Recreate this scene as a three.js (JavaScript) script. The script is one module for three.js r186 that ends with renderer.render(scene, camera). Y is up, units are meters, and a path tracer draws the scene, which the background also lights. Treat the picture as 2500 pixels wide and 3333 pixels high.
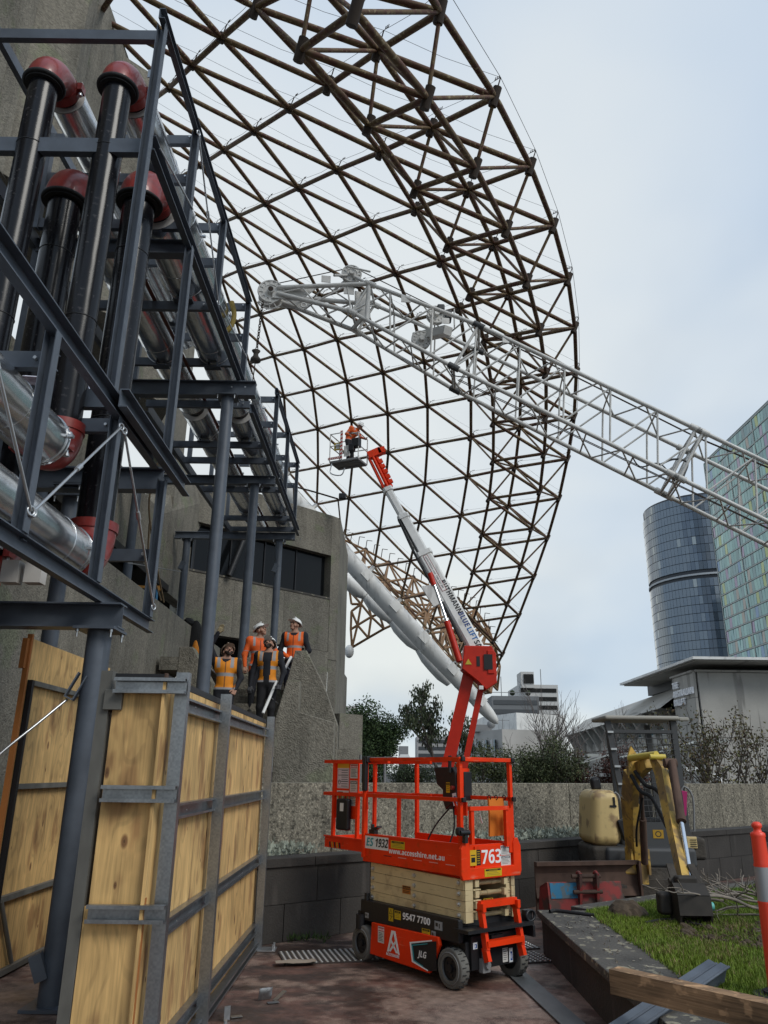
import * as THREE from 'three';
import { mergeGeometries } from 'three/addons/utils/BufferGeometryUtils.js';
import { RoundedBoxGeometry } from 'three/addons/geometries/RoundedBoxGeometry.js';
import { MarchingCubes } from 'three/addons/objects/MarchingCubes.js';
import { TextGeometry } from 'three/addons/geometries/TextGeometry.js';
import { FontLoader } from 'three/addons/loaders/FontLoader.js';

// ---------- camera ----------
const scene = new THREE.Scene();
const camera = new THREE.PerspectiveCamera(67.38, 0.75, 0.1, 2000);
camera.position.set(0, 1.9, 0);
camera.rotation.order = 'YXZ';
camera.rotation.set(18.7 * Math.PI / 180, 0, 0.75 * Math.PI / 180);
scene.add(camera);

// ---------- seeded random and noise ----------
let seed = 12345;
function rnd() { seed = (seed * 1664525 + 1013904223) >>> 0; return seed / 4294967296; }
function rr(a, b) { return a + (b - a) * rnd(); }
function reseed(s) { seed = s >>> 0; }
function hash2(x, y, s) { let h = (x * 374761393 + y * 668265263 + s * 974711) | 0; h = Math.imul(h ^ (h >>> 13), 1274126177); return ((h ^ (h >>> 16)) >>> 0) / 4294967296; }
function vnoise(x, y, per, s, perY = per) {
  const xi = Math.floor(x), yi = Math.floor(y), fx = x - xi, fy = y - yi, m = (a) => ((a % per) + per) % per, w = (a) => ((a % perY) + perY) % perY;
  const u = fx * fx * (3 - 2 * fx), v = fy * fy * (3 - 2 * fy);
  const a = hash2(m(xi), w(yi), s), b = hash2(m(xi + 1), w(yi), s), c = hash2(m(xi), w(yi + 1), s), d = hash2(m(xi + 1), w(yi + 1), s);
  return a + (b - a) * u + (c - a) * v + (a - b - c + d) * u * v;
}
function fbm(x, y, per, oct, s, perY = per) { let f = 0, a = 0.5, n = 0; for (let i = 0; i < oct; i++) { f += a * vnoise(x, y, per, s + i, perY); n += a; x *= 2; y *= 2; per *= 2; perY *= 2; a *= 0.5; } return f / n; }

// ---------- overcast sky ----------
const SKW = 1024, SKH = 512, skyData = new Float32Array(SKW * SKH * 4);
for (let j = 0; j < SKH; j++) for (let i = 0; i < SKW; i++) {
  const el = ((j + 0.5) / SKH - 0.5) * Math.PI, az = ((i + 0.5) / SKW - 0.5) * 2 * Math.PI, e = Math.max(el, 0);
  const pr = 1.6 / (Math.sin(e) + 0.35), cx = Math.cos(az) * Math.cos(e) * pr, cy = Math.sin(az) * Math.cos(e) * pr;
  const n = fbm(cx * 0.9 + 40, cy * 0.9 + 40, 512, 5, 7), m = fbm(cx * 0.45 + 11, cy * 0.45 + 23, 512, 4, 19), q = fbm(cx * 1.6 + 61, cy * 1.1 + 17, 512, 5, 29);
  let k = Math.min(1, Math.max(0, (n * 0.5 + m * 0.7 - 0.5) * 3.4));      // 0: thin bluish cloud, 1: bright white cloud
  k = k * k * (3 - 2 * k);
  const low = Math.exp(-e * 4.5), dk = Math.min(1, Math.max(0, (q - 0.5) * 4)) * 0.11;
  let r = 0.43 + 0.2 * k, g = 0.535 + 0.14 * k, b = 0.675 + 0.03 * k;
  r += low * 0.1 - dk * 0.8; g += low * 0.085 - dk * 0.75; b += low * 0.01 - dk * 0.6;
  const o = (j * SKW + i) * 4;
  skyData[o] = r; skyData[o + 1] = g; skyData[o + 2] = b; skyData[o + 3] = 1;
}
const skyTex = new THREE.DataTexture(skyData, SKW, SKH, THREE.RGBAFormat, THREE.FloatType);
skyTex.mapping = THREE.EquirectangularReflectionMapping;
skyTex.magFilter = THREE.LinearFilter; skyTex.minFilter = THREE.LinearFilter; skyTex.wrapS = THREE.RepeatWrapping;
skyTex.needsUpdate = true;
scene.background = skyTex; scene.environment = skyTex;
scene.backgroundIntensity = 1; scene.environmentIntensity = 1;

// ---------- veiled sun ----------
const sun = new THREE.DirectionalLight(new THREE.Color(1, 0.97, 0.9), 1.5);
sun.position.set(58, 72, 34); sun.target.position.set(0, 0, -20);
sun.castShadow = true; sun.shadow.radius = 44; sun.shadow.mapSize.set(4096, 4096);
Object.assign(sun.shadow.camera, { left: -70, right: 70, top: 70, bottom: -70, near: 1, far: 300 });
scene.add(sun, sun.target);

const renderer = new THREE.WebGLRenderer({ antialias: true });
renderer.setSize(768, 1024);
renderer.toneMapping = THREE.LinearToneMapping;
renderer.toneMappingExposure = 1.18;
renderer.outputColorSpace = THREE.SRGBColorSpace;
renderer.shadowMap.enabled = true; renderer.shadowMap.type = THREE.PCFSoftShadowMap;

// ---------- helpers ----------
const V = (x, y, z) => new THREE.Vector3(x, y, z);
const taken = {};
function numbered(n) { const k = taken[n] = (taken[n] ?? -1) + 1; return k ? n + '_' + String(k).padStart(3, '0') : n; }
function tag(o, label, category, group, kind) {
  if (label) o.userData.label = label; if (category) o.userData.category = category;
  if (group) o.userData.group = group; if (kind) o.userData.kind = kind; return o;
}
function thing(name, label, category, group, pos, turn = 0) {
  const o = new THREE.Group(); o.name = numbered(name); scene.add(o);
  if (pos) o.position.set(...pos); o.rotation.y = turn;
  return tag(o, label, category, group);
}
function clean(g) {
  g = g.index ? g.toNonIndexed() : g.clone();
  for (const k of Object.keys(g.attributes)) if (!['position', 'normal', 'uv'].includes(k)) g.deleteAttribute(k);
  g.morphAttributes = {};
  if (!g.attributes.normal) g.computeVertexNormals();
  if (!g.attributes.uv) g.setAttribute('uv', new THREE.BufferAttribute(new Float32Array(g.attributes.position.count * 2), 2));
  return g;
}
function merge(list) { list = [].concat(list).map(clean); return list.length === 1 ? list[0] : mergeGeometries(list, false); }
// uv in metres, taken from the face's main direction
function uvBox(g, dx = 0, dy = 0, swap = false) {
  const p = g.attributes.position, n = g.attributes.normal, uv = g.attributes.uv;
  for (let i = 0; i < p.count; i += 3) {
    let ax = 0, ay = 0, az = 0; for (let k = 0; k < 3; k++) { ax += Math.abs(n.getX(i + k)); ay += Math.abs(n.getY(i + k)); az += Math.abs(n.getZ(i + k)); }
    for (let k = 0; k < 3; k++) {
      const x = p.getX(i + k), y = p.getY(i + k), z = p.getZ(i + k); let u, v;
      if (ay >= ax && ay >= az) { u = x; v = z; } else if (ax >= az) { u = z; v = y; } else { u = x; v = y; }
      if (swap) uv.setXY(i + k, v + dx, u + dy); else uv.setXY(i + k, u + dx, v + dy);
    }
  }
  return g;
}
function mesh(name, geos, mat, parent, uvs = true) {
  const g = merge(geos); if (uvs && !mat.map?.isCanvasTexture) uvBox(g);
  const m = new THREE.Mesh(g, mat); m.castShadow = m.receiveShadow = true;
  if (parent) { m.name = name; parent.add(m); } else { m.name = numbered(name); scene.add(m); }
  return m;
}
function solo(name, geos, mat, label, category, group, uvs = true) { return tag(mesh(name, geos, mat, null, uvs), label, category, group); }
function struct(name, geos, mat, parent, uvs = true) { const m = mesh(name, geos, mat, parent, uvs); if (!parent) m.userData.kind = 'structure'; return m; }
function bx(w, h, d, x = 0, y = 0, z = 0, ry = 0, rx = 0, rz = 0) {   // box centred at x, y, z
  const g = new THREE.BoxGeometry(w, h, d); if (rz) g.rotateZ(rz); if (rx) g.rotateX(rx); if (ry) g.rotateY(ry); return g.translate(x, y, z);
}
function rbx(w, h, d, r, x = 0, y = 0, z = 0, ry = 0, rx = 0, rz = 0) {
  const g = new RoundedBoxGeometry(w, h, d, 2, r); if (rz) g.rotateZ(rz); if (rx) g.rotateX(rx); if (ry) g.rotateY(ry); return g.translate(x, y, z);
}
const UP = V(0, 1, 0);
function orient(g, a, b) { // +y of g goes along a to b, centred
  const d = b.clone().sub(a), q = new THREE.Quaternion().setFromUnitVectors(UP, d.clone().normalize());
  g.applyQuaternion(q); return g.translate((a.x + b.x) / 2, (a.y + b.y) / 2, (a.z + b.z) / 2);
}
const P3 = (p) => p.isVector3 ? p : V(...p);
function rod(a, b, r, seg = 8, r2 = r, open = false) { a = P3(a); b = P3(b); return orient(new THREE.CylinderGeometry(r2, r, a.distanceTo(b), seg, 1, open), a, b); }
function cyl(r, h, seg, x, y, z, axis = 'y', r2 = r) {
  const g = new THREE.CylinderGeometry(r2, r, h, seg); if (axis === 'x') g.rotateZ(Math.PI / 2); if (axis === 'z') g.rotateX(Math.PI / 2); return g.translate(x, y, z);
}
function pipe(pts, r, seg = 8, n = 0, closed = false) {
  const c = new THREE.CatmullRomCurve3(pts.map(P3), closed, 'catmullrom', 0.5); return new THREE.TubeGeometry(c, n || pts.length * 5, r, seg, closed);
}
function frameBasis(a, b, up) { // matrix with z along a->b, y near up
  const z = b.clone().sub(a).normalize(), x = up.clone().cross(z).normalize(), y = z.clone().cross(x); return new THREE.Matrix4().makeBasis(x, y, z).setPosition(a);
}
// a straight member of a given section; the profile is drawn in (x, y) with y near up
function prof(shapePts, a, b, up = UP) {
  a = P3(a); b = P3(b); up = P3(up);
  const s = new THREE.Shape(shapePts.map((p) => new THREE.Vector2(...p)));
  const g = new THREE.ExtrudeGeometry(s, { depth: a.distanceTo(b), bevelEnabled: false, steps: 1 });
  return g.applyMatrix4(frameBasis(a, b, up));
}
function secI(w, h, tw, tf) { const W = w / 2, H = h / 2, t = tw / 2; return [[-W, -H], [W, -H], [W, -H + tf], [t, -H + tf], [t, H - tf], [W, H - tf], [W, H], [-W, H], [-W, H - tf], [-t, H - tf], [-t, -H + tf], [-W, -H + tf]]; }
function secC(w, h, t) { const H = h / 2; return [[0, -H], [w, -H], [w, -H + t], [t, -H + t], [t, H - t], [w, H - t], [w, H], [0, H]]; }
function secCl(w, h, t, l) { const H = h / 2; return [[0, -H], [w, -H], [w, -H + l], [w - t, -H + l], [w - t, -H + t], [t, -H + t], [t, H - t], [w - t, H - t], [w - t, H - l], [w, H - l], [w, H], [0, H]]; } // lipped purlin
function secR(w, h) { return [[-w / 2, -h / 2], [w / 2, -h / 2], [w / 2, h / 2], [-w / 2, h / 2]]; }
function secL(w, h, t) { return [[0, 0], [w, 0], [w, t], [t, t], [t, h], [0, h]]; }
function mirrorX(pts) { return pts.map(([x, y]) => [-x, y]).reverse(); }
function ext(pts, depth, bevel = 0) { // outline in (x, y), thickness along +z
  const s = new THREE.Shape(pts.map((p) => new THREE.Vector2(...p)));
  return new THREE.ExtrudeGeometry(s, { depth, bevelEnabled: bevel > 0, bevelSize: bevel, bevelThickness: bevel, bevelSegments: 1, curveSegments: 6 });
}
// a slab on a polygon of ground points [x, z], from y0 to y1
function slab(poly, y0, y1) {
  const g = ext(poly.map(([x, z]) => [x, -z]), y1 - y0); g.rotateX(-Math.PI / 2); return g.translate(0, y0, 0);
}
// a wall with thickness along ground points a -> b, to the left of the direction
function wallBox(a, b, y0, y1, t) {
  const d = new THREE.Vector2(b[0] - a[0], b[1] - a[1]), L = d.length(), g = new THREE.BoxGeometry(L, y1 - y0, t).translate(L / 2, (y0 + y1) / 2, t / 2);
  g.rotateY(-Math.atan2(d.y, d.x)); return g.translate(a[0], 0, a[1]);
}
function quad(a, b, c, d) { // one-sided quad as real geometry with uv 0..1
  const g = new THREE.BufferGeometry(), A = [a, b, c, d].map(P3);
  g.setAttribute('position', new THREE.Float32BufferAttribute([A[0], A[1], A[2], A[0], A[2], A[3]].flatMap((p) => [p.x, p.y, p.z]), 3));
  g.setAttribute('uv', new THREE.Float32BufferAttribute([0, 0, 1, 0, 1, 1, 0, 0, 1, 1, 0, 1], 2)); g.computeVertexNormals(); return g;
}
function xf(geos, m) { return [].concat(geos).map((g) => g.clone().applyMatrix4(m)); }
const MT = (x, y, z, ry = 0, rx = 0, rz = 0, s = 1) => new THREE.Matrix4().compose(V(x, y, z), new THREE.Quaternion().setFromEuler(new THREE.Euler(rx, ry, rz, 'YXZ')), V(s, s, s));

// ---------- procedural materials ----------
function tex(n, fn, metres, srgb = true) {
  const d = new Uint8Array(n * n * 4);
  for (let j = 0; j < n; j++) for (let i = 0; i < n; i++) { const c = fn(i / n, j / n), o = (j * n + i) * 4; if (typeof c === 'number') d[o] = d[o + 1] = d[o + 2] = Math.max(0, Math.min(255, c * 255)); else for (let k = 0; k < 3; k++) d[o + k] = Math.max(0, Math.min(255, c[k] * 255)); d[o + 3] = 255; }
  const t = new THREE.DataTexture(d, n, n, THREE.RGBAFormat); t.wrapS = t.wrapT = THREE.RepeatWrapping; t.magFilter = THREE.LinearFilter; t.minFilter = THREE.LinearMipmapLinearFilter; t.generateMipmaps = true;
  if (srgb) t.colorSpace = THREE.SRGBColorSpace; t.repeat.set(1 / metres, 1 / metres); t.needsUpdate = true; return t;
}
const toS = (c) => c <= 0.0031308 ? c * 12.92 : 1.055 * Math.pow(c, 1 / 2.4) - 0.055;
const S3 = (r, g, b, k = 1) => [toS(r * k), toS(g * k), toS(b * k)];
const lin = (r, g, b) => new THREE.Color().setRGB(r, g, b);
const mix = (a, b, t) => a + (b - a) * t, cl = (x, a = 0, b = 1) => Math.min(b, Math.max(a, x)), sm = (a, b, x) => { const t = cl((x - a) / (b - a)); return t * t * (3 - 2 * t); };
const std = (o) => new THREE.MeshStandardMaterial(o), phy = (o) => new THREE.MeshPhysicalMaterial(o);

// bush-hammered grey-brown concrete: pebbles, rain streaks, lichen
const concMap = tex(768, (u, v) => {
  const peb = vnoise(u * 170, v * 170, 170, 3), fine = hash2(Math.floor(u * 768), Math.floor(v * 768), 5);
  const big = fbm(u * 5, v * 5, 5, 4, 9), st = fbm(u * 46, v * 3, 46, 3, 31, 3), st2 = fbm(u * 14, v * 2, 14, 3, 33, 2);
  let k = 0.62 + 0.5 * big + 0.42 * (peb - 0.5) + 0.22 * (fine - 0.5);
  k *= 1 - 0.2 * sm(0.58, 0.82, st) - 0.2 * sm(0.54, 0.78, st2);
  const li = sm(0.62, 0.8, fbm(u * 9 + 3, v * 9, 9, 4, 77));
  return S3(0.235 * (1 - 0.1 * li), 0.216, 0.176 * (1 - 0.16 * li), k);
}, 5.2);
const concBump = tex(512, (u, v) => 0.5 + 0.7 * (vnoise(u * 110, v * 110, 110, 3) - 0.5) + 0.5 * (fbm(u * 40, v * 40, 40, 3, 8) - 0.5), 1.9, false);
const concrete = std({ map: concMap, bumpMap: concBump, bumpScale: 0.012, roughness: 0.95 });
const aggMap = tex(768, (u, v) => { // exposed aggregate, coarse
  const p1 = vnoise(u * 150, v * 150, 150, 13), p2 = vnoise(u * 78, v * 78, 78, 14), big = fbm(u * 4, v * 4, 4, 4, 19), st = fbm(u * 30, v * 2, 30, 3, 41, 2);
  let k = 0.72 + 0.45 * big + 0.6 * (p1 - 0.5) + 0.5 * (p2 - 0.5); if (p1 > 0.8) k *= 1.35; if (p2 < 0.2) k *= 0.62; k *= 1 - 0.3 * sm(0.5, 0.75, st);
  return S3(0.205, 0.184, 0.142, k);
}, 2.4);
const aggregate = std({ map: aggMap, bumpMap: tex(512, (u, v) => 0.5 * vnoise(u * 90, v * 90, 90, 13) + 0.5 * vnoise(u * 46, v * 46, 46, 14), 1.4, false), bumpScale: 0.012, roughness: 0.95 });
const smoothMap = tex(512, (u, v) => { const k = 0.85 + 0.35 * (fbm(u * 6, v * 6, 6, 5, 51) - 0.5) + 0.14 * (hash2(Math.floor(u * 512), Math.floor(v * 512), 52) - 0.5) - 0.3 * sm(0.58, 0.75, fbm(u * 24, v * 2, 24, 3, 53, 2)); return S3(0.46, 0.44, 0.4, k); }, 9);
const balletConc = std({ map: smoothMap, roughness: 0.9 });
const paleConc = std({ map: tex(256, (u, v) => S3(0.5, 0.48, 0.45, 0.85 + 0.35 * (fbm(u * 6, v * 6, 6, 4, 61) - 0.5)), 14), roughness: 0.9 });
// dark honed block of the planter walls
const blockMap = tex(512, (u, v) => { const k = 0.75 + 0.6 * (fbm(u * 5, v * 5, 5, 5, 71) - 0.5) + 0.25 * (hash2(Math.floor(u * 512), Math.floor(v * 512), 72) - 0.5) + 0.4 * sm(0.6, 0.8, fbm(u * 18, v * 3, 18, 3, 73, 3)); return S3(0.055, 0.048, 0.042, k); }, 2.6);
const darkBlock = std({ map: blockMap, bumpMap: tex(256, (u, v) => fbm(u * 50, v * 50, 50, 3, 74), 0.8, false), bumpScale: 0.004, roughness: 0.85 });
const copeStone = std({ map: tex(512, (u, v) => { const k = 0.8 + 0.7 * (fbm(u * 6, v * 6, 6, 5, 81) - 0.5) + 0.3 * (hash2(Math.floor(u * 512), Math.floor(v * 512), 82) - 0.5); const l = sm(0.68, 0.74, fbm(u * 22, v * 22, 22, 3, 83)); return S3(0.1 + 0.2 * l, 0.092 + 0.18 * l, 0.08 + 0.12 * l, k); }, 1.7), bumpMap: concBump, bumpScale: 0.006, roughness: 0.85 });
// red-brown paving smeared with wet mud
const paveMap = tex(1024, (u, v) => {
  const mud = fbm(u * 4, v * 6, 4, 5, 91, 6), sme = fbm(u * 9, v * 20, 9, 4, 92, 20), dry = fbm(u * 5 + 0.3, v * 8, 5, 5, 93, 8), sp = hash2(Math.floor(u * 1024), Math.floor(v * 1024), 94);
  let r = 0.12, g = 0.062, b = 0.048; const m = sm(0.4, 0.58, mud * 0.6 + sme * 0.4);
  r = mix(r, 0.05, m); g = mix(g, 0.032, m); b = mix(b, 0.026, m);
  const d = sm(0.52, 0.66, dry * 0.7 + 0.3 * sp * 0.4 + 0.3 * fbm(u * 24, v * 30, 24, 3, 99, 30)) * 0.75; r = mix(r, 0.27, d); g = mix(g, 0.19, d); b = mix(b, 0.15, d);
  const k = 0.7 + 0.4 * sp + 0.7 * (fbm(u * 60, v * 60, 60, 3, 95) - 0.5); return S3(r, g, b, k * 1.15);
}, 3.7);
const paveRough = tex(512, (u, v) => 0.42 + 0.5 * sm(0.35, 0.7, fbm(u * 7, v * 9, 7, 4, 97, 9)), 4.6, false);
const paving = std({ map: paveMap, roughnessMap: paveRough, roughness: 1, bumpMap: tex(512, (u, v) => 0.6 * fbm(u * 30, v * 30, 30, 4, 96) + 0.4 * fbm(u * 6, v * 10, 6, 3, 98, 10), 2.3, false), bumpScale: 0.022 });
// plywood
const plyMap = (s) => tex(512, (u, v) => {
  const wx = u + 0.02 * (fbm(u * 3, v * 2, 3, 3, s, 2) - 0.5), gy = 3 * vnoise(u * 37, 0.5, 37, s + 20) + 2 * vnoise(u * 9, 0.5, 9, s + 21), grain = fbm(wx * 150, v * 5 + gy, 150, 3, s + 1, 5), bands = fbm(wx * 22, v * 2 + gy * 0.5, 22, 4, s + 2, 2), blot = fbm(u * 6, v * 4, 6, 4, s + 3, 4);
  const ring = Math.abs(Math.sin((fbm(u * 3, v * 1, 3, 3, s + 7, 1) * 9 + u * 3) * 4)); // cathedral figure
  let k = 0.78 + 0.24 * (grain - 0.5) + 0.36 * (bands - 0.5) + 0.6 * (blot - 0.45) - 0.14 * sm(0.86, 1, ring), st = sm(0.58, 0.76, fbm(u * 7 + 0.5, v * 3, 7, 4, s + 4, 3));
  let r = 0.78, g = 0.5, b = 0.2; r = mix(r, 0.36, st * 0.7); g = mix(g, 0.2, st * 0.75); b = mix(b, 0.08, st * 0.75); const dz = sm(0.6, 0.78, fbm(u * 34, v * 3 + gy, 34, 3, s + 11, 3)); k *= 1 - 0.2 * dz;
  for (let q = 0; q < 3 + (s % 4); q++) { // knots
    const kx = hash2(q, 1, s), ky = hash2(q, 2, s), dx = (u - kx) * (1 + hash2(q, 3, s)), dy = (v - ky) * 0.75, d = Math.hypot(dx, dy) * 1000, R = 5 + 13 * hash2(q, 4, s);
    if (d < R * 2.2) { const t = sm(R * 2.2, R * 0.9, d), ri = 0.5 + 0.5 * Math.sin(d * 1.1); k *= 1 - 0.35 * t - 0.22 * ri * t; r = mix(r, 0.26, t * 0.6); g = mix(g, 0.12, t * 0.7); b = mix(b, 0.05, t * 0.7); if (d < R * 0.4) k *= 0.55; }
  }
  return S3(r, g, b, k);
}, 1.2);
const plyB = tex(256, (u, v) => fbm(u * 60, v * 4, 60, 3, 205, 4), 0.6, false);
const plywood = [301, 322, 343, 367, 388].map((s) => std({ map: plyMap(s), roughness: 0.72, bumpMap: plyB, bumpScale: 0.0012 }));
const timberMap = tex(512, (u, v) => { const g = fbm(u * 3, v * 60, 3, 4, 401, 60), b = fbm(u * 5, v * 5, 5, 4, 402), w = sm(0.6, 0.75, fbm(u * 14, v * 14, 14, 4, 404)); const k = 0.6 + 1.0 * (g - 0.4) + 1.1 * (b - 0.45) + 0.7 * w; return S3(0.32, 0.19, 0.1, k); }, 0.8);
const timber = std({ map: timberMap, roughness: 0.85, bumpMap: tex(256, (u, v) => fbm(u * 3, v * 50, 3, 3, 403, 50), 0.5, false), bumpScale: 0.003 });
const orangeWood = std({ color: lin(0.36, 0.13, 0.03), roughness: 0.8 });
// steels
const steelMap = tex(512, (u, v) => S3(0.088, 0.106, 0.135, 0.85 + 0.5 * (fbm(u * 8, v * 8, 8, 4, 501) - 0.5) + 0.12 * (hash2(Math.floor(u * 512), Math.floor(v * 512), 502) - 0.5)), 1.3);
const steel = phy({ map: steelMap, roughness: 0.5, metalness: 0.0, clearcoat: 0.15, clearcoatRoughness: 0.4 });
const galvMap = tex(512, (u, v) => { const c = vnoise(u * 60, v * 60, 60, 511), d = fbm(u * 5, v * 5, 5, 4, 512); return S3(0.4, 0.42, 0.44, 0.72 + 0.22 * c + 0.5 * (d - 0.5)); }, 0.7);
const galv = std({ map: galvMap, metalness: 0.88, roughness: 0.34 });
const galvOld = std({ map: tex(512, (u, v) => { const d = fbm(u * 7, v * 3, 7, 5, 521, 3); return S3(0.21, 0.205, 0.185, 0.7 + 0.8 * (d - 0.35)); }, 1.1), metalness: 0.35, roughness: 0.6 });
const clad = std({ map: tex(512, (u, v) => S3(0.8, 0.81, 0.82, 0.86 + 0.3 * (fbm(u * 5, v * 12, 5, 4, 531, 12) - 0.5)), 1.6), metalness: 0.95, roughness: 0.2, bumpMap: tex(256, (u, v) => fbm(u * 5, v * 5, 5, 3, 532), 1.4, false), bumpScale: 0.006 });
const blackPipe = phy({ map: tex(512, (u, v) => { const s = sm(0.7, 0.85, fbm(u * 30, v * 30, 30, 4, 541)); return S3(0.008 + 0.035 * s, 0.008 + 0.032 * s, 0.01 + 0.032 * s, 0.8 + 0.6 * fbm(u * 6, v * 6, 6, 3, 542)); }, 1.2), roughness: 0.22, specularIntensity: 0.55, bumpMap: tex(256, (u, v) => fbm(u * 6, v * 2, 6, 3, 543, 2), 1, false), bumpScale: 0.004 });
const redFit = phy({ map: tex(256, (u, v) => S3(0.27, 0.028, 0.022, 0.8 + 0.5 * (fbm(u * 8, v * 8, 8, 4, 551) - 0.5)), 0.6), roughness: 0.42, clearcoat: 0.3 });
const rubber = std({ color: lin(0.012, 0.012, 0.013), roughness: 0.75 });
const foam = std({ color: lin(0.55, 0.53, 0.5), roughness: 0.95 });
const copper = std({ color: lin(0.35, 0.12, 0.06), metalness: 0.7, roughness: 0.35 });
const rustMap = tex(512, (u, v) => { const a = fbm(u * 6, v * 12, 6, 5, 561, 12), b = fbm(u * 26, v * 26, 26, 4, 562); let r = 0.155, g = 0.1, bl = 0.042; const t = sm(0.42, 0.66, a); r = mix(r, 0.115, t); g = mix(g, 0.045, t); bl = mix(bl, 0.026, t); const l = sm(0.66, 0.76, b); r = mix(r, 0.28, l); g = mix(g, 0.22, l); bl = mix(bl, 0.12, l); return S3(r, g, bl, 0.85 + 0.4 * (b - 0.5)); }, 1.4);
const rustPaint = std({ map: rustMap, roughness: 0.75 });
const rustDark = std({ color: lin(0.035, 0.022, 0.014), roughness: 0.8 });
const tanTube = std({ map: tex(256, (u, v) => S3(0.25, 0.135, 0.058, 0.8 + 0.5 * (fbm(u * 6, v * 8, 6, 4, 566, 8) - 0.5)), 2), roughness: 0.75 });
const whitePaint = std({ map: tex(512, (u, v) => S3(0.76, 0.75, 0.72, 0.9 + 0.24 * (fbm(u * 5, v * 5, 5, 4, 571) - 0.5) - 0.25 * sm(0.6, 0.8, fbm(u * 20, v * 4, 20, 3, 572, 4))), 3), roughness: 0.55 });
const craneWhite = std({ map: tex(256, (u, v) => S3(0.66, 0.65, 0.62, 0.85 + 0.4 * (fbm(u * 8, v * 8, 8, 4, 575) - 0.5)), 1.5), roughness: 0.5 });
const whitePlain = std({ color: lin(0.74, 0.74, 0.72), roughness: 0.5 });
const blackMetal = std({ color: lin(0.015, 0.015, 0.017), roughness: 0.45, metalness: 0.2 });
const darkGrey = std({ color: lin(0.05, 0.052, 0.055), roughness: 0.6 });
const midGrey = std({ color: lin(0.2, 0.2, 0.2), roughness: 0.6 });
const chrome = std({ color: lin(0.85, 0.86, 0.88), metalness: 1, roughness: 0.12 });
const zinc = std({ color: lin(0.55, 0.56, 0.57), metalness: 0.85, roughness: 0.35 });
const ropeMat = std({ color: lin(0.2, 0.14, 0.08), roughness: 0.95 });
const lift = phy({ map: tex(512, (u, v) => { const a = fbm(u * 7, v * 7, 7, 4, 581), sc = sm(0.74, 0.8, fbm(u * 6, v * 70, 6, 3, 584, 70)) * sm(0.5, 0.7, fbm(u * 5, v * 5, 5, 3, 585)), gr = sm(0.6, 0.78, fbm(u * 12, v * 12, 12, 4, 587)); return S3(mix(mix(0.86, 0.55, gr * 0.5), 0.8, sc * 0.5), mix(mix(0.045, 0.05, gr), 0.25, sc * 0.5), mix(0.005, 0.16, sc * 0.5), 0.9 + 0.3 * (a - 0.5)); }, 1.1), roughness: 0.45, specularIntensity: 0.4 });
const boomRed = phy({ map: tex(256, (u, v) => S3(0.56, 0.02, 0.004, 0.9 + 0.3 * (fbm(u * 7, v * 7, 7, 4, 583) - 0.5)), 1.4), roughness: 0.45, specularIntensity: 0.7 });
const cream = phy({ map: tex(512, (u, v) => { const gr = sm(0.55, 0.74, fbm(u * 9, v * 9, 9, 5, 588)), sc = sm(0.72, 0.8, fbm(u * 5, v * 60, 5, 3, 589, 60)); return S3(mix(0.66, 0.36, gr * 0.55), mix(0.53, 0.27, gr * 0.55), mix(0.3, 0.15, gr * 0.5), 0.9 - 0.25 * sc + 0.22 * (fbm(u * 7, v * 7, 7, 4, 586) - 0.5)); }, 1.1), roughness: 0.45, clearcoat: 0.25 });
const diggerYellow = std({ map: tex(512, (u, v) => { const a = fbm(u * 6, v * 6, 6, 5, 591), b = fbm(u * 22, v * 22, 22, 4, 592); let r = 0.55, g = 0.345, bl = 0.07; const d = sm(0.4, 0.58, a); r = mix(r, 0.2, d * 0.8); g = mix(g, 0.125, d * 0.8); bl = mix(bl, 0.055, d * 0.7); const m = sm(0.6, 0.8, b) * 0.7; r = mix(r, 0.09, m); g = mix(g, 0.065, m); bl = mix(bl, 0.04, m); return S3(r, g, bl); }, 1.1), roughness: 0.6 });
const diggerCream = std({ map: tex(256, (u, v) => { const a = fbm(u * 6, v * 6, 6, 5, 594), d = sm(0.52, 0.72, a); return S3(mix(0.6, 0.3, d), mix(0.45, 0.2, d), mix(0.2, 0.1, d)); }, 1.2), roughness: 0.5 });
const muddySteel = std({ map: tex(256, (u, v) => { const a = fbm(u * 9, v * 9, 9, 4, 596); return S3(0.05, 0.042, 0.034, 0.5 + 1.1 * a); }, 0.9), roughness: 0.85, bumpMap: tex(256, (u, v) => fbm(u * 20, v * 20, 20, 3, 597), 0.5, false), bumpScale: 0.006 });
const bucketRed = std({ map: tex(256, (u, v) => { const d = sm(0.45, 0.62, fbm(u * 6, v * 6, 6, 5, 598)); return S3(mix(0.26, 0.09, d), mix(0.03, 0.045, d), mix(0.026, 0.035, d)); }, 0.9), roughness: 0.7 });
const rustySteel = std({ map: tex(256, (u, v) => { const a = fbm(u * 7, v * 7, 7, 5, 599); return S3(0.085, 0.05, 0.036, 0.5 + 1.1 * a); }, 1), roughness: 0.9 });
const glassDark = phy({ color: lin(0.006, 0.007, 0.008), roughness: 0.1, specularIntensity: 0.45 });
const tyre = std({ map: tex(256, (u, v) => S3(0.17, 0.165, 0.15, 0.75 + 0.5 * (fbm(u * 6, v * 6, 6, 4, 603) - 0.5)), 0.5), roughness: 0.9 });
const bollardOrange = phy({ color: lin(0.85, 0.055, 0.02), roughness: 0.5, clearcoat: 0.2 });
const bandSilver = std({ color: lin(0.34, 0.34, 0.35), roughness: 0.4, metalness: 0.2 });
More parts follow.
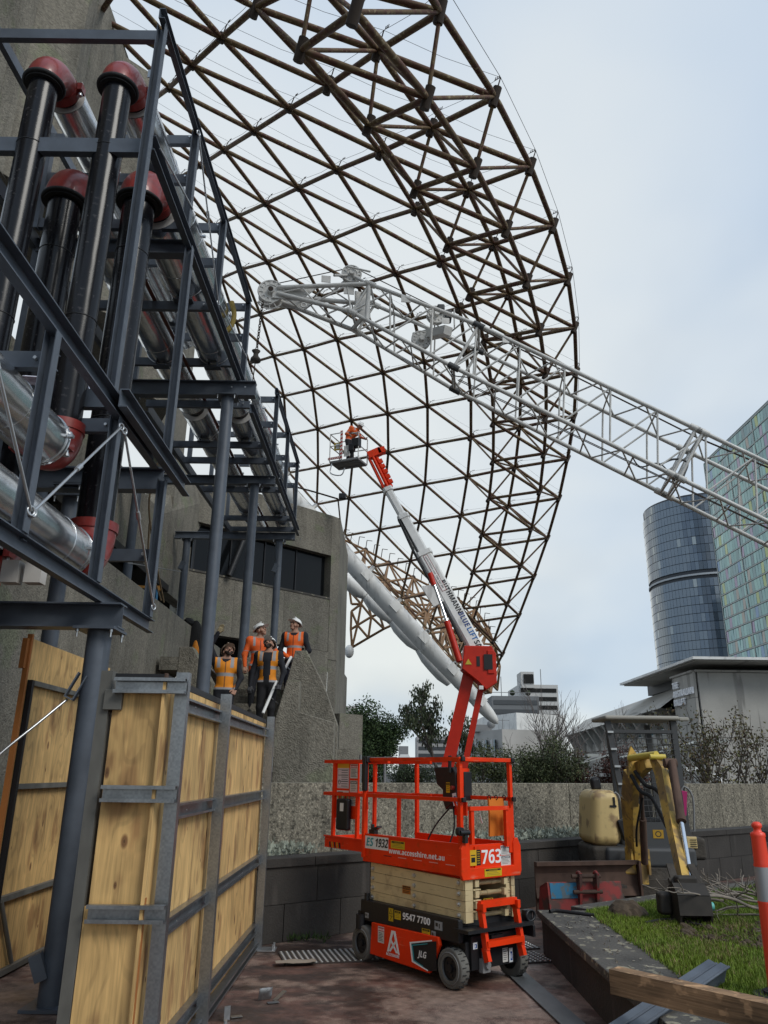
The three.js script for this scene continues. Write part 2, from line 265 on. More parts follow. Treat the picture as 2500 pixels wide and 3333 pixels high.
// canvas lettering: flat print
function print(w, h, draw, opts = {}) {
  const c = document.createElement('canvas'); c.width = w; c.height = h; const x = c.getContext('2d'); draw(x, w, h);
  const t = new THREE.CanvasTexture(c); t.colorSpace = THREE.SRGBColorSpace; t.anisotropy = 8;
  return std({ map: t, roughness: 0.45, ...(opts.cut ? { transparent: true, alphaTest: 0.5 } : {}) });
}
const font = await new FontLoader().loadAsync('fonts/droid/droid_sans_bold.typeface.json');
function letters(s, size, depth) { const g = new TextGeometry(s, { font, size, depth, curveSegments: 3, bevelEnabled: false }); g.computeBoundingBox(); return g; }

// ---------- ground ----------
const asphalt = std({ map: tex(256, (u, v) => S3(0.06, 0.058, 0.055, 0.8 + 0.5 * (fbm(u * 8, v * 8, 8, 4, 611) - 0.5)), 6), roughness: 0.95 });
struct('ground', bx(1600, 0.4, 1600, 0, -0.204, -500), asphalt);
struct('pavement', bx(26, 0.1, 26, 4, -0.05, -9), paving);
// tactile pads: dark plate with steel studs
const studMat = std({ color: lin(0.42, 0.41, 0.39), metalness: 0.8, roughness: 0.35 });
function tactile(x, z, nx, nz, turn, label) {
  const t = thing('tactile_pad', label, 'tactile paving', 'studded tactile pads on the paving', [x, 0.002, z], turn);
  mesh('plate', bx(nx * 0.06, 0.012, nz * 0.06, 0, 0.006, 0), std({ color: lin(0.05, 0.04, 0.035), roughness: 0.8 }), t);
  const g = []; for (let i = 0; i < nx; i++) for (let j = 0; j < nz; j++) g.push(new THREE.CylinderGeometry(0.013, 0.018, 0.007, 7).translate((i - nx / 2 + 0.5) * 0.06, 0.0155, (j - nz / 2 + 0.5) * 0.06));
  mesh('stud', g, studMat, t).userData.kind = 'stuff';
}
tactile(-0.45, -9.42, 20, 10, 0.25, 'studded tactile pad beside the foot of the plywood hoarding');
tactile(1.52, -10.15, 9, 10, 0.25, 'far studded tactile pad beside the corner of the lawn planter');
tactile(1.56, -9.45, 9, 8, 0.25, 'near studded tactile pad behind the right wheels of the scissor lift');
// flat steel strip lying on the paving
solo('steel_strip', prof(secR(0.2, 0.012), [1.36, 0.012, -8.95], [1.66, 0.012, -6.2]), std({ map: galvOld.map, metalness: 0.2, roughness: 0.6, color: lin(0.7, 0.75, 0.85) }), 'flat grey steel strip lying on the red paving', 'steel strip');

// ---------- planter with dark block face, in front of the aggregate wall ----------
const wd = V(3.24, 0, -2.57).normalize(), wTurn = Math.atan2(-wd.z, wd.x);
{
  const t = thing('planter_wall', 'low dark block planter wall with flat coping behind the scissor lift', 'planter wall', null, [-1.17 - wd.x * 0.75, 0, -10.07 - wd.z * 0.75], wTurn);
  const L = 15.5; // x along the wall, z = 0 at its face, -z behind it
  mesh('core', bx(L, 0.8, 0.24, L / 2, 0.4, -0.145), darkBlock, t);
  for (let r = 0; r < 2; r++) for (let x = r ? -0.36 : 0, k = 0; x < L; x += 0.82, k++) {
    const x0 = Math.max(0, x), x1 = Math.min(L, x + 0.81), h = 0.395; const m = mesh('block', bx(x1 - x0, h, 0.03, (x0 + x1) / 2, 0.004 + r * 0.402 + h / 2, -0.013 + rr(-0.002, 0.002)), darkBlock, t, false); uvBox(m.geometry, rnd() * 3, rnd() * 3);
  }
  for (let x = 0; x < L; x += 1.22) { const m = mesh('coping', rbx(Math.min(1.212, L - x), 0.1, 0.36, 0.008, x + 0.606, 0.856, -0.15), darkBlock, t, false); uvBox(m.geometry, rnd() * 3, rnd() * 3); }
  struct('planter_soil', bx(L, 0.72, 0.9, L / 2, 0.4, -0.72), std({ color: lin(0.04, 0.03, 0.022), roughness: 1 }), t);
  // aggregate wall behind
  const w = thing('aggregate_wall', 'long exposed aggregate concrete wall behind the planter', 'concrete wall', null, t.position.toArray(), wTurn);
  for (let x = -0.4, k = 0; x < 24; x += 2.7, k++) { const m = mesh('panel', rbx(2.685, 1.74, 0.3, 0.012, x + 1.35, 0.87, -1.33), aggregate, w, false); uvBox(m.geometry, k * 1.37, k * 0.7); }
}
// silver-leaved ground cover in the planter
const leafGeo = (() => { const g = new THREE.BufferGeometry(); const p = [0, 0, 0, 0.5, 0.45, 0.12, 0, 0.5, 0.0, 0, 0, 0, 0, 0.5, 0, -0.5, 0.45, 0.12, 0.5, 0.45, 0.12, 0, 1, 0.1, 0, 0.5, 0, -0.5, 0.45, 0.12, 0, 0.5, 0, 0, 1, 0.1]; g.setAttribute('position', new THREE.Float32BufferAttribute(p, 3)); g.setAttribute('uv', new THREE.Float32BufferAttribute(p.filter((_, i) => i % 3 !== 2), 2)); g.computeVertexNormals(); return g; })();
function leafCloud(name, n, place, mat, parent, colour) {
  const im = new THREE.InstancedMesh(leafGeo, mat, n), d = new THREE.Object3D(), c = new THREE.Color();
  for (let i = 0; i < n; i++) { d.scale.set(1, 1, 1); d.rotation.set(0, 0, 0); place(d, i); d.updateMatrix(); im.setMatrixAt(i, d.matrix); colour(c, i); im.setColorAt(i, c); }
  im.castShadow = im.receiveShadow = true; im.name = parent ? name : numbered(name); (parent || scene).add(im); return im;
}
const leafMat = phy({ color: 0xffffff, roughness: 0.65, transmission: 0.25, thickness: 0, side: THREE.DoubleSide });
const leafMatt = std({ color: 0xffffff, roughness: 0.8, side: THREE.DoubleSide });
reseed(77);
tag(leafCloud('silver_groundcover', 5200, (d) => {
  let s = rnd() < 0.22 ? rr(0.3, 1.5) : rr(2.5, 9.5); const o = -rr(0.25, 1.1), b = V(-1.17 - wd.x * 0.75, 0, -10.07 - wd.z * 0.75);
  d.position.set(b.x + wd.x * s + wd.z * -o, 0.78 + rr(0.0, 0.2), b.z + wd.z * s - wd.x * -o); d.scale.set(0.05, rr(0.07, 0.12), 0.05); d.rotation.set(rr(-1.7, -0.5), rr(0, 6.28), rr(-0.9, 0.9));
}, leafMatt, null, (c) => { const k = rr(0.5, 1.3); c.setRGB(0.26 * k, 0.28 * k, 0.22 * k); }), 'low silver leaved ground cover along the planter under the aggregate wall', 'ground cover', null, 'stuff');

// ---------- lawn planter ----------
{
  const t = thing('lawn_planter', 'raised lawn planter with pale edged stone coping on the right', 'planter');
  const e = V(0.79, 0, -0.61); // direction of its far edge
  const A = [1.85, -9.72], B = [A[0] + e.x * 9, A[1] + e.z * 9];
  mesh('wall', slab([A, B, [13, B[1]], [13, -2], [1.85, -2]], 0, 0.35), darkBlock, t);
  for (let z = -9.72; z < -2; z += 1.0) { const g = rbx(0.56, 0.075, 0.994, 0.01, 2.08, 0.4, z + 0.497); const m = mesh('coping', g, copeStone, t, false); uvBox(m.geometry, rnd() * 2, rnd() * 2); }
  for (let s = 0.52; s < 8.5; s += 1.1) { const m = mesh('coping', rbx(1.094, 0.075, 0.4, 0.01, A[0] + e.x * (s + 0.55) + 0.11, 0.4, A[1] + e.z * (s + 0.55) + 0.18, Math.atan2(-e.z, e.x)), copeStone, t, false); uvBox(m.geometry, rnd() * 2, rnd() * 2); }
  struct('lawn_soil', slab([[2.36, -9.35], [A[0] + e.x * 8.6 + 0.35, A[1] + e.z * 8.6 + 0.45], [12.9, B[1] + 0.3], [12.9, -2.1], [2.36, -2.1]], 0.352, 0.415), std({ map: tex(256, (u, v) => S3(0.035, 0.04, 0.016, 0.7 + 0.8 * fbm(u * 10, v * 10, 10, 4, 621)), 1.2), roughness: 1 }));
}
// grass: tufts of tapered blades
const tuftGeo = (() => { const p = [], nb = 6; reseed(31); for (let i = 0; i < nb; i++) { const a = i / nb * 6.28 + rr(-0.4, 0.4), ox = rr(-0.022, 0.022), oz = rr(-0.022, 0.022), h = rr(0.035, 0.072), l = rr(0.01, 0.045), w = 0.0026; const cx = Math.cos(a), cz = Math.sin(a), sx = -cz * w, sz = cx * w; const m = [ox + cx * l * 0.35, h * 0.6, oz + cz * l * 0.35], tp = [ox + cx * l, h, oz + cz * l]; p.push(ox - sx, 0, oz - sz, ox + sx, 0, oz + sz, m[0] + sx, m[1], m[2] + sz, ox - sx, 0, oz - sz, m[0] + sx, m[1], m[2] + sz, m[0] - sx, m[1], m[2] - sz, m[0] - sx, m[1], m[2] - sz, m[0] + sx, m[1], m[2] + sz, ...tp); } const g = new THREE.BufferGeometry(); g.setAttribute('position', new THREE.Float32BufferAttribute(p, 3)); g.setAttribute('uv', new THREE.Float32BufferAttribute(new Float32Array(p.length / 3 * 2), 2)); g.computeVertexNormals(); return g; })();
{
  reseed(55); const N = 60000, im = new THREE.InstancedMesh(tuftGeo, std({ color: 0xffffff, roughness: 0.75, side: THREE.DoubleSide }), N), d = new THREE.Object3D(), c = new THREE.Color(); let k = 0;
  for (let i = 0; k < N && i < N * 6; i++) {
    const x = rr(2.3, 6.6), z = rr(-12.2, -3.6), zf = -9.72 - (x - 1.85) * 0.772 + 0.5; if (z < zf) continue; if (x > -z * 0.62 + 1.2) continue;
    const wob = 0.05 * fbm(z * 3 + 50, 7, 512, 3, 3); if (x < 2.32 + wob) continue;
    const bare = Math.hypot((x - 3.75) / 0.95, (z + 8.35) / 0.75) + 0.8 * (fbm(x * 2 + 30, z * 2 + 60, 512, 3, 5) - 0.5); if (bare < 0.9 && rnd() < 0.82) continue;
    d.position.set(x, 0.412, z); d.rotation.y = rr(0, 6.28); const s = rr(0.7, 1.35) * (0.75 + 0.6 * fbm(x * 1.4 + 20, z * 1.4 + 40, 512, 3, 9)); d.scale.set(1.2, s, 1.2); d.updateMatrix(); im.setMatrixAt(k, d.matrix);
    const q = fbm(x * 0.9 + 70, z * 0.9 + 40, 512, 3, 13), b = rr(0.7, 1.3), dry = rnd() < 0.04 + 0.22 * sm(0.55, 0.75, fbm(x * 1.7 + 11, z * 1.7 + 90, 512, 3, 15)); c.setRGB((dry ? 0.24 : 0.07 + 0.1 * q) * b, (dry ? 0.18 : 0.155 + 0.07 * q) * b, (dry ? 0.08 : 0.014) * b); im.setColorAt(k++, c);
  }
  im.count = k; im.name = 'grass'; im.castShadow = im.receiveShadow = true; scene.add(im); tag(im, 'short bright green grass growing in the raised planter', 'grass', null, 'stuff');
}

// ---------- concrete arts building on the left ----------
{
  const b = thing('concrete_building', 'rough grey concrete arts building with dark strip windows on the left', 'building');
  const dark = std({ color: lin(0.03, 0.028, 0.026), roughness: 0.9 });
  const W = (name, geo, du = 0, mat = concrete) => { const m = mesh(name, geo, mat, b, false); uvBox(m.geometry, du, du * 0.7); return m; };
  // long flank: front wall, dark recess, parapet band, upper wall
  for (let z = 4, k = 0; z > -24; z -= 3.2, k++) W('wall_panel', rbx(0.35, 5.6, 3.19, 0.02, -5.375, 2.8, z - 1.6), k * 1.1);
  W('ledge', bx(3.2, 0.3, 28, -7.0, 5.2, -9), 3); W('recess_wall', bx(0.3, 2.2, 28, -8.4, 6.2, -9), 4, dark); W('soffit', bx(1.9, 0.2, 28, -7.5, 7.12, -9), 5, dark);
  for (let z = 4, k = 0; z > -22; z -= 4.2, k++) W('parapet_band', rbx(0.4, 2.1, 4.19, 0.02, -6.8, 8.07, z - 2.1), k * 0.9 + 0.4);
  for (let z = -1.5, k = 0; z > -23; z -= 4.3, k++) W('upper_wall', bx(1.2, 7.4, 4.29, -7.2, 15.2, z - 2.15), k * 1.3 + 0.2);
  // ribs and slanting buttress faces on the upper wall
  for (const [z, w, d] of [[-7.6, 1.5, 0.7], [-10.6, 2.2, 0.55], [-14.5, 1.6, 0.6], [-18.6, 2.0, 0.5]]) W('buttress', slab([[-6.61, z], [-6.61 + d, z - w * 0.35], [-6.61 + d * 0.8, z - w * 0.6], [-6.61, z - w]], 11.52, 18.7), z);
  W('end_wall', bx(0.9, 9.8, 0.6, -7.1, 14.0, -23.2), 1.7);
  // soffit piece that joins the flank to the window front
  W('soffit', (() => { const p = [V(-6.68, 9.2, -22.0), V(-6.9, 11.9, -24.6), V(-6.4, 11.86, -28.0), V(-6.62, 8.4, -24.2)], q = p.map((v) => v.clone().add(V(-0.7, 0.1, -0.1))); const g = [quad(p[0], p[3], p[2], p[1]), quad(q[0], q[1], q[2], q[3])]; for (let i = 0; i < 4; i++) { const j = (i + 1) % 4; g.push(quad(p[j], p[i], q[i], q[j])); } return merge(g); })(), 2.2);
  // window front, running away to the right
  const J = [-6.6, -25.6], dir = V(0.717, 0, -0.697), at = (t, o = 0) => [J[0] + dir.x * t + dir.z * o, J[1] + dir.z * t - dir.x * o]; // o > 0 goes behind the face
  const seg = (t0, t1, y0, y1, th, o = 0) => wallBox(at(t0, -o), at(t1, -o), y0, y1, -th);
  const wl = (t0, t1, y0, y1, th, o) => { const a = at(t0), c = at(t1), L = t1 - t0; const g = new THREE.BoxGeometry(L, y1 - y0, th).translate(L / 2, (y0 + y1) / 2, -th / 2 - o); g.rotateY(Math.atan2(-dir.z, dir.x)); return g.translate(a[0], 0, a[1]); };
  for (let i = 0; i < 3; i++) W('sill_band', wl(-0.4 + i * 2.22, -0.4 + (i + 1) * 2.22 - 0.008, 6.3, 8.35, 0.45, 0), i * 1.9);
  W('sill_top', wl(-0.4, 6.27, 8.352, 8.42, 0.55, -0.03), 0.6, copeStone);
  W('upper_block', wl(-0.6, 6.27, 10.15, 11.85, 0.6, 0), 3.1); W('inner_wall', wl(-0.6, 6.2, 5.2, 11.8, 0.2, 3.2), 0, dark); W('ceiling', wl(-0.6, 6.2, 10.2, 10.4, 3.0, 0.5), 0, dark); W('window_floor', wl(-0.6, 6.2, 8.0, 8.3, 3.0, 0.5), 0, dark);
  for (let i = 0; i < 4; i++) { const wi = mesh('window', wl(0.25 + i * 1.5, 0.25 + i * 1.5 + 1.43, 8.43, 10.14, 0.03, 0.3), glassDark, b, false); mesh('mullion', wl(0.25 + i * 1.5 - 0.06, 0.25 + i * 1.5 - 0.005, 8.43, 10.14, 0.1, 0.26), blackMetal, wi, false); }
  // raking steel-dark strut behind the glass line
  W('strut', rod([at(1.6, 0)[0], 8.4, at(1.6)[1] + 0.25], [at(2.2)[0], 10.1, at(2.2)[1] + 0.25], 0.11, 10), 0, blackMetal);
  // corner pier, end face and lower fins
  W('corner_pier', slab([at(6.27), at(6.75, 0.05), [-1.72, -36], [-2.3, -36], at(6.27, 0.6)], 6.0, 11.85), 2.7);
  W('fin', wl(5.1, 6.27, 0, 6.29, 0.6, 0), 4.4); W('fin', slab([at(6.28, 0), at(6.75, 0.05), [-1.6, -35.9], [-2.2, -35.9]], 0, 5.98), 5.2);
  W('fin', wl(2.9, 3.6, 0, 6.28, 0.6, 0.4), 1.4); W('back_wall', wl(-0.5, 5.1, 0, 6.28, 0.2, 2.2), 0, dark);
  W('end_parapet', wl(6.8, 8.0, 0, 4.0, 0.4, -0.2), 1.9);
  // stair with raking parapets
  for (let i = 0; i < 18; i++) W('stair_step', bx(1.55, 0.16, 0.34, -2.62, 1.38 + i * 0.165, -12.2 - i * 0.31), i * 0.7);
  W('stair_base', slab([[-3.4, -12], [-1.85, -12], [-1.85, -12.4], [-3.4, -12.4]], 0, 1.3), 1);
  W('landing', bx(3.4, 0.3, 4.4, -3.4, 4.2, -20.0), 2);
  W('stair_parapet', ext([[-1.9, 0], [-1.9, 2.78], [-1.73, 3.45], [-1.51, 3.45], [-1.5, 2.9], [-0.85, 2.72], [-0.85, 0]], 0.3, 0.012).translate(0, 0, -14.6), 0.3);
  W('stair_parapet', ext([[-1.84, 0], [-1.84, 3.3], [-1.66, 4.08], [-1.46, 4.08], [-1.1, 3.42], [-0.82, 2.7], [-0.82, 0]], 0.35, 0.012).translate(0, 0, -15.2), 0.9);
  W('stair_parapet', ext([[-3.85, 0], [-3.85, 4.1], [-3.62, 4.1], [-3.2, 3.45], [-3.2, 0]], 0.3, 0.012).translate(0, 0, -15.0), 1.5);
  W('stair_wall', wallBox([-0.83, -15.0], [-1.7, -26], 0, 2.3, 0.35), 2.4);
}
for (const [a, c, l] of [[[-2.1, 2.86, -14.05], [-1.92, 3.45, -14.3], 'white tubular handrail beside the nearest raking stair parapet'], [[-1.93, 3.62, -15.0], [-1.8, 4.03, -15.3], 'short white handrail in front of the topmost man on the stair'], [[-3.24, 3.55, -14.1], [-3.1, 3.8, -14.3], 'white handrail end left of the man who raises his arm']]) {
  const t = thing('stair_handrail', l, 'handrail', 'white stair handrails'); mesh('rail', pipe([a, [(a[0] + c[0]) / 2, (a[1] + c[1]) / 2, (a[2] + c[2]) / 2], c], 0.028, 10), whitePlain, t); mesh('bracket', rod([(a[0] + c[0]) / 2, (a[1] + c[1]) / 2, (a[2] + c[2]) / 2], [(a[0] + c[0]) / 2 + 0.12, (a[1] + c[1]) / 2 - 0.1, (a[2] + c[2]) / 2 - 0.25], 0.012, 6), zinc, t);
}

const WING_ROWS = [
  [[-3.01,18.03,-54.0],[-1.34,17.55,-55.11],[0.4,16.88,-56.22],[2.3,16.03,-57.33],[4.14,15.4,-58.44],[5.9,14.89,-59.56],[7.42,14.27,-60.67],[8.56,13.01,-61.78],[8.96,11.45,-62.89],[8.76,9.73,-64.0]],
  [[-2.65,15.65,-50.0],[-1.31,15.04,-50.89],[0.06,14.31,-51.78],[1.58,13.45,-52.67],[3.02,12.67,-53.56],[4.27,11.97,-54.44],[5.44,11.37,-55.33],[6.41,10.75,-56.22],[7.17,9.99,-57.11],[7.52,8.76,-58.0]],
  [[-2.23,13.77,-46.0],[-0.99,12.88,-46.67],[0.27,11.97,-47.33],[1.44,10.95,-48.0],[2.54,10.01,-48.67],[3.55,9.15,-49.33],[4.48,8.37,-50.0],[5.33,7.78,-50.67],[5.99,7.27,-51.33],[6.56,6.85,-52.0]]];
const WING_TIP = [[-2.57,15.08,-58.0],[-1.66,14.06,-58.0],[-0.86,13.09,-58.0],[0.11,12.18,-58.0],[-2.39,13.49,-58.0],[-1.9,12.43,-58.0],[-1.06,11.48,-58.0],[-2.4,12.1,-58.0],[-2.27,10.74,-58.0],[-2.4,14.05,-58.0],[-1.4,14.91,-58.0],[-0.27,13.33,-58.0],[0.7,12.46,-58.0]];
const TUBE2 = [[-2.88,13.9,-45.0],[-1.85,12.86,-45.6],[-0.52,11.89,-46.2],[1.05,10.62,-46.8],[2.62,9.11,-47.4],[4.49,7.16,-48.0]];

// ---------- lattice shell ----------
const FR = { // node rows of the lattice: first index, then points
  E: [-1, [[0.07,12.96,-7.66],[0.83,13.92,-9.46],[2.07,14.47,-11.65],[3.22,14.93,-13.96],[4.26,15.25,-16.32],[5.21,15.39,-18.76],[5.99,15.36,-21.23],[6.62,15.13,-23.7],[7.11,14.66,-26.2],[7.39,13.98,-28.7],[7.54,13.18,-31.15],[7.49,12.12,-33.6],[7.27,10.91,-36.0],[6.89,9.47,-38.37],[6.35,7.86,-40.71],[5.56,6.03,-43.07]]],
  F: [-1, [[-1.27,14.21,-9.13],[-0.23,15.0,-11.12],[0.95,15.48,-13.44],[2.02,15.88,-15.79],[3.01,16.12,-18.19],[3.83,16.17,-20.64],[4.52,16.05,-23.1],[5.04,15.65,-25.61],[5.41,15.08,-28.11],[5.6,14.35,-30.57],[5.65,13.43,-33.02],[5.53,12.28,-35.44],[5.18,10.94,-37.85],[4.74,9.43,-40.21],[4.07,7.65,-42.59]]],
  H: [-1, [[-2.53,15.46,-10.63],[-1.33,16.06,-12.89],[-0.2,16.52,-15.24],[0.78,16.83,-17.64],[1.67,16.94,-20.09],[2.48,16.9,-22.55],[2.97,16.64,-25.04],[3.41,16.11,-27.56],[3.67,15.48,-30.02],[3.77,14.63,-32.48],[3.7,13.59,-34.92],[3.5,12.38,-37.32],[3.1,10.95,-39.72],[2.54,9.32,-42.1]]],
  J: [-2, [[-4.65,16.12,-9.91],[-3.6,16.7,-12.3],[-2.44,17.24,-14.64],[-1.42,17.61,-17.05],[-0.51,17.84,-19.47],[0.3,17.83,-21.97],[1.02,17.65,-24.46],[1.52,17.32,-26.92],[1.79,16.65,-29.46],[1.93,15.93,-31.91],[1.94,14.96,-34.37],[1.79,13.83,-36.8],[1.43,12.48,-39.22],[0.98,10.94,-41.63]]],
  L: [-2, [[-5.68,17.45,-11.72],[-4.75,17.95,-14.08],[-3.67,18.38,-16.5],[-2.72,18.66,-18.94],[-1.85,18.76,-21.41],[-1.05,18.68,-23.88],[-0.49,18.33,-26.41],[-0.12,17.89,-28.87],[0.11,17.19,-31.37],[0.17,16.34,-33.83],[0.03,15.27,-36.28],[-0.2,14.02,-38.72],[-0.52,12.62,-41.14]]],
  M: [-2, [[-6.93,18.77,-13.51],[-5.92,19.23,-15.91],[-4.94,19.53,-18.38],[-4.06,19.7,-20.86],[-3.27,19.71,-23.32],[-2.58,19.52,-25.81],[-2.07,19.12,-28.31],[-1.76,18.51,-30.82],[-1.61,17.75,-33.29],[-1.6,16.75,-35.77],[-1.86,15.58,-38.22],[-2.14,14.24,-40.67]]],
  N: [-1, [[-7.26,20.51,-17.74],[-6.18,20.71,-20.29],[-5.37,20.78,-22.78],[-4.67,20.68,-25.27],[-4.13,20.34,-27.77],[-3.69,19.81,-30.28],[-3.47,19.1,-32.78],[-3.39,18.2,-35.27],[-3.52,17.12,-37.74],[-3.73,15.9,-40.2]]],
  O: [-1, [[-8.69,21.78,-19.57],[-7.49,21.91,-22.2],[-6.74,21.89,-24.7],[-6.05,21.73,-27.17],[-5.64,21.21,-29.72],[-5.34,20.56,-32.23],[-5.11,19.75,-34.75],[-5.21,18.71,-37.26],[-5.29,17.58,-39.74]]],
  P: [0, [[-8.89,23.12,-24.14],[-8.06,22.99,-26.65],[-7.39,22.69,-29.16],[-7.15,22.07,-31.69],[-6.87,21.29,-34.24],[-6.68,20.39,-36.77],[-6.76,19.35,-39.29]]],
  G: [0, [[-1.45,13.03,-9.45],[-0.39,13.71,-11.65],[0.61,14.25,-13.95],[1.54,14.61,-16.31],[2.37,14.8,-18.71],[3.08,14.8,-21.14],[3.64,14.57,-23.58],[4.03,14.25,-25.97],[4.33,13.7,-28.36],[4.46,12.96,-30.73],[4.42,12.06,-33.06],[4.26,10.93,-35.39],[3.94,9.63,-37.72]]],
  K: [0, [[-0.49,11.87,-7.86],[0.64,12.61,-9.97],[1.72,13.23,-12.2],[2.72,13.67,-14.52],[3.63,13.97,-16.89],[4.43,14.05,-19.31],[5.1,13.97,-21.73],[5.58,13.65,-24.15],[5.97,13.27,-26.52],[6.24,12.64,-28.89],[6.3,11.81,-31.24],[6.2,10.78,-33.58],[5.92,9.54,-35.92],[5.55,8.15,-38.26]]]
};
const FN = {}; for (const c in FR) FR[c][1].forEach((p, i) => { FN[c + (FR[c][0] + i)] = V(...p); });
{
  const f = thing('lattice_shell', 'huge curved lattice of rust brown steel tubes arching overhead', 'lattice shell');
  const R = 0.064, unit = new THREE.CylinderGeometry(1, 1, 1, 8, 1, true), cache = {};
  const tubeGeo = (a, b, r) => { // swaged ends: slightly narrower at the nodes
    const L = a.distanceTo(b), pts = [[r * 0.72, 0], [r, 0.22], [r, L - 0.22], [r * 0.72, L]].map((p) => new THREE.Vector2(p[0], p[1] - L / 2)); return orient(new THREE.LatheGeometry(pts, 9), a, b);
  };
  const seen = new Set();
  const link = (a, b, name, r = R) => { if (!FN[a] || !FN[b]) return; const k = [a, b].sort().join(); if (seen.has(k)) return; seen.add(k); mesh(name, tubeGeo(FN[a], FN[b], r), rustPaint, f); };
  const rows = 'EFHJLMNOP', wires = [], spikes = [];
  for (let c = 0; c < rows.length; c++) for (let k = -3; k < 16; k++) {
    const n = rows[c] + k; if (!FN[n]) continue; link(n, rows[c] + (k + 1), 'tube');
    if (c) { link(n, rows[c - 1] + k, 'tube'); link(n, rows[c - 1] + (k + 1), 'tube'); }
  }
  for (let k = -1; k < 16; k++) {
    link('G' + k, 'G' + (k + 1), 'inner_tube', 0.062); link('K' + k, 'K' + (k + 1), 'inner_tube', 0.062); link('G' + k, 'K' + k, 'inner_tube', 0.06); link('G' + k, 'K' + (k + 1), 'inner_tube', 0.06);
    for (const [a, b] of [['G' + k, 'H' + (k - 1)], ['G' + k, 'F' + k], ['G' + k, 'F' + (k - 1)], ['K' + k, 'F' + (k - 1)], ['K' + k, 'E' + k], ['K' + k, 'E' + (k - 1)]]) link(a, b, 'web_tube', 0.038);
  }
  // the inner rows go on for one bay above the frame of view
  for (const n in FN) { // node drums stand square to the shell
    const c = n[0], k = +n.slice(1), prev = FN[c + (k - 1)] || FN[n], next = FN[c + (k + 1)] || FN[n], i = rows.indexOf(c);
    const side = c === 'G' ? FN['K' + (k + 1)] || FN['K' + k] : c === 'K' ? FN['G' + (k - 1)] || FN['G' + k] : i > 0 ? FN[rows[i - 1] + k] || FN[rows[i - 1] + (k + 1)] : FN[rows[1] + k] || FN[rows[1] + (k - 1)];
    if (!side) continue;
    const t1 = next.clone().sub(prev).normalize(), t2 = side.clone().sub(FN[n]).normalize(); let nn = t1.cross(t2).normalize(); if (nn.y < 0) nn.negate();
    const edge = 'EFHGK'.includes(c), h = edge ? 0.19 : 0.1; mesh('node', rod(FN[n].clone().addScaledVector(nn, -h), FN[n].clone().addScaledVector(nn, h), edge ? 0.088 : 0.078, 9), rustDark, f);
    if (c !== 'G' && c !== 'K') { const p0 = FN[n].clone().addScaledVector(nn, h), p1 = p0.clone().addScaledVector(nn, 0.2); FN[n].spike = p1; spikes.push(rod(p0, p1, 0.013, 4)); const s = t2.clone().cross(nn).normalize(); for (let q = 0; q < 3; q++) { const pa = p1.clone().addScaledVector(t2, 0.06 + q * 0.06); spikes.push(rod(pa, pa.clone().addScaledVector(nn, 0.06), 0.008, 4)); } spikes.push(rod(p1, p1.clone().addScaledVector(t2, 0.2), 0.006, 4)); }
  }
  for (let c = 1; c < rows.length; c++) for (let k = -3; k < 16; k++) { const a = FN[rows[c] + k]?.spike; for (const o of [FN[rows[c - 1] + (k + 1)]?.spike, FN[rows[c - 1] + k]?.spike]) if (a && o) { const m = a.clone().lerp(o, 0.5); m.y -= 0.08; wires.push(rod(a, m, 0.0045, 4), rod(m, o, 0.0045, 4)); } }
  for (let k = -1; k < 14; k++) { const a = FN['E' + k]?.spike, o = FN['E' + (k + 1)]?.spike; if (a && o) wires.push(rod(a, o, 0.007, 4)); }
  mesh('bird_spike', spikes, rustDark, f).userData.kind = 'stuff'; mesh('bird_wire', wires, darkGrey, f).userData.kind = 'stuff';
}
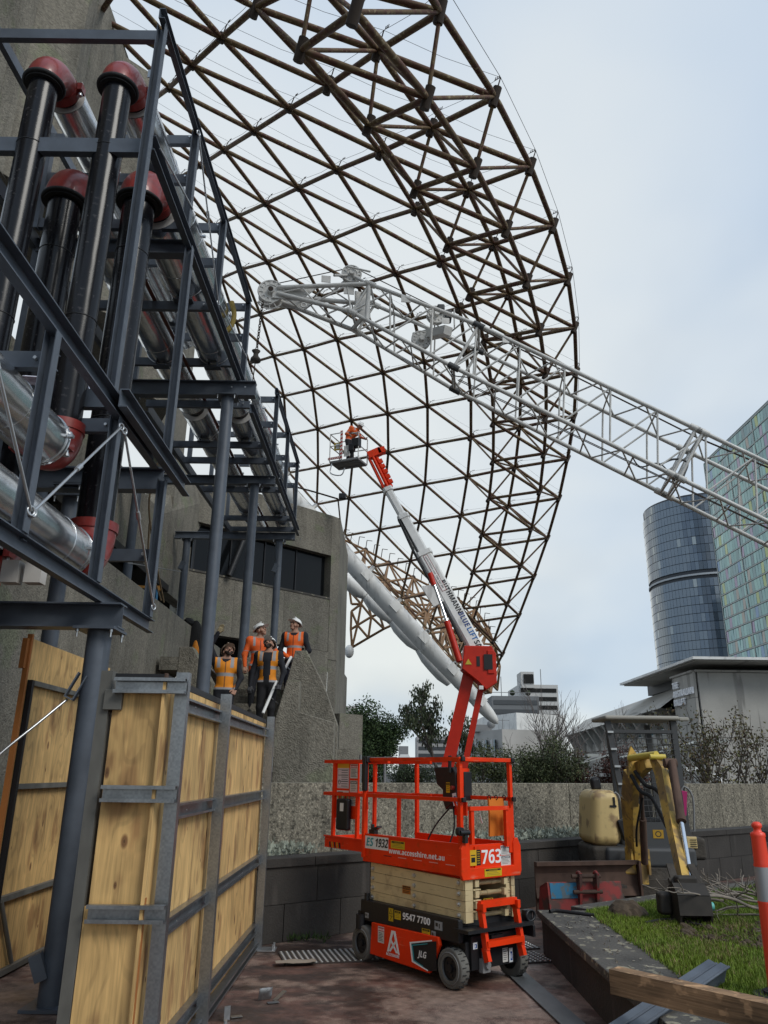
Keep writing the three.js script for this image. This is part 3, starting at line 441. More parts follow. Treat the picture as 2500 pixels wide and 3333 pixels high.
// ---------- white edge tubes that carry the shell ----------
{
  const t = thing('edge_tube', 'thick white riveted steel tube carrying the lower edge of the lattice', 'steel tube');
  const a = V(-6.6, 18.4, -39.3).add(V(-0.3, -0.42, 0.1)), b = FN.E14.clone().add(V(-0.33, -0.4, 0.1)), dir = b.clone().sub(a).normalize(), L = a.distanceTo(b), tip = b.clone().addScaledVector(dir, 1.6);
  const n = 13; for (let i = 0; i < n; i++) { const p = a.clone().addScaledVector(dir, L * i / n), q = a.clone().addScaledVector(dir, L * (i + 1) / n - 0.02); const R0 = i > 10 ? 0.48 - (i - 10) * 0.04 : 0.48, R1 = i > 9 ? 0.48 - (i - 9) * 0.04 : 0.48; mesh('tube_segment', [rod(p, q, R0, 22, R1), rod(q.clone().addScaledVector(dir, -0.05), q.clone().addScaledVector(dir, 0.05), R1 + 0.012, 22)], whitePaint, t); }
  const nose = []; for (let i = 0; i <= 8; i++) { const u = i / 8; nose.push(new THREE.Vector2(0.37 * Math.sqrt(Math.max(0, 1 - u * u)) + 0.001, u * 1.7)); } const ng = new THREE.LatheGeometry(nose, 20); ng.applyQuaternion(new THREE.Quaternion().setFromUnitVectors(UP, dir)); mesh('tube_nose', ng.translate(b.x, b.y, b.z), whitePaint, t);
  for (const k of ['O7', 'N8', 'M9', 'L10', 'J11', 'H12', 'F13', 'E14']) { const p = FN[k], foot = p.clone().sub(a), on = a.clone().addScaledVector(dir, foot.dot(dir)); mesh('bracket', [prof(secR(0.5, 0.3), on.clone().addScaledVector(dir, -0.2), on.clone().addScaledVector(dir, 0.35), V(-0.4, 0.6, 0.6)).translate(0.1, 0.05, 0.35), rod(on, p, 0.13, 8)], whitePaint, t); }
  mesh('seam', rod(a.clone().add(V(0.37, 0.37, 0.06)), b.clone().add(V(0.27, 0.27, 0.05)), 0.035, 6), whitePaint, t);
  const t2 = thing('edge_tube', 'slender white tapered steel tube running below the thick white tube', 'steel tube');
  const P = TUBE2.map((p) => P3(p).add(V(-0.5, -0.35, 2.5)));
  for (let i = 0; i < P.length - 1; i++) { const d = P[i + 1].clone().sub(P[i]), l = d.length(), pts = [[0.26, 0], [0.42, l * 0.25], [0.44, l * 0.5], [0.42, l * 0.75], [0.26, l - 0.05]].map((p) => new THREE.Vector2(p[0], p[1] - l / 2)); mesh('tube_segment', orient(new THREE.LatheGeometry(pts, 18), P[i], P[i + 1]), whitePaint, t2); mesh('bracket', rod(P[i], P[i].clone().add(V(0.45, 0.55, 0.2)), 0.11, 8), whitePaint, t2); }
}
// ---------- farther lattice wing, tan coloured ----------
{
  const f = thing('lattice_wing', 'farther tan coloured lattice wing seen behind the white tubes', 'lattice shell');
  const rows = WING_ROWS.map((r) => r.map(P3)), low = rows.map((r, j) => r.map((p, i) => p.clone().add(V(-0.4 + 0.1 * i, -1.5 + 0.75 * j, 1.2))));
  const T = (a, b, n, r) => mesh(n, rod(a, b, r, 6), tanTube, f);
  for (const [g, n] of [[rows, 'tube'], [low, 'inner_tube']]) for (let j = 0; j < 3; j++) for (let i = 0; i < 10; i++) { if (i < 9) T(g[j][i], g[j][i + 1], n, 0.095); if (j < 2) { T(g[j][i], g[j + 1][i], n, 0.09); if (i < 9) { T(g[j][i + 1], g[j + 1][i], n, 0.09); T(g[j][i], g[j + 1][i + 1], n, 0.08); } } }
  for (let j = 0; j < 3; j++) for (let i = 0; i < 10; i++) { T(rows[j][i], low[j][i], 'web_tube', 0.07); if (i < 9) T(rows[j][i], low[j][i + 1], 'web_tube', 0.07); if (j < 2) T(rows[j][i], low[j + 1][i], 'web_tube', 0.07); mesh('node', new THREE.SphereGeometry(0.2, 8, 6).translate(...rows[j][i].toArray()), rustDark, f); }
  const s = []; for (let i = 0; i < 9; i++) for (let q = 0; q < 3; q++) { const p = rows[0][i].clone().lerp(rows[0][i + 1], q / 3); s.push(rod(p, p.clone().add(V(0.1, 0.75, 0)), 0.03, 4), rod(p.clone().add(V(0.1, 0.75, 0)), p.clone().add(V(0.5, 0.7, 0)), 0.025, 4)); } mesh('bird_spike', s, rustDark, f).userData.kind = 'stuff';
  const W = WING_TIP.map(P3), E = [[0, 1], [1, 2], [2, 3], [4, 5], [5, 6], [7, 8], [8, 6], [6, 3], [3, 12], [1, 4], [2, 5], [1, 5], [2, 6], [3, 6], [5, 7], [5, 8], [6, 8], [9, 1], [10, 1], [10, 11], [11, 3], [11, 2], [0, 9], [2, 11], [4, 7], [11, 12], [10, 2]];
  for (const [a, b] of E) T(W[a], W[b], 'tip_tube', 0.1);
  mesh('tip_shoe', new THREE.SphereGeometry(0.5, 12, 8).scale(0.7, 1, 0.7).translate(...W[8].clone().add(V(-0.2, -0.3, 0)).toArray()), whitePaint, f);
}

// ---------- pipe rack ----------
const XR = -2.75, XL = -4.85, yU = (z) => 8.60 + 0.023 * -z, yT = (z) => 10.25 + 0.041 * -z;
{
  const r = thing('pipe_rack', 'tall blue grey steel pipe rack bolted from channels, posts and round columns', 'pipe rack');
  const part = (n, g, m = steel) => mesh(n, g, m, r);
  const bolt = (x, y, z, ax = 'z', s = 0.016) => part('bolt', cyl(s, 0.03, 6, x, y, z, ax), zinc);
  const chan = secC(0.075, 0.15, 0.01), chanM = mirrorX(chan), chanB = secC(0.09, 0.2, 0.012), chanBM = mirrorX(chanB), I1 = secI(0.15, 0.22, 0.012, 0.016), I2 = secI(0.17, 0.3, 0.014, 0.018), post = secC(0.1, 0.1, 0.008), postM = mirrorX(post);
  const along = (n, s, x, y0, z0, z1, y1 = y0) => part(n, prof(s, [x, y1, z1], [x, y0, z0]));
  const across = (n, s, y, z, x0 = XL, x1 = XR) => part(n, prof(s, [x0, y, z], [x1, y, z]));
  const up = (n, s, x, z, y0, y1) => part(n, prof(s, [x, y0, z], [x, y1, z], V(1, 0, 0)));
  // round columns with end plates, bolts, tie brackets
  const column = (x, z, y0, y1, rad) => {
    const c = part('column', cyl(rad, y1 - y0, 24, x, (y0 + y1) / 2, z)); 
    mesh('end_plate', bx(rad * 2 + 0.16, 0.025, rad * 2 + 0.16, x, y1 + 0.0135, z), steel, c); mesh('base_plate', bx(rad * 2 + 0.16, 0.025, rad * 2 + 0.16, x, y0 + 0.016, z), steel, c);
    for (const i of [-1, 1]) for (const j of [-1, 1]) mesh('bolt', [cyl(0.018, 0.025, 6, x + i * (rad + 0.045), y1 - 0.012, z + j * (rad + 0.045)), cyl(0.01, 0.09, 6, x + i * (rad + 0.045), y1 - 0.03, z + j * (rad + 0.045))], zinc, c);
    return c;
  };
  column(XR + 0.02, -7.42, 0, 3.15, 0.115);
  part('tie_bracket', xf([bx(0.012, 0.24, 0.1, -0.04), bx(0.012, 0.24, 0.1, 0.04), bx(0.09, 0.012, 0.1, 0, -0.12)], MT(-2.84, 2.62, -7.3, 0.2, 0, -0.42)));
  part('tie_bracket', xf([bx(0.012, 0.2, 0.1, -0.045), bx(0.012, 0.2, 0.1, 0.045), bx(0.1, 0.012, 0.1, 0, 0.1), bx(0.1, 0.2, 0.012, 0, 0, 0.05)], MT(-2.83, 0.32, -7.3, 0.2, 0, 0.4)));
  part('tie_rod', pipe([[-2.9, 2.5, -7.28], [-3.15, 2.15, -7.0], [-3.5, 1.75, -6.7], [-4.4, 1.1, -6.0]], 0.012, 8), zinc);
  column(-4.02, -9.3, 5.3, 5.32, 0.1); column(-4.02, -9.3, 0, 5.16, 0.1);
  column(-2.93, -12.85, 0, 8.44, 0.11); column(-3.22, -17.85, 0, 8.58, 0.11); column(-3.27, -23.1, 0, 8.72, 0.11);
  column(-6.1, -12.85, 5.35, 8.44, 0.11); column(-6.11, -17.85, 5.35, 8.58, 0.11); column(-6.15, -23.1, 5.35, 8.72, 0.11);
  for (const [x, z, y] of [[-6.15, -23.1, 8.3], [-3.27, -23.1, 8.25]]) part('tie_bracket', xf([bx(0.012, 0.26, 0.12, -0.06), bx(0.012, 0.26, 0.12, 0.06), bx(0.13, 0.012, 0.12, 0, -0.13), bx(0.13, 0.26, 0.012, 0, 0, 0.06)], MT(x - 0.05, y - 0.45, z + 0.15, 0, 0, -0.35)));
  part('tie_rod', rod([-6.2, 7.65, -22.95], [-5.9, 6.4, -17.2], 0.012, 5), zinc);
  // low bay near the camera
  part('cross_beam', prof(secI(0.2, 0.24, 0.012, 0.016), [-9, 3.3, -7.42], [-2.53, 3.3, -7.42]));
  part('cross_beam', prof(secI(0.2, 0.24, 0.012, 0.016), [-9, 3.3, -2.2], [-2.53, 3.3, -2.2]));
  along('bottom_chord', chan, XR - 0.04, 3.5, 1, -9.1); along('bottom_chord', chanM, XL, 3.5, 1, -9.1);
  along('top_chord', chanB, XR - 0.04, 5.4, 1, -8.55); along('top_chord', chanBM, XL, 5.4, 1, -8.55);
  along('top_chord', chanB, XR + 0.075, 5.43, -6.95, -9.6);
  for (const z of [-2.4, -4.0, -5.6]) for (const [x, s] of [[XR, post], [XL, postM]]) up('post', s, x, z, 3.58, 5.3);
  for (const [x, s] of [[XR, post], [XL, postM]]) { up('post', s, x, -7.2, 3.58, 5.3); up('post', s, x - 0.02, -7.02, 5.505, yT(-7.0) - 0.08); up('post', s, x, -8.95, 3.58, 5.3); up('post', s, x + (x > -4 ? 0.03 : 0), -8.9, 5.5, yU(-9) - 0.11); }
  for (const z of [-4.0, -5.6]) { across('cross_member', chan, 5.12, z - 0.06); across('cross_member', chanM.map(([x, y]) => [x, y]), 3.62, z - 0.1); bolt(XR - 0.16, 5.12, z - 0.04); }
  across('cross_member', chanB, 5.62, -7.35); across('cross_member', chan, 5.28, -7.28); bolt(XR - 0.15, 5.28, -7.27);
  across('cross_member', chan, 4.35, -8.98, -3.9, XR); bolt(XR - 0.14, 4.35, -8.93, 'z', 0.024);
  across('cross_member', I2, 5.42, -9.25, -6.4, XR - 0.1);
  // tie rods with clips
  const tie = (a, b) => { const t = part('tie_rod', rod(a, b, 0.013, 6), zinc); const m = P3(a).lerp(P3(b), 0.45), d = P3(b).sub(P3(a)).normalize(); mesh('turnbuckle', rod(m.clone().addScaledVector(d, -0.05), m.clone().addScaledVector(d, 0.05), 0.024, 6), zinc, t); for (const p of [a, b]) mesh('clip', new THREE.TorusGeometry(0.035, 0.011, 6, 12).rotateY(1.2).translate(...p), zinc, t); };
  tie([XR + 0.06, 3.75, -5.58], [XR + 0.06, 5.2, -7.15]); tie([XR + 0.06, 5.2, -4.0], [XR + 0.06, 3.75, -5.55]); tie([XR + 0.06, 5.2, -7.25], [XR + 0.06, 3.7, -8.9]);
  tie([XL, 3.75, -5.58], [XL, 5.2, -7.15]);
  // upper bays: long chords slope up a little towards the arch
  for (const [x, s, sb] of [[XR - 0.04, chan, chanB], [XL, chanM, chanBM]]) {
    along('bottom_chord', sb, x, yU(-7), -7.05, -13.7, yU(-13.7)); along('bottom_chord', sb, x, yU(-14.3), -14.25, -23.6, yU(-23.6));
    along('top_chord', s, x, yT(-6.9), -6.85, -13.35, yT(-13.35)); along('top_chord', s, x, yT(-17.4), -17.35, -22.9, yT(-22.9));
  }
  const zs = [-8.72, -10.7, -13.2, -17.6, -20.0, -22.5];
  for (const z of zs) for (const [x, s] of [[XR, post], [XL, postM]]) up('post', s, x, z, yU(z) + 0.1, yT(z) - 0.076);
  for (const z of zs) { across('cross_member', chan, yT(z) - 0.08, z - 0.08); across('cross_member', chan, yT(z) - 0.78, z - 0.08); bolt(XR - 0.12, yT(z) - 0.78, z - 0.04); bolt(XR - 0.12, yT(z) - 0.08, z - 0.04); }
  across('cross_member', chan, yT(-6.9) - 0.03, -7.12); across('cross_member', chanB, yU(-7.1), -7.1);
  across('cross_member', chan, yU(-8.75) + 0.2, -8.75); across('cross_beam', I1, yU(-8.8) - 0.06, -8.95);
  for (const z of [-10.45, -14.05, -16.2, -17.2, -19.35, -22.0, -23.2]) { across('cross_member', chan, yU(z) - 0.0, z); bolt(XR - 0.13, yU(z), z + 0.03); }
  across('cross_member', chan, yU(-12.6) + 0.17, -12.6);
  part('cross_beam', prof(I2, [-6.5, 8.62, -12.85], [-2.42, 8.62, -12.85])); part('cross_beam', prof(I1, [-6.5, 8.72, -17.85], [-2.72, 8.72, -17.85])); part('cross_beam', prof(I1, [-6.55, 8.86, -23.1], [-2.78, 8.86, -23.1]));
  for (const z of [-12.85, -17.85, -23.1]) for (const x of [-2.6, -2.85]) bolt(x, z === -12.85 ? 8.62 : 8.75, z + 0.1);
  // thin diagonal ties of the upper bays
  tie([XR + 0.05, yT(-7.2) - 0.1, -8.6], [XR + 0.05, yU(-10.7) + 0.15, -10.6]); part('tie_rod', rod([XR + 0.06, yU(-7.2) + 0.05, -7.2], [XR + 0.06, yU(-7.2) + 0.45, -8.7], 0.012, 5), zinc);
  part('tie_rod', rod([XR + 0.06, yU(-10.7) + 0.15, -10.6], [XR + 0.06, yU(-13) + 0.55, -13.1], 0.012, 5), zinc);
  part('lug', bx(0.1, 0.12, 0.012, XR - 0.12, 9.85, -7.1), galv);
}
// ---------- pipes ----------
function band(p, r, parent, name = 'strap', mat = zinc) { return mesh(name, [new THREE.TorusGeometry(r + 0.004, 0.009, 5, 30).translate(...p), bx(0.05, 0.03, 0.05, p[0] + r + 0.03, p[1] + 0.02, p[2])], mat, parent); }
function insulated(label, x, yf, z0, z1, r, breaks = []) {
  const t = thing('insulated_pipe', label, 'pipe', 'silver clad pipes on the rack'); const cuts = [z0, ...breaks.flatMap((b) => [b + 0.18, b - 0.18]), z1];
  for (let i = 0; i < cuts.length; i += 2) for (let z = cuts[i], k = 0; z > cuts[i + 1] + 0.05; z -= 1.15, k++) { const ze = Math.max(cuts[i + 1], z - 1.15); const g = rod([x, yf(z), z], [x, yf(ze), ze], r + (k % 2) * 0.003, 36, r + (k % 2) * 0.003, true); const m = mesh('cladding', [g, new THREE.TorusGeometry(r + 0.002, 0.006, 5, 32).translate(x, yf(ze), ze)], clad, t, false); const uv = m.geometry.attributes.uv; for (let q = 0; q < uv.count; q++) uv.setXY(q, uv.getX(q) * 1.6, uv.getY(q) * 1.15 + k); }
  const ends = []; for (const z of cuts) ends.push(new THREE.RingGeometry(r * 0.66, r, 30).translate(x, yf(z), z + 0.004), new THREE.RingGeometry(r * 0.66, r, 30).rotateY(Math.PI).translate(x, yf(z), z - 0.004)); mesh('insulation', ends, foam, t);
  mesh('carrier_pipe', rod([x, yf(z0 + 0.2), z0 + 0.2], [x, yf(z1), z1], r * 0.66, 24), blackPipe, t);
  return t;
}
function saddle(t, x, y, z, r) { mesh('saddle', [bx(0.3, 0.012, 0.16, x, y - r - 0.07, z), bx(0.012, 0.07, 0.16, x - 0.09, y - r - 0.03, z), bx(0.012, 0.07, 0.16, x + 0.09, y - r - 0.03, z)], steel, t); band([x, y, z], r, t); }
{
  const ya = (z) => yT(z) - 0.44, yb = (z) => yU(z) + 0.42;
  const s1 = insulated('silver clad pipe at upper left of the rack, fed by the topmost left red elbow', -4.2, ya, -7.75, -14.0, 0.24);
  const s2 = insulated('outermost silver clad pipe along the upper right edge of the rack', -3.32, ya, -7.8, -23.2, 0.25);
  const s3 = insulated('lower left silver clad pipe of the rack with a bare white ringed gap', -4.15, yb, -8.75, -24.0, 0.3, [-15.0]);
  const s4 = insulated('lower right silver clad pipe of the rack with a bare white ringed gap', -3.2, yb, -8.75, -23.7, 0.31, [-15.1]);
  for (const z of [-10.6, -13.1, -17.5, -20, -22.4]) { saddle(s2, -3.32, ya(z), z, 0.25); if (z > -14) saddle(s1, -4.2, ya(z), z, 0.24); }
  for (const z of [-10.4, -12.6, -16.2, -19.3, -22]) { saddle(s3, -4.15, yb(z), z, 0.3); saddle(s4, -3.2, yb(z), z, 0.31); }
  // risers with red elbows; lower elbows turn towards the camera
  const riser = (label, x, z, yLow, yHigh, rad, rIns) => {
    const t = thing('riser_pipe', label, 'pipe', 'black riser pipes with red elbows'); const R = rad * 2.1;
    mesh('pipe', rod([x, yLow + R, z], [x, yHigh - R, z], rad, 40), blackPipe, t);
    const weld = []; for (let y = yLow + R + 1.3; y < yHigh - R - 0.4; y += 2.3) weld.push(new THREE.TorusGeometry(rad, 0.008, 5, 30).rotateX(Math.PI / 2).translate(x, y, z)); mesh('weld', weld.length ? weld : [new THREE.TorusGeometry(rad, 0.008, 5, 30).rotateX(Math.PI / 2).translate(x, (yLow + yHigh) / 2, z)], blackMetal, t);
    // top bend: from up to -z
    const arc = (pts, rr_) => new THREE.TubeGeometry(new THREE.CatmullRomCurve3(pts), 14, rr_, 26);
    const q = (cy, cz, a0, a1) => { const p = []; for (let i = 0; i <= 8; i++) { const a = a0 + (a1 - a0) * i / 8; p.push(V(x, cy + Math.sin(a) * R, cz + Math.cos(a) * R)); } return p; };
    const e1 = mesh('elbow', arc(q(yHigh - R, z - R, 0, Math.PI / 2), rad * 1.3), redFit, t);
    mesh('gasket_rim', [new THREE.TorusGeometry(rad * 1.34, 0.028, 10, 36).rotateX(Math.PI / 2).translate(x, yHigh - R - 0.01, z), cyl(rad * 1.29, 0.07, 30, x, yHigh - R - 0.02, z)], rubber, e1);
    mesh('coupling', [cyl(rad * 1.34, 0.12, 30, x, yHigh, z - R - 0.06, 'z'), bx(0.09, 0.1, 0.12, x + rad * 1.42, yHigh + 0.02, z - R - 0.06), bx(0.09, 0.1, 0.12, x - rad * 1.42, yHigh - 0.02, z - R - 0.06)], redFit, e1);
    mesh('bolt', [cyl(0.018, 0.2, 8, x + rad * 1.48, yHigh + 0.02, z - R - 0.06), cyl(0.03, 0.03, 6, x + rad * 1.48, yHigh - 0.07, z - R - 0.06)], zinc, e1);
    const e2 = mesh('elbow', arc(q(yLow + R, z + R, -Math.PI / 2, -Math.PI), rad * 1.22), redFit, t);
    mesh('coupling', [cyl(rad * 1.36, 0.13, 30, x, yLow, z + R + 0.05, 'z'), bx(0.1, 0.11, 0.13, x + rad * 1.44, yLow + 0.02, z + R + 0.05), bx(0.1, 0.11, 0.13, x - rad * 1.44, yLow, z + R + 0.05), cyl(rad * 1.3, 0.1, 30, x, yLow + R + 0.02, z)], redFit, e2);
    mesh('bolt', [cyl(0.018, 0.22, 8, x + rad * 1.5, yLow + 0.02, z + R + 0.05), cyl(0.03, 0.03, 6, x + rad * 1.5, yLow + 0.13, z + R + 0.05), cyl(0.03, 0.03, 6, x + rad * 1.5, yLow - 0.09, z + R + 0.05)], zinc, e2);
    return t;
  };
  riser('tall black riser at far left with the topmost left red elbow', -4.2, -7.2, 4.85, ya(-7.5), 0.165);
  riser('tall black riser with the topmost right red elbow beside the grey post', -3.32, -7.25, 4.85, ya(-7.5), 0.165);
  riser('thick black riser with the lower left red elbow', -4.15, -8.1, 3.97, yb(-8.4), 0.2);
  riser('thick black riser partly hidden behind the posts with the lower right red elbow', -3.2, -8.1, 3.97, yb(-8.4), 0.2);
  for (const [x, y, l, z1, r] of [[-3.25, 4.85, 'wide silver clad pipe entering at left with red coupling, upper one', -6.72, 0.25], [-3.2, 3.97, 'wide silver clad pipe entering at left with red coupling, lower one', -7.5, 0.26], [-4.2, 4.85, 'silver clad pipe at the left edge behind the nearest posts', -6.7, 0.25], [-4.15, 3.97, 'lowest silver clad pipe at the left edge ending in a red elbow', -7.5, 0.26]]) {
    const t = insulated(l, x, () => y, 1, z1, r); band([x, y, z1 + 0.06], r, t);
    if (y < 4) mesh('saddle_block', [bx(0.15, 0.2, 0.12, x + 0.09, 3.55, -6.7), bx(0.15, 0.2, 0.12, x - 0.12, 3.55, -6.7)], foam, t);
  }
  solo('copper_pipe', rod([-3.85, 3.62, -2], [-3.85, 3.62, -7.5], 0.04, 12), copper, 'short copper pipe at the left edge under the lowest pipe', 'pipe');
  const br = solo('thin_pipe', rod([-3.68, yU(-9) + 0.1, -8.8], [-3.68, yU(-24) + 0.1, -24.4], 0.032, 10), std({ color: lin(0.1, 0.03, 0.018), roughness: 0.6 }), 'thin red brown pipe running between the lower silver pipes', 'pipe');
}
// paper roll tied onto a beam
{
  const t = thing('paper_roll', 'rolled white plan sheets tied onto a grey beam of the rack', 'paper roll', null, [-3.5, 5.745, -7.33], 0.12);
  mesh('sheet', xf([cyl(0.05, 0.66, 14, 0, 0.05, 0, 'x'), bx(0.5, 0.006, 0.14, -0.05, 0.012, 0.1)], MT(0, 0, 0)), std({ map: print(256, 64, (c, w, h) => { c.fillStyle = '#dfe0ee'; c.fillRect(0, 0, w, h); c.fillStyle = '#44465c'; c.font = '20px sans-serif'; for (let i = 0; i < 3; i++) c.fillRect(20, 14 + i * 15, 90 + 40 * i, 3); }).map, roughness: 0.9 }), t, false);
  mesh('string', pipe([[0.18, 0.1, 0.05], [0.2, 0.02, 0.09], [0.19, -0.1, 0.1], [0.2, -0.3, 0.1]], 0.006, 5), whitePlain, t);
}
// rope, step ladder, jacket and glove on the wall
solo('hanging_rope', [pipe([[-5.1, 8.4, -16], [-5.15, 7.4, -15.9], [-5.1, 6.4, -16.6], [-5.15, 5.62, -17.8]], 0.022, 6), pipe([[-5.14, 7.0, -16.05], [-5.2, 6.3, -16.5], [-5.16, 5.62, -17.6]], 0.02, 6)], ropeMat, 'brown rope hanging down behind the tall grey columns', 'rope');
{
  const t = thing('step_ladder', 'blue step ladder with orange top standing behind the concrete wall', 'ladder', null, [-5.95, 5.35, -18.6], 0.3); const blue = std({ color: lin(0.02, 0.16, 0.32), roughness: 0.5 }), or = std({ color: lin(0.5, 0.22, 0.03), roughness: 0.6 });
  for (const [x, z] of [[-0.35, 0.12], [0.35, 0.12], [-0.35, -0.2], [0.35, -0.2]]) mesh('leg', rod([x * 1.1, 0, z * 1.6], [x, 0.78, z * 0.3], 0.03, 8), blue, t);
  mesh('top', [rbx(0.85, 0.06, 0.12, 0.01, 0, 0.8, 0), bx(0.09, 0.12, 0.14, 0.4, 0.8, 0), bx(0.09, 0.12, 0.14, -0.4, 0.8, 0)], or, t); for (const y of [0.25, 0.5]) mesh('step', bx(0.72, 0.03, 0.08, 0, y, 0.1), blue, t);
}
{
  const fold = (w, h, d, s) => { const g = new THREE.SphereGeometry(1, 18, 16), p = g.attributes.position; for (let i = 0; i < p.count; i++) { const k = 1 + 0.22 * (fbm(p.getX(i) * 2 + 9, p.getY(i) * 2 + 9, 64, 3, s) - 0.5) * 2; p.setXYZ(i, p.getX(i) * w * k * (1 - 0.25 * p.getY(i)), p.getY(i) * h, p.getZ(i) * d * k); } g.computeVertexNormals(); return g; };
  solo('black_jacket', [fold(0.28, 0.72, 0.14, 5).translate(-5.1, 5.05, -20.9), fold(0.16, 0.12, 0.3, 6).translate(-5.3, 5.72, -20.95)], std({ color: lin(0.008, 0.008, 0.009), roughness: 0.9 }), 'black jacket hanging over the top of the concrete wall', 'jacket');
  solo('orange_glove', [fold(0.12, 0.42, 0.07, 8).translate(-4.98, 4.75, -20.55), rod([-4.98, 4.6, -20.5], [-4.93, 4.4, -20.5], 0.03, 6)], std({ color: lin(0.5, 0.17, 0.01), roughness: 0.8 }), 'orange cloth hanging beside the black jacket on the wall', 'cloth');
}

// ---------- scissor lift ----------
const liftDecal = {};
{
  const t = thing('scissor_lift', 'orange and cream electric scissor lift parked on the red paving', 'scissor lift', null, [0.595, 0.004, -8.955], -0.906);
  const black = blackMetal, P = (n, g, m, par = t) => mesh(n, g, m, par);
  const white = std({ color: lin(0.8, 0.8, 0.8), roughness: 0.5 }), teal = std({ color: lin(0.03, 0.3, 0.34), roughness: 0.5 });
  // lettering helpers: on the long side (+z) and on the end face (+x)
  const sideTxt = (s, size, x, y, z, mat, par, squash = 1, slant = 0) => { const g = letters(s, size, 0.002); g.scale(squash, 1, 1); if (slant) g.applyMatrix4(new THREE.Matrix4().set(1, slant, 0, 0, 0, 1, 0, 0, 0, 0, 1, 0, 0, 0, 0, 1)); return mesh('lettering', g.translate(x, y, z), mat, par); };
  const sidePanel = (w, h, x, y, z, mat, par, n = 'sticker', ry = 0) => mesh(n, new THREE.BoxGeometry(w, h, 0.002).rotateY(ry).translate(x, y, z), mat, par, false);
  const sticker = (w, h, bg, lines, head) => print(Math.round(w), Math.round(h), (c) => { c.fillStyle = bg; c.fillRect(0, 0, w, h); if (head) { c.fillStyle = head[0]; c.fillRect(w * 0.06, h * 0.06, w * 0.88, h * 0.22); c.fillStyle = head[2] || '#fff'; c.font = `bold ${Math.round(h * 0.17)}px sans-serif`; c.textAlign = 'center'; c.textBaseline = 'middle'; c.fillText(head[1], w / 2, h * 0.18); } c.fillStyle = '#444'; for (let i = 0; i < lines; i++) c.fillRect(w * 0.12, h * (head ? 0.38 : 0.14) + i * h * (head ? 0.56 : 0.8) / lines, w * (0.6 + 0.16 * ((i * 37) % 3) / 2), h * 0.035); });
  const yellowS = sticker(96, 64, '#c9a80e', 3, ['#111', 'CAUTION', '#c9a80e']), dangerS = sticker(64, 96, '#c9c5c2', 6, ['#a01c28', 'DANGER']), cautionS = sticker(64, 64, '#c8c5c0', 4, ['#222', 'CAUTION']), warnS = print(48, 80, (c) => { c.fillStyle = '#b89a10'; c.fillRect(0, 0, 48, 80); c.strokeStyle = '#111'; c.lineWidth = 3; c.beginPath(); c.moveTo(24, 8); c.lineTo(40, 34); c.lineTo(8, 34); c.closePath(); c.stroke(); c.beginPath(); c.moveTo(10, 48); c.lineTo(38, 48); c.lineTo(14, 74); c.stroke(); }), infoS = print(64, 48, (c) => { c.fillStyle = '#8f9499'; c.fillRect(0, 0, 64, 48); c.fillStyle = '#222'; c.fillRect(8, 10, 20, 20); c.fillRect(36, 12, 8, 26); }), blueS = print(48, 48, (c) => { c.fillStyle = '#d4d8dc'; c.fillRect(0, 0, 48, 48); c.fillStyle = '#123f86'; c.fillRect(16, 12, 26, 30); c.fillStyle = '#fff'; c.fillRect(22, 18, 6, 18); });
  // chassis
  const ch = P('chassis', [rbx(1.5, 0.2, 0.74, 0.015, 0, 0.485, 0), bx(0.8, 0.3, 0.5, -0.05, 0.27, 0), rbx(0.3, 0.2, 0.7, 0.02, 0.66, 0.3, 0), bx(0.16, 0.2, 0.6, -0.72, 0.28, 0)], black);
  P('side_beam', rbx(1.54, 0.2, 0.06, 0.012, 0.03, 0.485, 0.4), black); P('side_beam', rbx(1.54, 0.2, 0.06, 0.012, 0.03, 0.485, -0.4), black);
  P('cover_tray', [bx(0.2, 0.03, 0.9, 0.85, 0.5, 0), bx(0.2, 0.1, 0.03, 0.85, 0.43, -0.45), bx(0.05, 0.12, 0.1, 0.86, 0.55, -0.45)], black);
  for (const z of [0.45, -0.45]) { // swing-out side doors
    const d = P('side_door', ext([[-0.52, 0.1], [-0.5, 0.385], [0.53, 0.4], [0.55, 0.34], [0.4, 0.085]].map(([x, y]) => [x, y]), 0.03, 0.006).translate(0, 0, z > 0 ? z - 0.03 : z), lift);
    if (z > 0) {
      P('door_panel', ext([[0.14, 0.3], [0.52, 0.37], [0.52, 0.12], [0.4, 0.1], [0.17, 0.14]], 0.004).translate(0, 0, 0.459), black, d);
      P('stripe', ext([[0.13, 0.305], [0.46, 0.372], [0.46, 0.362], [0.152, 0.295], [0.185, 0.15], [0.4, 0.108], [0.4, 0.098], [0.165, 0.138]], 0.003).translate(0, 0, 0.463), white, d);
      P('stripe', ext([[0.162, 0.285], [0.40, 0.335], [0.39, 0.325], [0.175, 0.28], [0.2, 0.16], [0.33, 0.13], [0.33, 0.122], [0.19, 0.152]], 0.003).translate(0, 0, 0.4635), teal, d);
      sideTxt('JLG', 0.056, 0.26, 0.2, 0.465, white, d, 0.95, 0.2); sideTxt('ACCESSHIRE', 0.026, -0.245, 0.132, 0.4605, white, d);
      // emblem: open letter A with two crossing strokes
      const em = (pts) => ext(pts, 0.003).translate(-0.13, 0.165, 0.4605);
      P('emblem', [em([[-0.1, 0], [-0.075, 0], [0.0, 0.185], [0.0, 0.2], [-0.03, 0.2]]), em([[0.1, 0], [0.075, 0], [-0.0, 0.185], [0.0, 0.2], [0.03, 0.2]]), em([[-0.07, 0.01], [-0.045, 0.005], [0.045, 0.1], [0.035, 0.12]]), em([[0.07, 0.01], [0.045, 0.005], [-0.045, 0.1], [-0.035, 0.12]])], white, d);
      sidePanel(0.1, 0.15, -0.335, 0.3, 0.4605, dangerS, d);
    }
  }
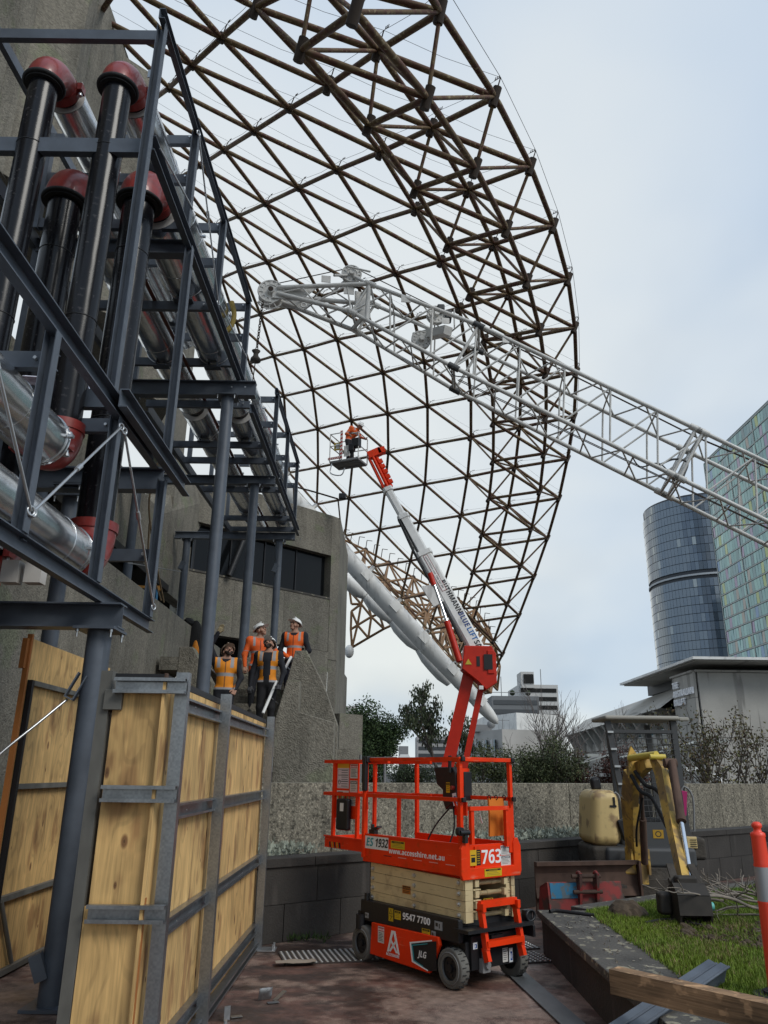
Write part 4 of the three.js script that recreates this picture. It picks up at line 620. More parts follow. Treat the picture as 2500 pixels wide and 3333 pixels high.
  sideTxt('9547 7700', 0.062, -0.02, 0.485, 0.4315, white, t, 1.05); sidePanel(0.075, 0.12, -0.21, 0.5, 0.4315, warnS, t); sidePanel(0.1, 0.08, -0.1, 0.51, 0.4315, yellowS, t); sidePanel(0.11, 0.075, 0.52, 0.5, 0.4315, infoS, t); sidePanel(0.12, 0.07, 0.34, 0.412, 0.4325, yellowS, t); sidePanel(0.06, 0.065, 0.45, 0.412, 0.4325, infoS, t); sidePanel(0.06, 0.05, -0.62, 0.44, 0.4315, infoS, t);
  // wheels
  for (const x of [-0.69, 0.69]) for (const z of [0.4, -0.4]) {
    const w = P('wheel', (() => { const pr = [[0.1, -0.055], [0.155, -0.055], [0.168, -0.045], [0.17, -0.02], [0.17, 0.02], [0.168, 0.045], [0.155, 0.055], [0.1, 0.055]].map((p) => new THREE.Vector2(...p)); return new THREE.LatheGeometry(pr, 36).rotateX(Math.PI / 2).translate(x, 0.17, z); })(), tyre);
    P('rim', new THREE.LatheGeometry([[0.08, 0.0], [0.115, 0.015], [0.13, 0.052], [0.138, 0.057], [0.13, 0.06]].map((p) => new THREE.Vector2(...p)), 30).rotateX(z > 0 ? Math.PI / 2 : -Math.PI / 2).translate(x, 0.17, z), midGrey, w);
    P('hub', [cyl(0.1, 0.06, 24, x, 0.17, z + Math.sign(z) * 0.005, 'z'), cyl(0.035, 0.1, 14, x, 0.17, z + Math.sign(z) * 0.01, 'z'), ...[0, 1, 2, 3, 4].map((i) => cyl(0.008, 0.012, 6, x + 0.06 * Math.cos(i * 1.257), 0.17 + 0.06 * Math.sin(i * 1.257), z + Math.sign(z) * 0.038, 'z'))], black, w);
    const tr = []; if (x > 0) for (let i = 0; i < 18; i++) tr.push(bx(0.004, 0.018, 0.045, 0, 0.17, 0.02).rotateZ(i / 18 * 6.283).translate(x, 0.17, z), bx(0.004, 0.018, 0.045, 0, 0.17, -0.025).rotateZ(i / 18 * 6.283 + 0.17).translate(x, 0.17, z)); if (tr.length) P('tread', tr, rubber, w);
  }
  P('knuckle', [bx(0.1, 0.14, 0.1, -0.73, 0.4, 0.38), cyl(0.06, 0.14, 14, -0.73, 0.37, 0.42), cyl(0.03, 0.1, 12, -0.66, 0.6, 0.4)], black);
  // scissor stack: four arm layers each side plus pins
  for (let i = 0; i < 4; i++) for (const s of [1, -1]) {
    const y = 0.612 + i * 0.094; P('scissor_arm', [prof(secR(0.05, 0.09), [-0.66, y + 0.012, s * 0.33], [0.8, y - 0.016, s * 0.33])], cream);
    P('scissor_arm', [prof(secR(0.05, 0.088), [-0.64, y - 0.016, s * 0.265], [0.79, y + 0.012, s * 0.265])], cream);
    for (const x of [-0.62, 0.07, 0.73]) P('pivot_pin', [cyl(0.022, 0.02, 16, x, y, s * 0.362, 'z'), cyl(0.012, 0.03, 10, x, y, s * 0.366, 'z')], zinc);
    if (s > 0) P('arm_end', [bx(0.012, 0.092, 0.1, 0.81, y - 0.015, 0.3), rbx(0.07, 0.012, 0.1, 0.002, 0.79, y + 0.03, 0.2), bx(0.075, 0.06, 0.05, 0.79, y - 0.01, 0.2), bx(0.075, 0.06, 0.05, 0.79, y - 0.01, -0.2)], cream);
    P('cross_tube', [cyl(0.022, 0.6, 14, 0.77, y - 0.012, 0, 'z'), cyl(0.026, 0.05, 14, 0.77, y - 0.012, 0.12 - i * 0.06, 'z')], cream);
  }
  sidePanel(0.13, 0.075, -0.05, 0.745, 0.3575, print(80, 48, (c) => { c.fillStyle = '#b0651a'; c.fillRect(0, 0, 80, 48); c.fillStyle = '#1c1510'; c.fillRect(3, 3, 74, 20); c.fillStyle = '#c8761e'; c.font = 'bold 15px sans-serif'; c.fillText('CAUTION', 7, 19); c.fillStyle = '#2a1b0e'; c.fillRect(6, 30, 66, 4); c.fillRect(6, 38, 60, 4); }), t);
  P('sticker', bx(0.002, 0.05, 0.13, 0.822, 0.72, 0.05), yellowS); 
  P('hydraulic_cylinder', [rod([-0.5, 0.62, 0], [0.4, 0.86, 0], 0.045, 14), rod([0.4, 0.86, 0], [0.62, 0.9, 0], 0.025, 12)], black);
  // entry ladder on the near end
  P('ladder', [...[0.19, -0.29].flatMap((z) => [prof(secR(0.04, 0.06), [0.86, 0.66, z], [0.92, 0.33, z]), bx(0.1, 0.07, 0.04, 0.86, 0.68, z), bx(0.06, 0.12, 0.045, 0.92, 0.29, z, 0, 0, 0.3)]), bx(0.05, 0.06, 0.5, 0.85, 0.705, -0.05), bx(0.07, 0.05, 0.5, 0.92, 0.38, -0.05)], lift);
  P('socket_box', [rbx(0.06, 0.12, 0.1, 0.008, 0.86, 0.19, 0.16), cyl(0.032, 0.03, 16, 0.9, 0.2, 0.16, 'x'), bx(0.05, 0.08, 0.03, 0.85, 0.28, 0.16)], midGrey);
  P('front_panel', [bx(0.12, 0.28, 0.62, 0.78, 0.3, 0), rbx(0.03, 0.1, 0.16, 0.005, 0.85, 0.38, -0.02)], black);
  P('sticker', bx(0.002, 0.12, 0.07, 0.8415, 0.24, -0.14), cautionS); P('sticker', bx(0.002, 0.12, 0.05, 0.8415, 0.23, -0.22), blueS); P('sticker', bx(0.002, 0.055, 0.055, 0.8415, 0.36, 0.26), blueS); P('sticker', bx(0.002, 0.045, 0.055, 0.872, 0.34, -0.33), blueS);
  P('grab_hook', [new THREE.TorusGeometry(0.06, 0.014, 8, 18).scale(1, 0.8, 1).rotateY(Math.PI / 2).translate(0.9, 0.56, -0.46)], black);
  // platform tray
  const tray = P('platform', [bx(1.56, 0.02, 0.74, 0.03, 0.965, 0), bx(1.5, 0.04, 0.6, 0.03, 0.93, 0), bx(1.56, 0.28, 0.02, 0.03, 1.09, -0.37), bx(0.02, 0.28, 0.74, 0.8, 1.09, 0)], lift);
  P('toe_board', [bx(1.58, 0.27, 0.018, 0.03, 1.095, 0.385), bx(1.58, 0.02, 0.04, 0.03, 1.235, 0.38)], lift, tray);
  // tread plate strip with raised lozenges
  const loz = []; for (let i = 0; i < 52; i++) for (let j = 0; j < 3; j++) loz.push(bx(0.018, 0.004, 0.004, -0.73 + i * 0.03, 0.975 + j * 0.022, 0.3955, 0, 0, (i + j) % 2 ? 0.7 : -0.7)); P('tread_plate', [bx(1.56, 0.075, 0.004, 0.03, 0.998, 0.3945), ...loz], lift, tray);
  for (let i = 0; i < 5; i++) P('slot', bx(0.13, 0.006, 0.004, -0.32 + i * 0.245, 1.045, 0.3958), i ? std({ color: lin(0.75, 0.35, 0.3), roughness: 0.5 }) : black, tray);
  P('extension_deck', [bx(0.86, 0.02, 0.66, -1.17, 1.05, 0), bx(0.86, 0.12, 0.02, -1.17, 1.1, 0.33), bx(0.86, 0.12, 0.02, -1.17, 1.1, -0.33), bx(0.02, 0.12, 0.66, -1.6, 1.1, 0), bx(0.88, 0.016, 0.03, -1.17, 1.165, 0.34)], lift);
  for (let i = 0; i < 5; i++) P('hazard_stripe', ext([[-0.012, -0.03], [0.014, -0.03], [0.0, 0.03], [-0.026, 0.03]], 0.002).translate(-1.48 + i * 0.05, 1.075, 0.3415), i % 2 ? std({ color: lin(0.5, 0.3, 0.02), roughness: 0.5 }) : black);
  P('end_guard', [ext([[0.4, 0.93], [0.42, 0.97], [0.42, 1.2], [0.37, 1.27], [0.33, 1.27], [0.31, 1.23], [0.31, 1.02], [-0.31, 1.02], [-0.31, 1.23], [-0.33, 1.27], [-0.37, 1.27], [-0.41, 1.2], [-0.41, 0.97], [-0.39, 0.93]].map(([z, y]) => [-z, y]).reverse(), 0.03, 0.005).rotateY(Math.PI / 2).translate(0.815, 0, 0)], lift, tray);
  P('number_plate', bx(0.012, 0.2, 0.44, 0.82, 1.115, 0.0), lift, tray);
  const endTxt = (s, size, z, y, mat) => P('lettering', letters(s, size, 0.002).rotateY(Math.PI / 2).translate(0.8265, y, z), mat, tray);
  endTxt('763', 0.125, 0.135, 1.055, white);
  P('sticker', bx(0.002, 0.14, 0.15, 0.8275, 1.115, 0.22), print(96, 96, (c) => { c.fillStyle = '#cfa51a'; c.fillRect(0, 0, 96, 96); c.fillStyle = '#111'; c.fillRect(60, 0, 36, 96); c.fillRect(10, 30, 40, 6); c.fillRect(14, 46, 34, 30); c.fillStyle = '#cfa51a'; for (let i = 0; i < 6; i++) c.fillRect(66, 10 + i * 14, 24, 4); }), tray);
  P('sticker', bx(0.002, 0.09, 0.14, 0.8275, 1.165, -0.21), cautionS, tray); P('sticker', bx(0.002, 0.09, 0.14, 0.8275, 1.07, -0.21), cautionS, tray); P('sticker', bx(0.002, 0.07, 0.24, 0.8525, 0.975, 0.0), yellowS, tray);
  sideTxt('www.accesshire.net.au', 0.05, -0.3, 1.075, 0.3945, white, tray, 1.14);
  sidePanel(0.42, 0.14, -0.52, 1.165, 0.3955, std({ color: lin(0.75, 0.77, 0.78), roughness: 0.5 }), tray, 'name_plate'); sideTxt('ES', 0.085, -0.705, 1.122, 0.3985, teal, tray, 1.0, 0.2); sideTxt('1932', 0.085, -0.545, 1.122, 0.3985, black, tray, 0.88, 0.2);
  sidePanel(0.23, 0.075, -0.15, 1.165, 0.3955, yellowS, tray);
  // guard rails: square tube
  const R = secR(0.038, 0.038), bar = (a, b, n = 'guard_rail') => P(n, prof(R, a, b, Math.abs(P3(a).x - P3(b).x) + Math.abs(P3(a).z - P3(b).z) < 0.01 ? V(1, 0, 0) : UP), lift);
  for (const z of [0.37, -0.35]) {
    bar([-0.78, 2.03, z], [0.8, 2.03, z]); bar([-0.78, 1.645, z], [0.82, 1.645, z]); bar([-1.66, 2.01, z - Math.sign(z) * 0.045], [-0.4, 2.01, z - Math.sign(z) * 0.045]); bar([-1.66, 1.64, z - Math.sign(z) * 0.045], [-0.4, 1.64, z - Math.sign(z) * 0.045]);
    bar([-0.74, 1.0, z + Math.sign(z) * 0.03], [-0.74, 2.01, z + Math.sign(z) * 0.03], 'rail_post'); bar([0.79, 1.0, z], [0.79, 2.01, z], 'rail_post'); bar([-1.46, 1.1, z - Math.sign(z) * 0.05], [-1.46, 1.99, z - Math.sign(z) * 0.05], 'rail_post'); bar([-0.98, 1.1, z - Math.sign(z) * 0.05], [-0.98, 1.62, z - Math.sign(z) * 0.05], 'rail_post');
  }
  bar([-1.64, 2.01, -0.3], [-1.64, 2.01, 0.3]); bar([-1.64, 1.64, -0.3], [-1.64, 1.64, 0.3]); bar([0.81, 2.03, -0.36], [0.81, 2.03, 0.36]); bar([0.0, 1.0, -0.36], [0.0, 2.0, -0.36], 'rail_post'); bar([-1.64, 1.05, -0.3], [-1.64, 2.0, -0.3], 'rail_post');
  for (const p of [[0.83, 2.03, 0.36], [0.83, 2.03, -0.36], [0.84, 1.645, 0.37], [0.84, 1.645, -0.35]]) P('end_cap', rbx(0.03, 0.046, 0.046, 0.008, ...p), black);
  P('latch', [rbx(0.06, 0.36, 0.05, 0.01, -0.72, 1.87, 0.415), rbx(0.1, 0.07, 0.06, 0.012, -0.72, 2.03, 0.4)], black); for (const [a, b] of [[[-0.74, 1.62, 0.37], [-0.68, 1.5, 0.4]], [[0.79, 1.5, 0.37], [0.7, 1.63, 0.37]]]) P('gusset', rod(a, b, 0.01, 6), lift);
  // swing gate with arm bar at the near end
  bar([0.87, 1.565, -0.22], [0.87, 1.565, 0.33], 'gate_bar'); bar([0.86, 1.24, 0.29], [0.86, 1.55, 0.29], 'gate_bar'); bar([0.86, 1.2, -0.2], [0.86, 1.55, -0.2], 'gate_bar'); P('gate_plate', [bx(0.014, 0.42, 0.06, 0.83, 1.35, -0.29), bx(0.012, 0.12, 0.04, 0.845, 1.48, -0.25), bx(0.012, 0.12, 0.04, 0.845, 1.27, -0.25)], lift);
  P('door_stop', [cyl(0.04, 0.05, 16, 0.85, 1.36, 0.44, 'x'), cyl(0.025, 0.12, 12, 0.87, 1.35, 0.4, 'z'), bx(0.04, 0.09, 0.04, 0.86, 1.3, 0.38)], black);
  // sign board, document box, controller, pouch, cable
  const sb = P('sign_board', [bx(0.46, 0.62, 0.012, -1.22, 1.68, 0.3)], lift); sidePanel(0.24, 0.28, -1.3, 1.845, 0.3075, print(128, 144, (c) => { c.fillStyle = '#d6c9cf'; c.fillRect(0, 0, 128, 144); c.fillStyle = '#d9a520'; c.fillRect(0, 0, 128, 26); c.fillStyle = '#b98c9c'; for (let i = 0; i < 3; i++) c.strokeRect(6, 34 + i * 36, 116, 32); c.fillStyle = '#555'; for (let i = 0; i < 8; i++) c.fillRect(44, 38 + i * 13, 70, 4); c.beginPath(); c.arc(24, 108, 12, 0, 6.3); c.lineWidth = 3; c.stroke(); }), sb);
  sidePanel(0.24, 0.16, -1.3, 1.6, 0.3075, print(128, 88, (c) => { c.fillStyle = '#d8d8d4'; c.fillRect(0, 0, 128, 88); for (const x of [10, 72]) { c.fillStyle = '#2f7d3b'; c.fillRect(x, 30, 46, 54); c.fillStyle = '#d9b521'; c.fillRect(x + 6, 30, 34, 48); c.fillStyle = '#b3202a'; c.fillRect(x + 12, 30, 22, 42); } c.fillStyle = '#333'; c.fillRect(6, 8, 60, 5); }), sb);
  sidePanel(0.145, 0.16, -1.085, 1.9, 0.3075, dangerS, sb); sidePanel(0.145, 0.13, -1.085, 1.73, 0.3075, cautionS, sb); sidePanel(0.145, 0.13, -1.085, 1.58, 0.3075, cautionS, sb);
  P('document_box', [rbx(0.24, 0.35, 0.07, 0.03, -1.2, 1.42, 0.36), rbx(0.2, 0.04, 0.075, 0.015, -1.2, 1.57, 0.36)], black); sidePanel(0.07, 0.09, -1.19, 1.5, 0.397, whitePlain, t);
  P('controller', [ext([[-0.2, 1.95], [0.1, 1.95], [0.14, 1.9], [0.16, 1.62], [-0.02, 1.52], [-0.06, 1.6], [-0.06, 1.72], [-0.16, 1.78]], 0.1, 0.008).translate(-0.05, 0, -0.33), rbx(0.1, 0.3, 0.12, 0.01, 0.17, 1.76, -0.3), rod([0.03, 1.9, -0.2], [0.04, 2.08, -0.2], 0.02, 8)], black); P('controller_guard', bx(0.02, 0.33, 0.12, 0.2, 1.78, -0.27), lift); sidePanel(0.06, 0.11, -0.02, 1.74, -0.2185, yellowS, t); P('stop_button', cyl(0.022, 0.04, 14, 0.07, 1.74, -0.2, 'z'), redFit); P('tag_card', bx(0.06, 0.13, 0.003, 0.1, 1.62, -0.205, 0, 0, 0.15), blueS);
  P('back_plate', bx(0.2, 0.14, 0.02, 0.03, 1.52, -0.36), lift);
  P('power_cable', pipe([[-0.05, 1.55, -0.3], [-0.2, 1.35, -0.2], [-0.3, 1.15, -0.15], [-0.2, 1.05, -0.12], [-0.02, 1.08, -0.15], [0.03, 1.3, -0.25], [-0.02, 1.53, -0.3]], 0.009, 8, 40), rubber);
  P('pedal', [bx(0.1, 0.08, 0.05, -0.62, 1.25, 0.36), bx(0.14, 0.02, 0.06, -0.6, 1.3, 0.34, 0, 0, 0.3), cyl(0.02, 0.12, 8, -0.66, 1.28, 0.34)], black);
  const pouch = P('document_pouch', (() => { const g = new THREE.BoxGeometry(0.02, 0.36, 0.24, 2, 10, 8), p = g.attributes.position; for (let i = 0; i < p.count; i++) p.setX(i, p.getX(i) + 0.012 * Math.sin(p.getZ(i) * 9) + 0.01 * Math.cos(p.getY(i) * 8)); g.computeVertexNormals(); return g.translate(0.72, 1.47, -0.2); })(), std({ color: lin(0.62, 0.17, 0.012), roughness: 0.8 })); P('pouch_tie', [-0.12, 0, 0.1].map((z) => new THREE.TorusGeometry(0.022, 0.005, 6, 10).rotateY(0).translate(0.73, 1.66, -0.2 + z)), black, pouch);
  P('strap_tag', [rod([0.35, 1.6, -0.33], [0.37, 1.45, -0.33], 0.003, 4), bx(0.02, 0.07, 0.004, 0.375, 1.42, -0.33, 0, 0, 0.4)], whitePlain);
}

// ---------- mini excavator ----------
{
  const t = thing('mini_excavator', 'muddy yellow mini excavator with its dark bucket resting on the lawn', 'excavator');
  const P = (n, g, m, par = t) => mesh(n, g, m, par);
  // tracks run towards the camera's left, body above them
  for (const [x, z] of [[3.25, -12.6], [4.75, -12.9]]) { const tr = P('track', [rbx(0.34, 0.42, 1.9, 0.17, x, 0.22, z)], muddySteel); const lugs = []; for (let i = 0; i < 15; i++) lugs.push(bx(0.36, 0.035, 0.05, x, 0.435, z - 0.88 + i * 0.125), bx(0.36, 0.05, 0.035, x, 0.22, z + 0.955)); P('track_lug', lugs, muddySteel, tr); }
  P('undercarriage', bx(1.2, 0.22, 1.1, 4.0, 0.36, -12.8), muddySteel);
  P('track', [rbx(1.5, 0.36, 0.32, 0.15, 4.4, 0.22, -11.75, 0.35)], muddySteel);
  P('turntable', cyl(0.5, 0.16, 28, 4.0, 0.53, -12.8), muddySteel);
  P('body', [rbx(1.35, 0.28, 1.05, 0.06, 4.05, 0.74, -12.95), rbx(0.8, 0.45, 0.5, 0.05, 4.15, 0.95, -13.2), bx(0.52, 0.55, 0.05, 4.14, 0.95, -12.6)], darkGrey);
  P('side_hood', (() => { const g = new RoundedBoxGeometry(0.44, 0.8, 0.95, 6, 0.14), p = g.attributes.position; for (let i = 0; i < p.count; i++) { const y = p.getY(i) / 0.8 + 0.5; p.setX(i, p.getX(i) * (1.06 - 0.16 * y * y) + 0.03 * y); } g.computeVertexNormals(); return g.translate(3.42, 1.28, -12.95); })(), diggerCream); P('lower_skirt', rbx(0.5, 0.34, 0.95, 0.07, 3.43, 0.72, -12.95), muddySteel);
  P('hood_latch', [bx(0.03, 0.12, 0.03, 3.56, 1.52, -12.48), bx(0.1, 0.03, 0.03, 3.54, 1.45, -12.48)], blackMetal);
  P('mirror_cover', rbx(0.16, 0.22, 0.14, 0.06, 3.42, 1.76, -12.95, 0, 0, 0.15), blackMetal);
  const rb = P('side_box', rbx(0.34, 0.32, 0.4, 0.06, 4.76, 0.86, -12.75), muddySteel); P('lamp_box', rbx(0.16, 0.17, 0.04, 0.015, 4.7, 0.95, -12.54), diggerCream, rb); for (let i = 0; i < 4; i++) P('lamp_bar', bx(0.1, 0.008, 0.008, 4.72, 0.9 + i * 0.03, -12.515), blackMetal, rb);
  // seat, levers, window guard
  P('seat', [rbx(0.42, 0.12, 0.4, 0.04, 4.2, 1.2, -13.1), rbx(0.42, 0.5, 0.12, 0.04, 4.2, 1.5, -13.32)], rubber); for (const x of [3.78, 4.58]) P('control_lever', [rod([x, 1.1, -12.85], [x + 0.02, 1.42, -12.8], 0.012, 6), new THREE.SphereGeometry(0.03, 8, 6).translate(x + 0.02, 1.43, -12.8)], blackMetal);
  P('hand_rail', [pipe([[3.6, 1.1, -12.55], [3.55, 1.55, -12.55], [3.65, 1.62, -12.55], [3.74, 1.2, -12.55]], 0.016, 6), pipe([[4.82, 1.1, -12.7], [4.85, 1.6, -12.7], [4.7, 1.72, -12.7], [4.65, 1.2, -12.7]], 0.016, 6)], midGrey);
  P('rag', rbx(0.1, 0.36, 0.03, 0.01, 4.68, 1.5, -12.65, 0, 0, -0.15), std({ color: lin(0.35, 0.02, 0.12), roughness: 0.9 })); P('tool_can', [rbx(0.12, 0.3, 0.1, 0.02, 3.68, 1.12, -12.5, 0, 0, 0.3)], blackMetal);
  const rops = P('canopy_frame', [prof(secR(0.07, 0.09), [3.84, 1.05, -12.75], [3.63, 2.72, -12.75], V(1, 0, 0)), prof(secR(0.07, 0.09), [4.72, 1.05, -12.75], [4.68, 2.74, -12.75], V(1, 0, 0)), prof(secR(0.06, 0.08), [4.52, 1.05, -13.35], [4.46, 2.7, -13.35], V(1, 0, 0)), prof(secR(0.06, 0.08), [3.9, 1.05, -13.35], [3.8, 2.7, -13.35], V(1, 0, 0)), bx(0.95, 0.06, 0.07, 4.16, 2.56, -12.75)], darkGrey);
  P('canopy_roof', [rbx(1.2, 0.07, 0.85, 0.034, 4.16, 2.77, -13.05), rbx(0.16, 0.06, 0.06, 0.02, 4.84, 2.76, -12.7)], std({ color: lin(0.33, 0.31, 0.27), roughness: 0.7 }), rops);
  const grid = []; for (let i = 0; i <= 11; i++) { const u = i / 11; grid.push(rod([3.9 + u * 0.78, 1.12, -12.72], [3.72 + u * 0.92, 2.54, -12.72], 0.005, 4)); } for (let j = 0; j <= 17; j++) { const v = j / 17; grid.push(rod([3.88 - v * 0.18, 1.12 + v * 1.42, -12.71], [4.7 - v * 0.04, 1.12 + v * 1.42, -12.71], 0.005, 4)); } P('mesh_guard', grid, darkGrey);
  for (let i = 0; i < 6; i++) { const v = i / 5; P('guard_clip', bx(0.09, 0.03, 0.03, 3.82 - v * 0.17, 1.25 + v * 1.3, -12.69), zinc); }
  const st = P('warning_plate', bx(0.16, 0.12, 0.006, 4.22, 1.06, -12.572), print(48, 40, (c) => { c.fillStyle = '#a8821e'; c.fillRect(0, 0, 48, 40); c.strokeStyle = '#222'; c.lineWidth = 4; c.beginPath(); c.arc(24, 20, 12, 0, 6.3); c.stroke(); }));
  // boom: bent box arm, drawn as side outline and set towards the camera
  const arm = (pts, th, name, mat) => { // ribbon of box sections through [point, height]
    const g = []; for (let i = 0; i < pts.length - 1; i++) { const [a, ha] = pts[i], [b, hb] = pts[i + 1], A = P3(a), B = P3(b), z = B.clone().sub(A).normalize(), x = V(0.9, 0, -0.42).normalize(), y = z.clone().cross(x).normalize(), x2 = y.clone().cross(z).normalize(); const c = (p, h) => [p.clone().addScaledVector(x2, th / 2).addScaledVector(y, h / 2), p.clone().addScaledVector(x2, -th / 2).addScaledVector(y, h / 2), p.clone().addScaledVector(x2, -th / 2).addScaledVector(y, -h / 2), p.clone().addScaledVector(x2, th / 2).addScaledVector(y, -h / 2)]; const q = c(A, ha), w = c(B, hb); for (let k = 0; k < 4; k++) g.push(quad(q[k], q[(k + 1) % 4], w[(k + 1) % 4], w[k])); g.push(quad(q[3], q[2], q[1], q[0]), quad(w[0], w[1], w[2], w[3])); } return P(name, g, mat); };
  const boom = arm([[[3.74, 0.58, -12.3], 0.17], [[3.65, 1.1, -12.02], 0.21], [[3.57, 1.56, -11.72], 0.27], [[3.5, 1.9, -11.3], 0.24], [[3.56, 2.06, -10.72], 0.13]], 0.11, 'boom', diggerYellow);
  P('boom_bracket', [bx(0.22, 0.36, 0.26, 3.76, 0.6, -12.25), rbx(0.18, 0.16, 0.26, 0.03, 3.58, 0.64, -12.1), bx(0.03, 0.34, 0.3, 3.88, 0.72, -12.2), bx(0.03, 0.34, 0.3, 3.64, 0.72, -12.2)], diggerYellow); P('boom_plate', ext([[-0.1, 0], [0.1, 0], [0.06, 0.3], [-0.03, 0.42], [-0.08, 0.3]], 0.03).rotateY(0.2).translate(3.46, 1.86, -11.05), diggerYellow, boom);
  P('boom_cylinder', [rod([3.78, 0.72, -11.95], [3.68, 1.32, -11.55], 0.05, 14), rod([3.68, 1.32, -11.55], [3.6, 1.75, -11.25], 0.028, 12)], rustySteel);
  const armM = arm([[[3.6, 2.12, -10.6], 0.1], [[3.62, 1.95, -10.45], 0.17], [[3.5, 1.45, -9.95], 0.14], [[3.28, 0.82, -9.08], 0.1]], 0.09, 'dipper_arm', diggerYellow);
  P('arm_cylinder', [rod([3.4, 2.12, -11.0], [3.6, 2.16, -10.5], 0.045, 16), cyl(0.036, 0.2, 12, 3.61, 2.13, -10.5, 'x')], std({ color: lin(0.6, 0.46, 0.07), roughness: 0.45 }));
  const cylB = P('bucket_cylinder', [rod([3.69, 2.06, -10.22], [3.54, 1.42, -9.7], 0.052, 16), cyl(0.06, 0.15, 14, 3.68, 2.05, -10.26, 'x'), cyl(0.058, 0.07, 14, 0, 0, 0).applyQuaternion(new THREE.Quaternion().setFromUnitVectors(UP, V(-0.15, -0.64, 0.52).normalize())).translate(3.54, 1.42, -9.7)], rustySteel); P('piston_rod', rod([3.54, 1.42, -9.7], [3.37, 0.84, -9.12], 0.026, 14), chrome, cylB);
  // hoses
  for (const [i, pts] of [[[3.44, 1.95, -10.95], [3.5, 1.78, -10.75], [3.56, 1.72, -10.5], [3.6, 1.5, -10.2], [3.54, 1.2, -9.95]], [[3.72, 1.85, -10.4], [3.82, 1.86, -10.5], [3.86, 1.6, -10.5], [3.8, 1.2, -10.4]], [[3.4, 1.9, -11.0], [3.46, 1.7, -10.85], [3.52, 1.62, -10.6], [3.54, 1.3, -10.2]], [[3.62, 1.6, -11.3], [3.6, 1.2, -11.6], [3.64, 0.95, -11.8]], [[3.72, 2.08, -10.5], [3.78, 2.0, -10.7], [3.8, 1.7, -10.9]]].entries()) P('hose', pipe(pts, i === 3 ? 0.016 : 0.026, 8, 24), rubber);
  P('link', [prof(secR(0.025, 0.08), [3.19, 0.98, -9.22], [3.17, 0.74, -9.0], V(1, 0, 0)), prof(secR(0.025, 0.08), [3.41, 0.98, -9.2], [3.43, 0.76, -9.0], V(1, 0, 0)), cyl(0.028, 0.36, 12, 3.3, 0.83, -9.1, 'x'), cyl(0.028, 0.36, 12, 3.3, 0.72, -9.0, 'x')], muddySteel);
  // bucket: curved back, two cheeks, teeth
  const cheek = [[0, 0], [0.12, 0.05], [0.16, 0.2], [0.1, 0.36], [-0.02, 0.4], [-0.14, 0.3], [-0.16, 0.12], [-0.1, -0.02]];
  const bk = P('bucket', [ext(cheek, 0.02).rotateY(Math.PI / 2).translate(3.1, 0.42, -8.95), ext(cheek, 0.02).rotateY(Math.PI / 2).translate(3.42, 0.42, -8.95), ...cheek.slice(0, 6).map((p, i) => { const q = cheek[i + 1]; return prof(secR(0.33, 0.02), [3.26, 0.42 + p[1], -8.95 - p[0]], [3.26, 0.42 + q[1], -8.95 - q[0]], V(0, 0.2, 1)); }), rbx(0.22, 0.14, 0.14, 0.03, 3.27, 0.82, -9.02), rbx(0.14, 0.22, 0.14, 0.04, 3.03, 0.62, -9.05)], std({ map: muddySteel.map, color: lin(0.5, 0.48, 0.46), roughness: 0.7 })); for (let i = 0; i < 4; i++) P('tooth', new THREE.ConeGeometry(0.03, 0.12, 5).rotateX(Math.PI).translate(3.13 + i * 0.09, 0.42, -8.9), muddySteel, bk);
  P('pin_cap', cyl(0.04, 0.03, 12, 3.46, 0.62, -8.86, 'x'), std({ color: lin(0.12, 0.45, 0.4), roughness: 0.5 }));
  // dozer blade
  const bl = P('dozer_blade', (() => { const g = []; const A = V(2.15, 0, -11.55), B = V(3.68, 0, -11.95), pr = [[0, 0.3], [-0.06, 0.42], [-0.07, 0.6], [-0.02, 0.72]]; for (let i = 0; i < 3; i++) g.push(quad(A.clone().add(V(0, pr[i][1], pr[i][0])), B.clone().add(V(0, pr[i][1], pr[i][0])), B.clone().add(V(0, pr[i + 1][1], pr[i + 1][0])), A.clone().add(V(0, pr[i + 1][1], pr[i + 1][0])))); return merge([...g, prof(secR(0.03, 0.62), A.clone().add(V(0, 0.4, -0.09)), B.clone().add(V(0, 0.4, -0.09))), prof(secR(0.1, 0.05), A.clone().add(V(0, 0.725, -0.03)), B.clone().add(V(0, 0.725, -0.03))), bx(0.03, 0.5, 0.14, 3.69, 0.5, -11.95)]); })(), rustySteel);
}
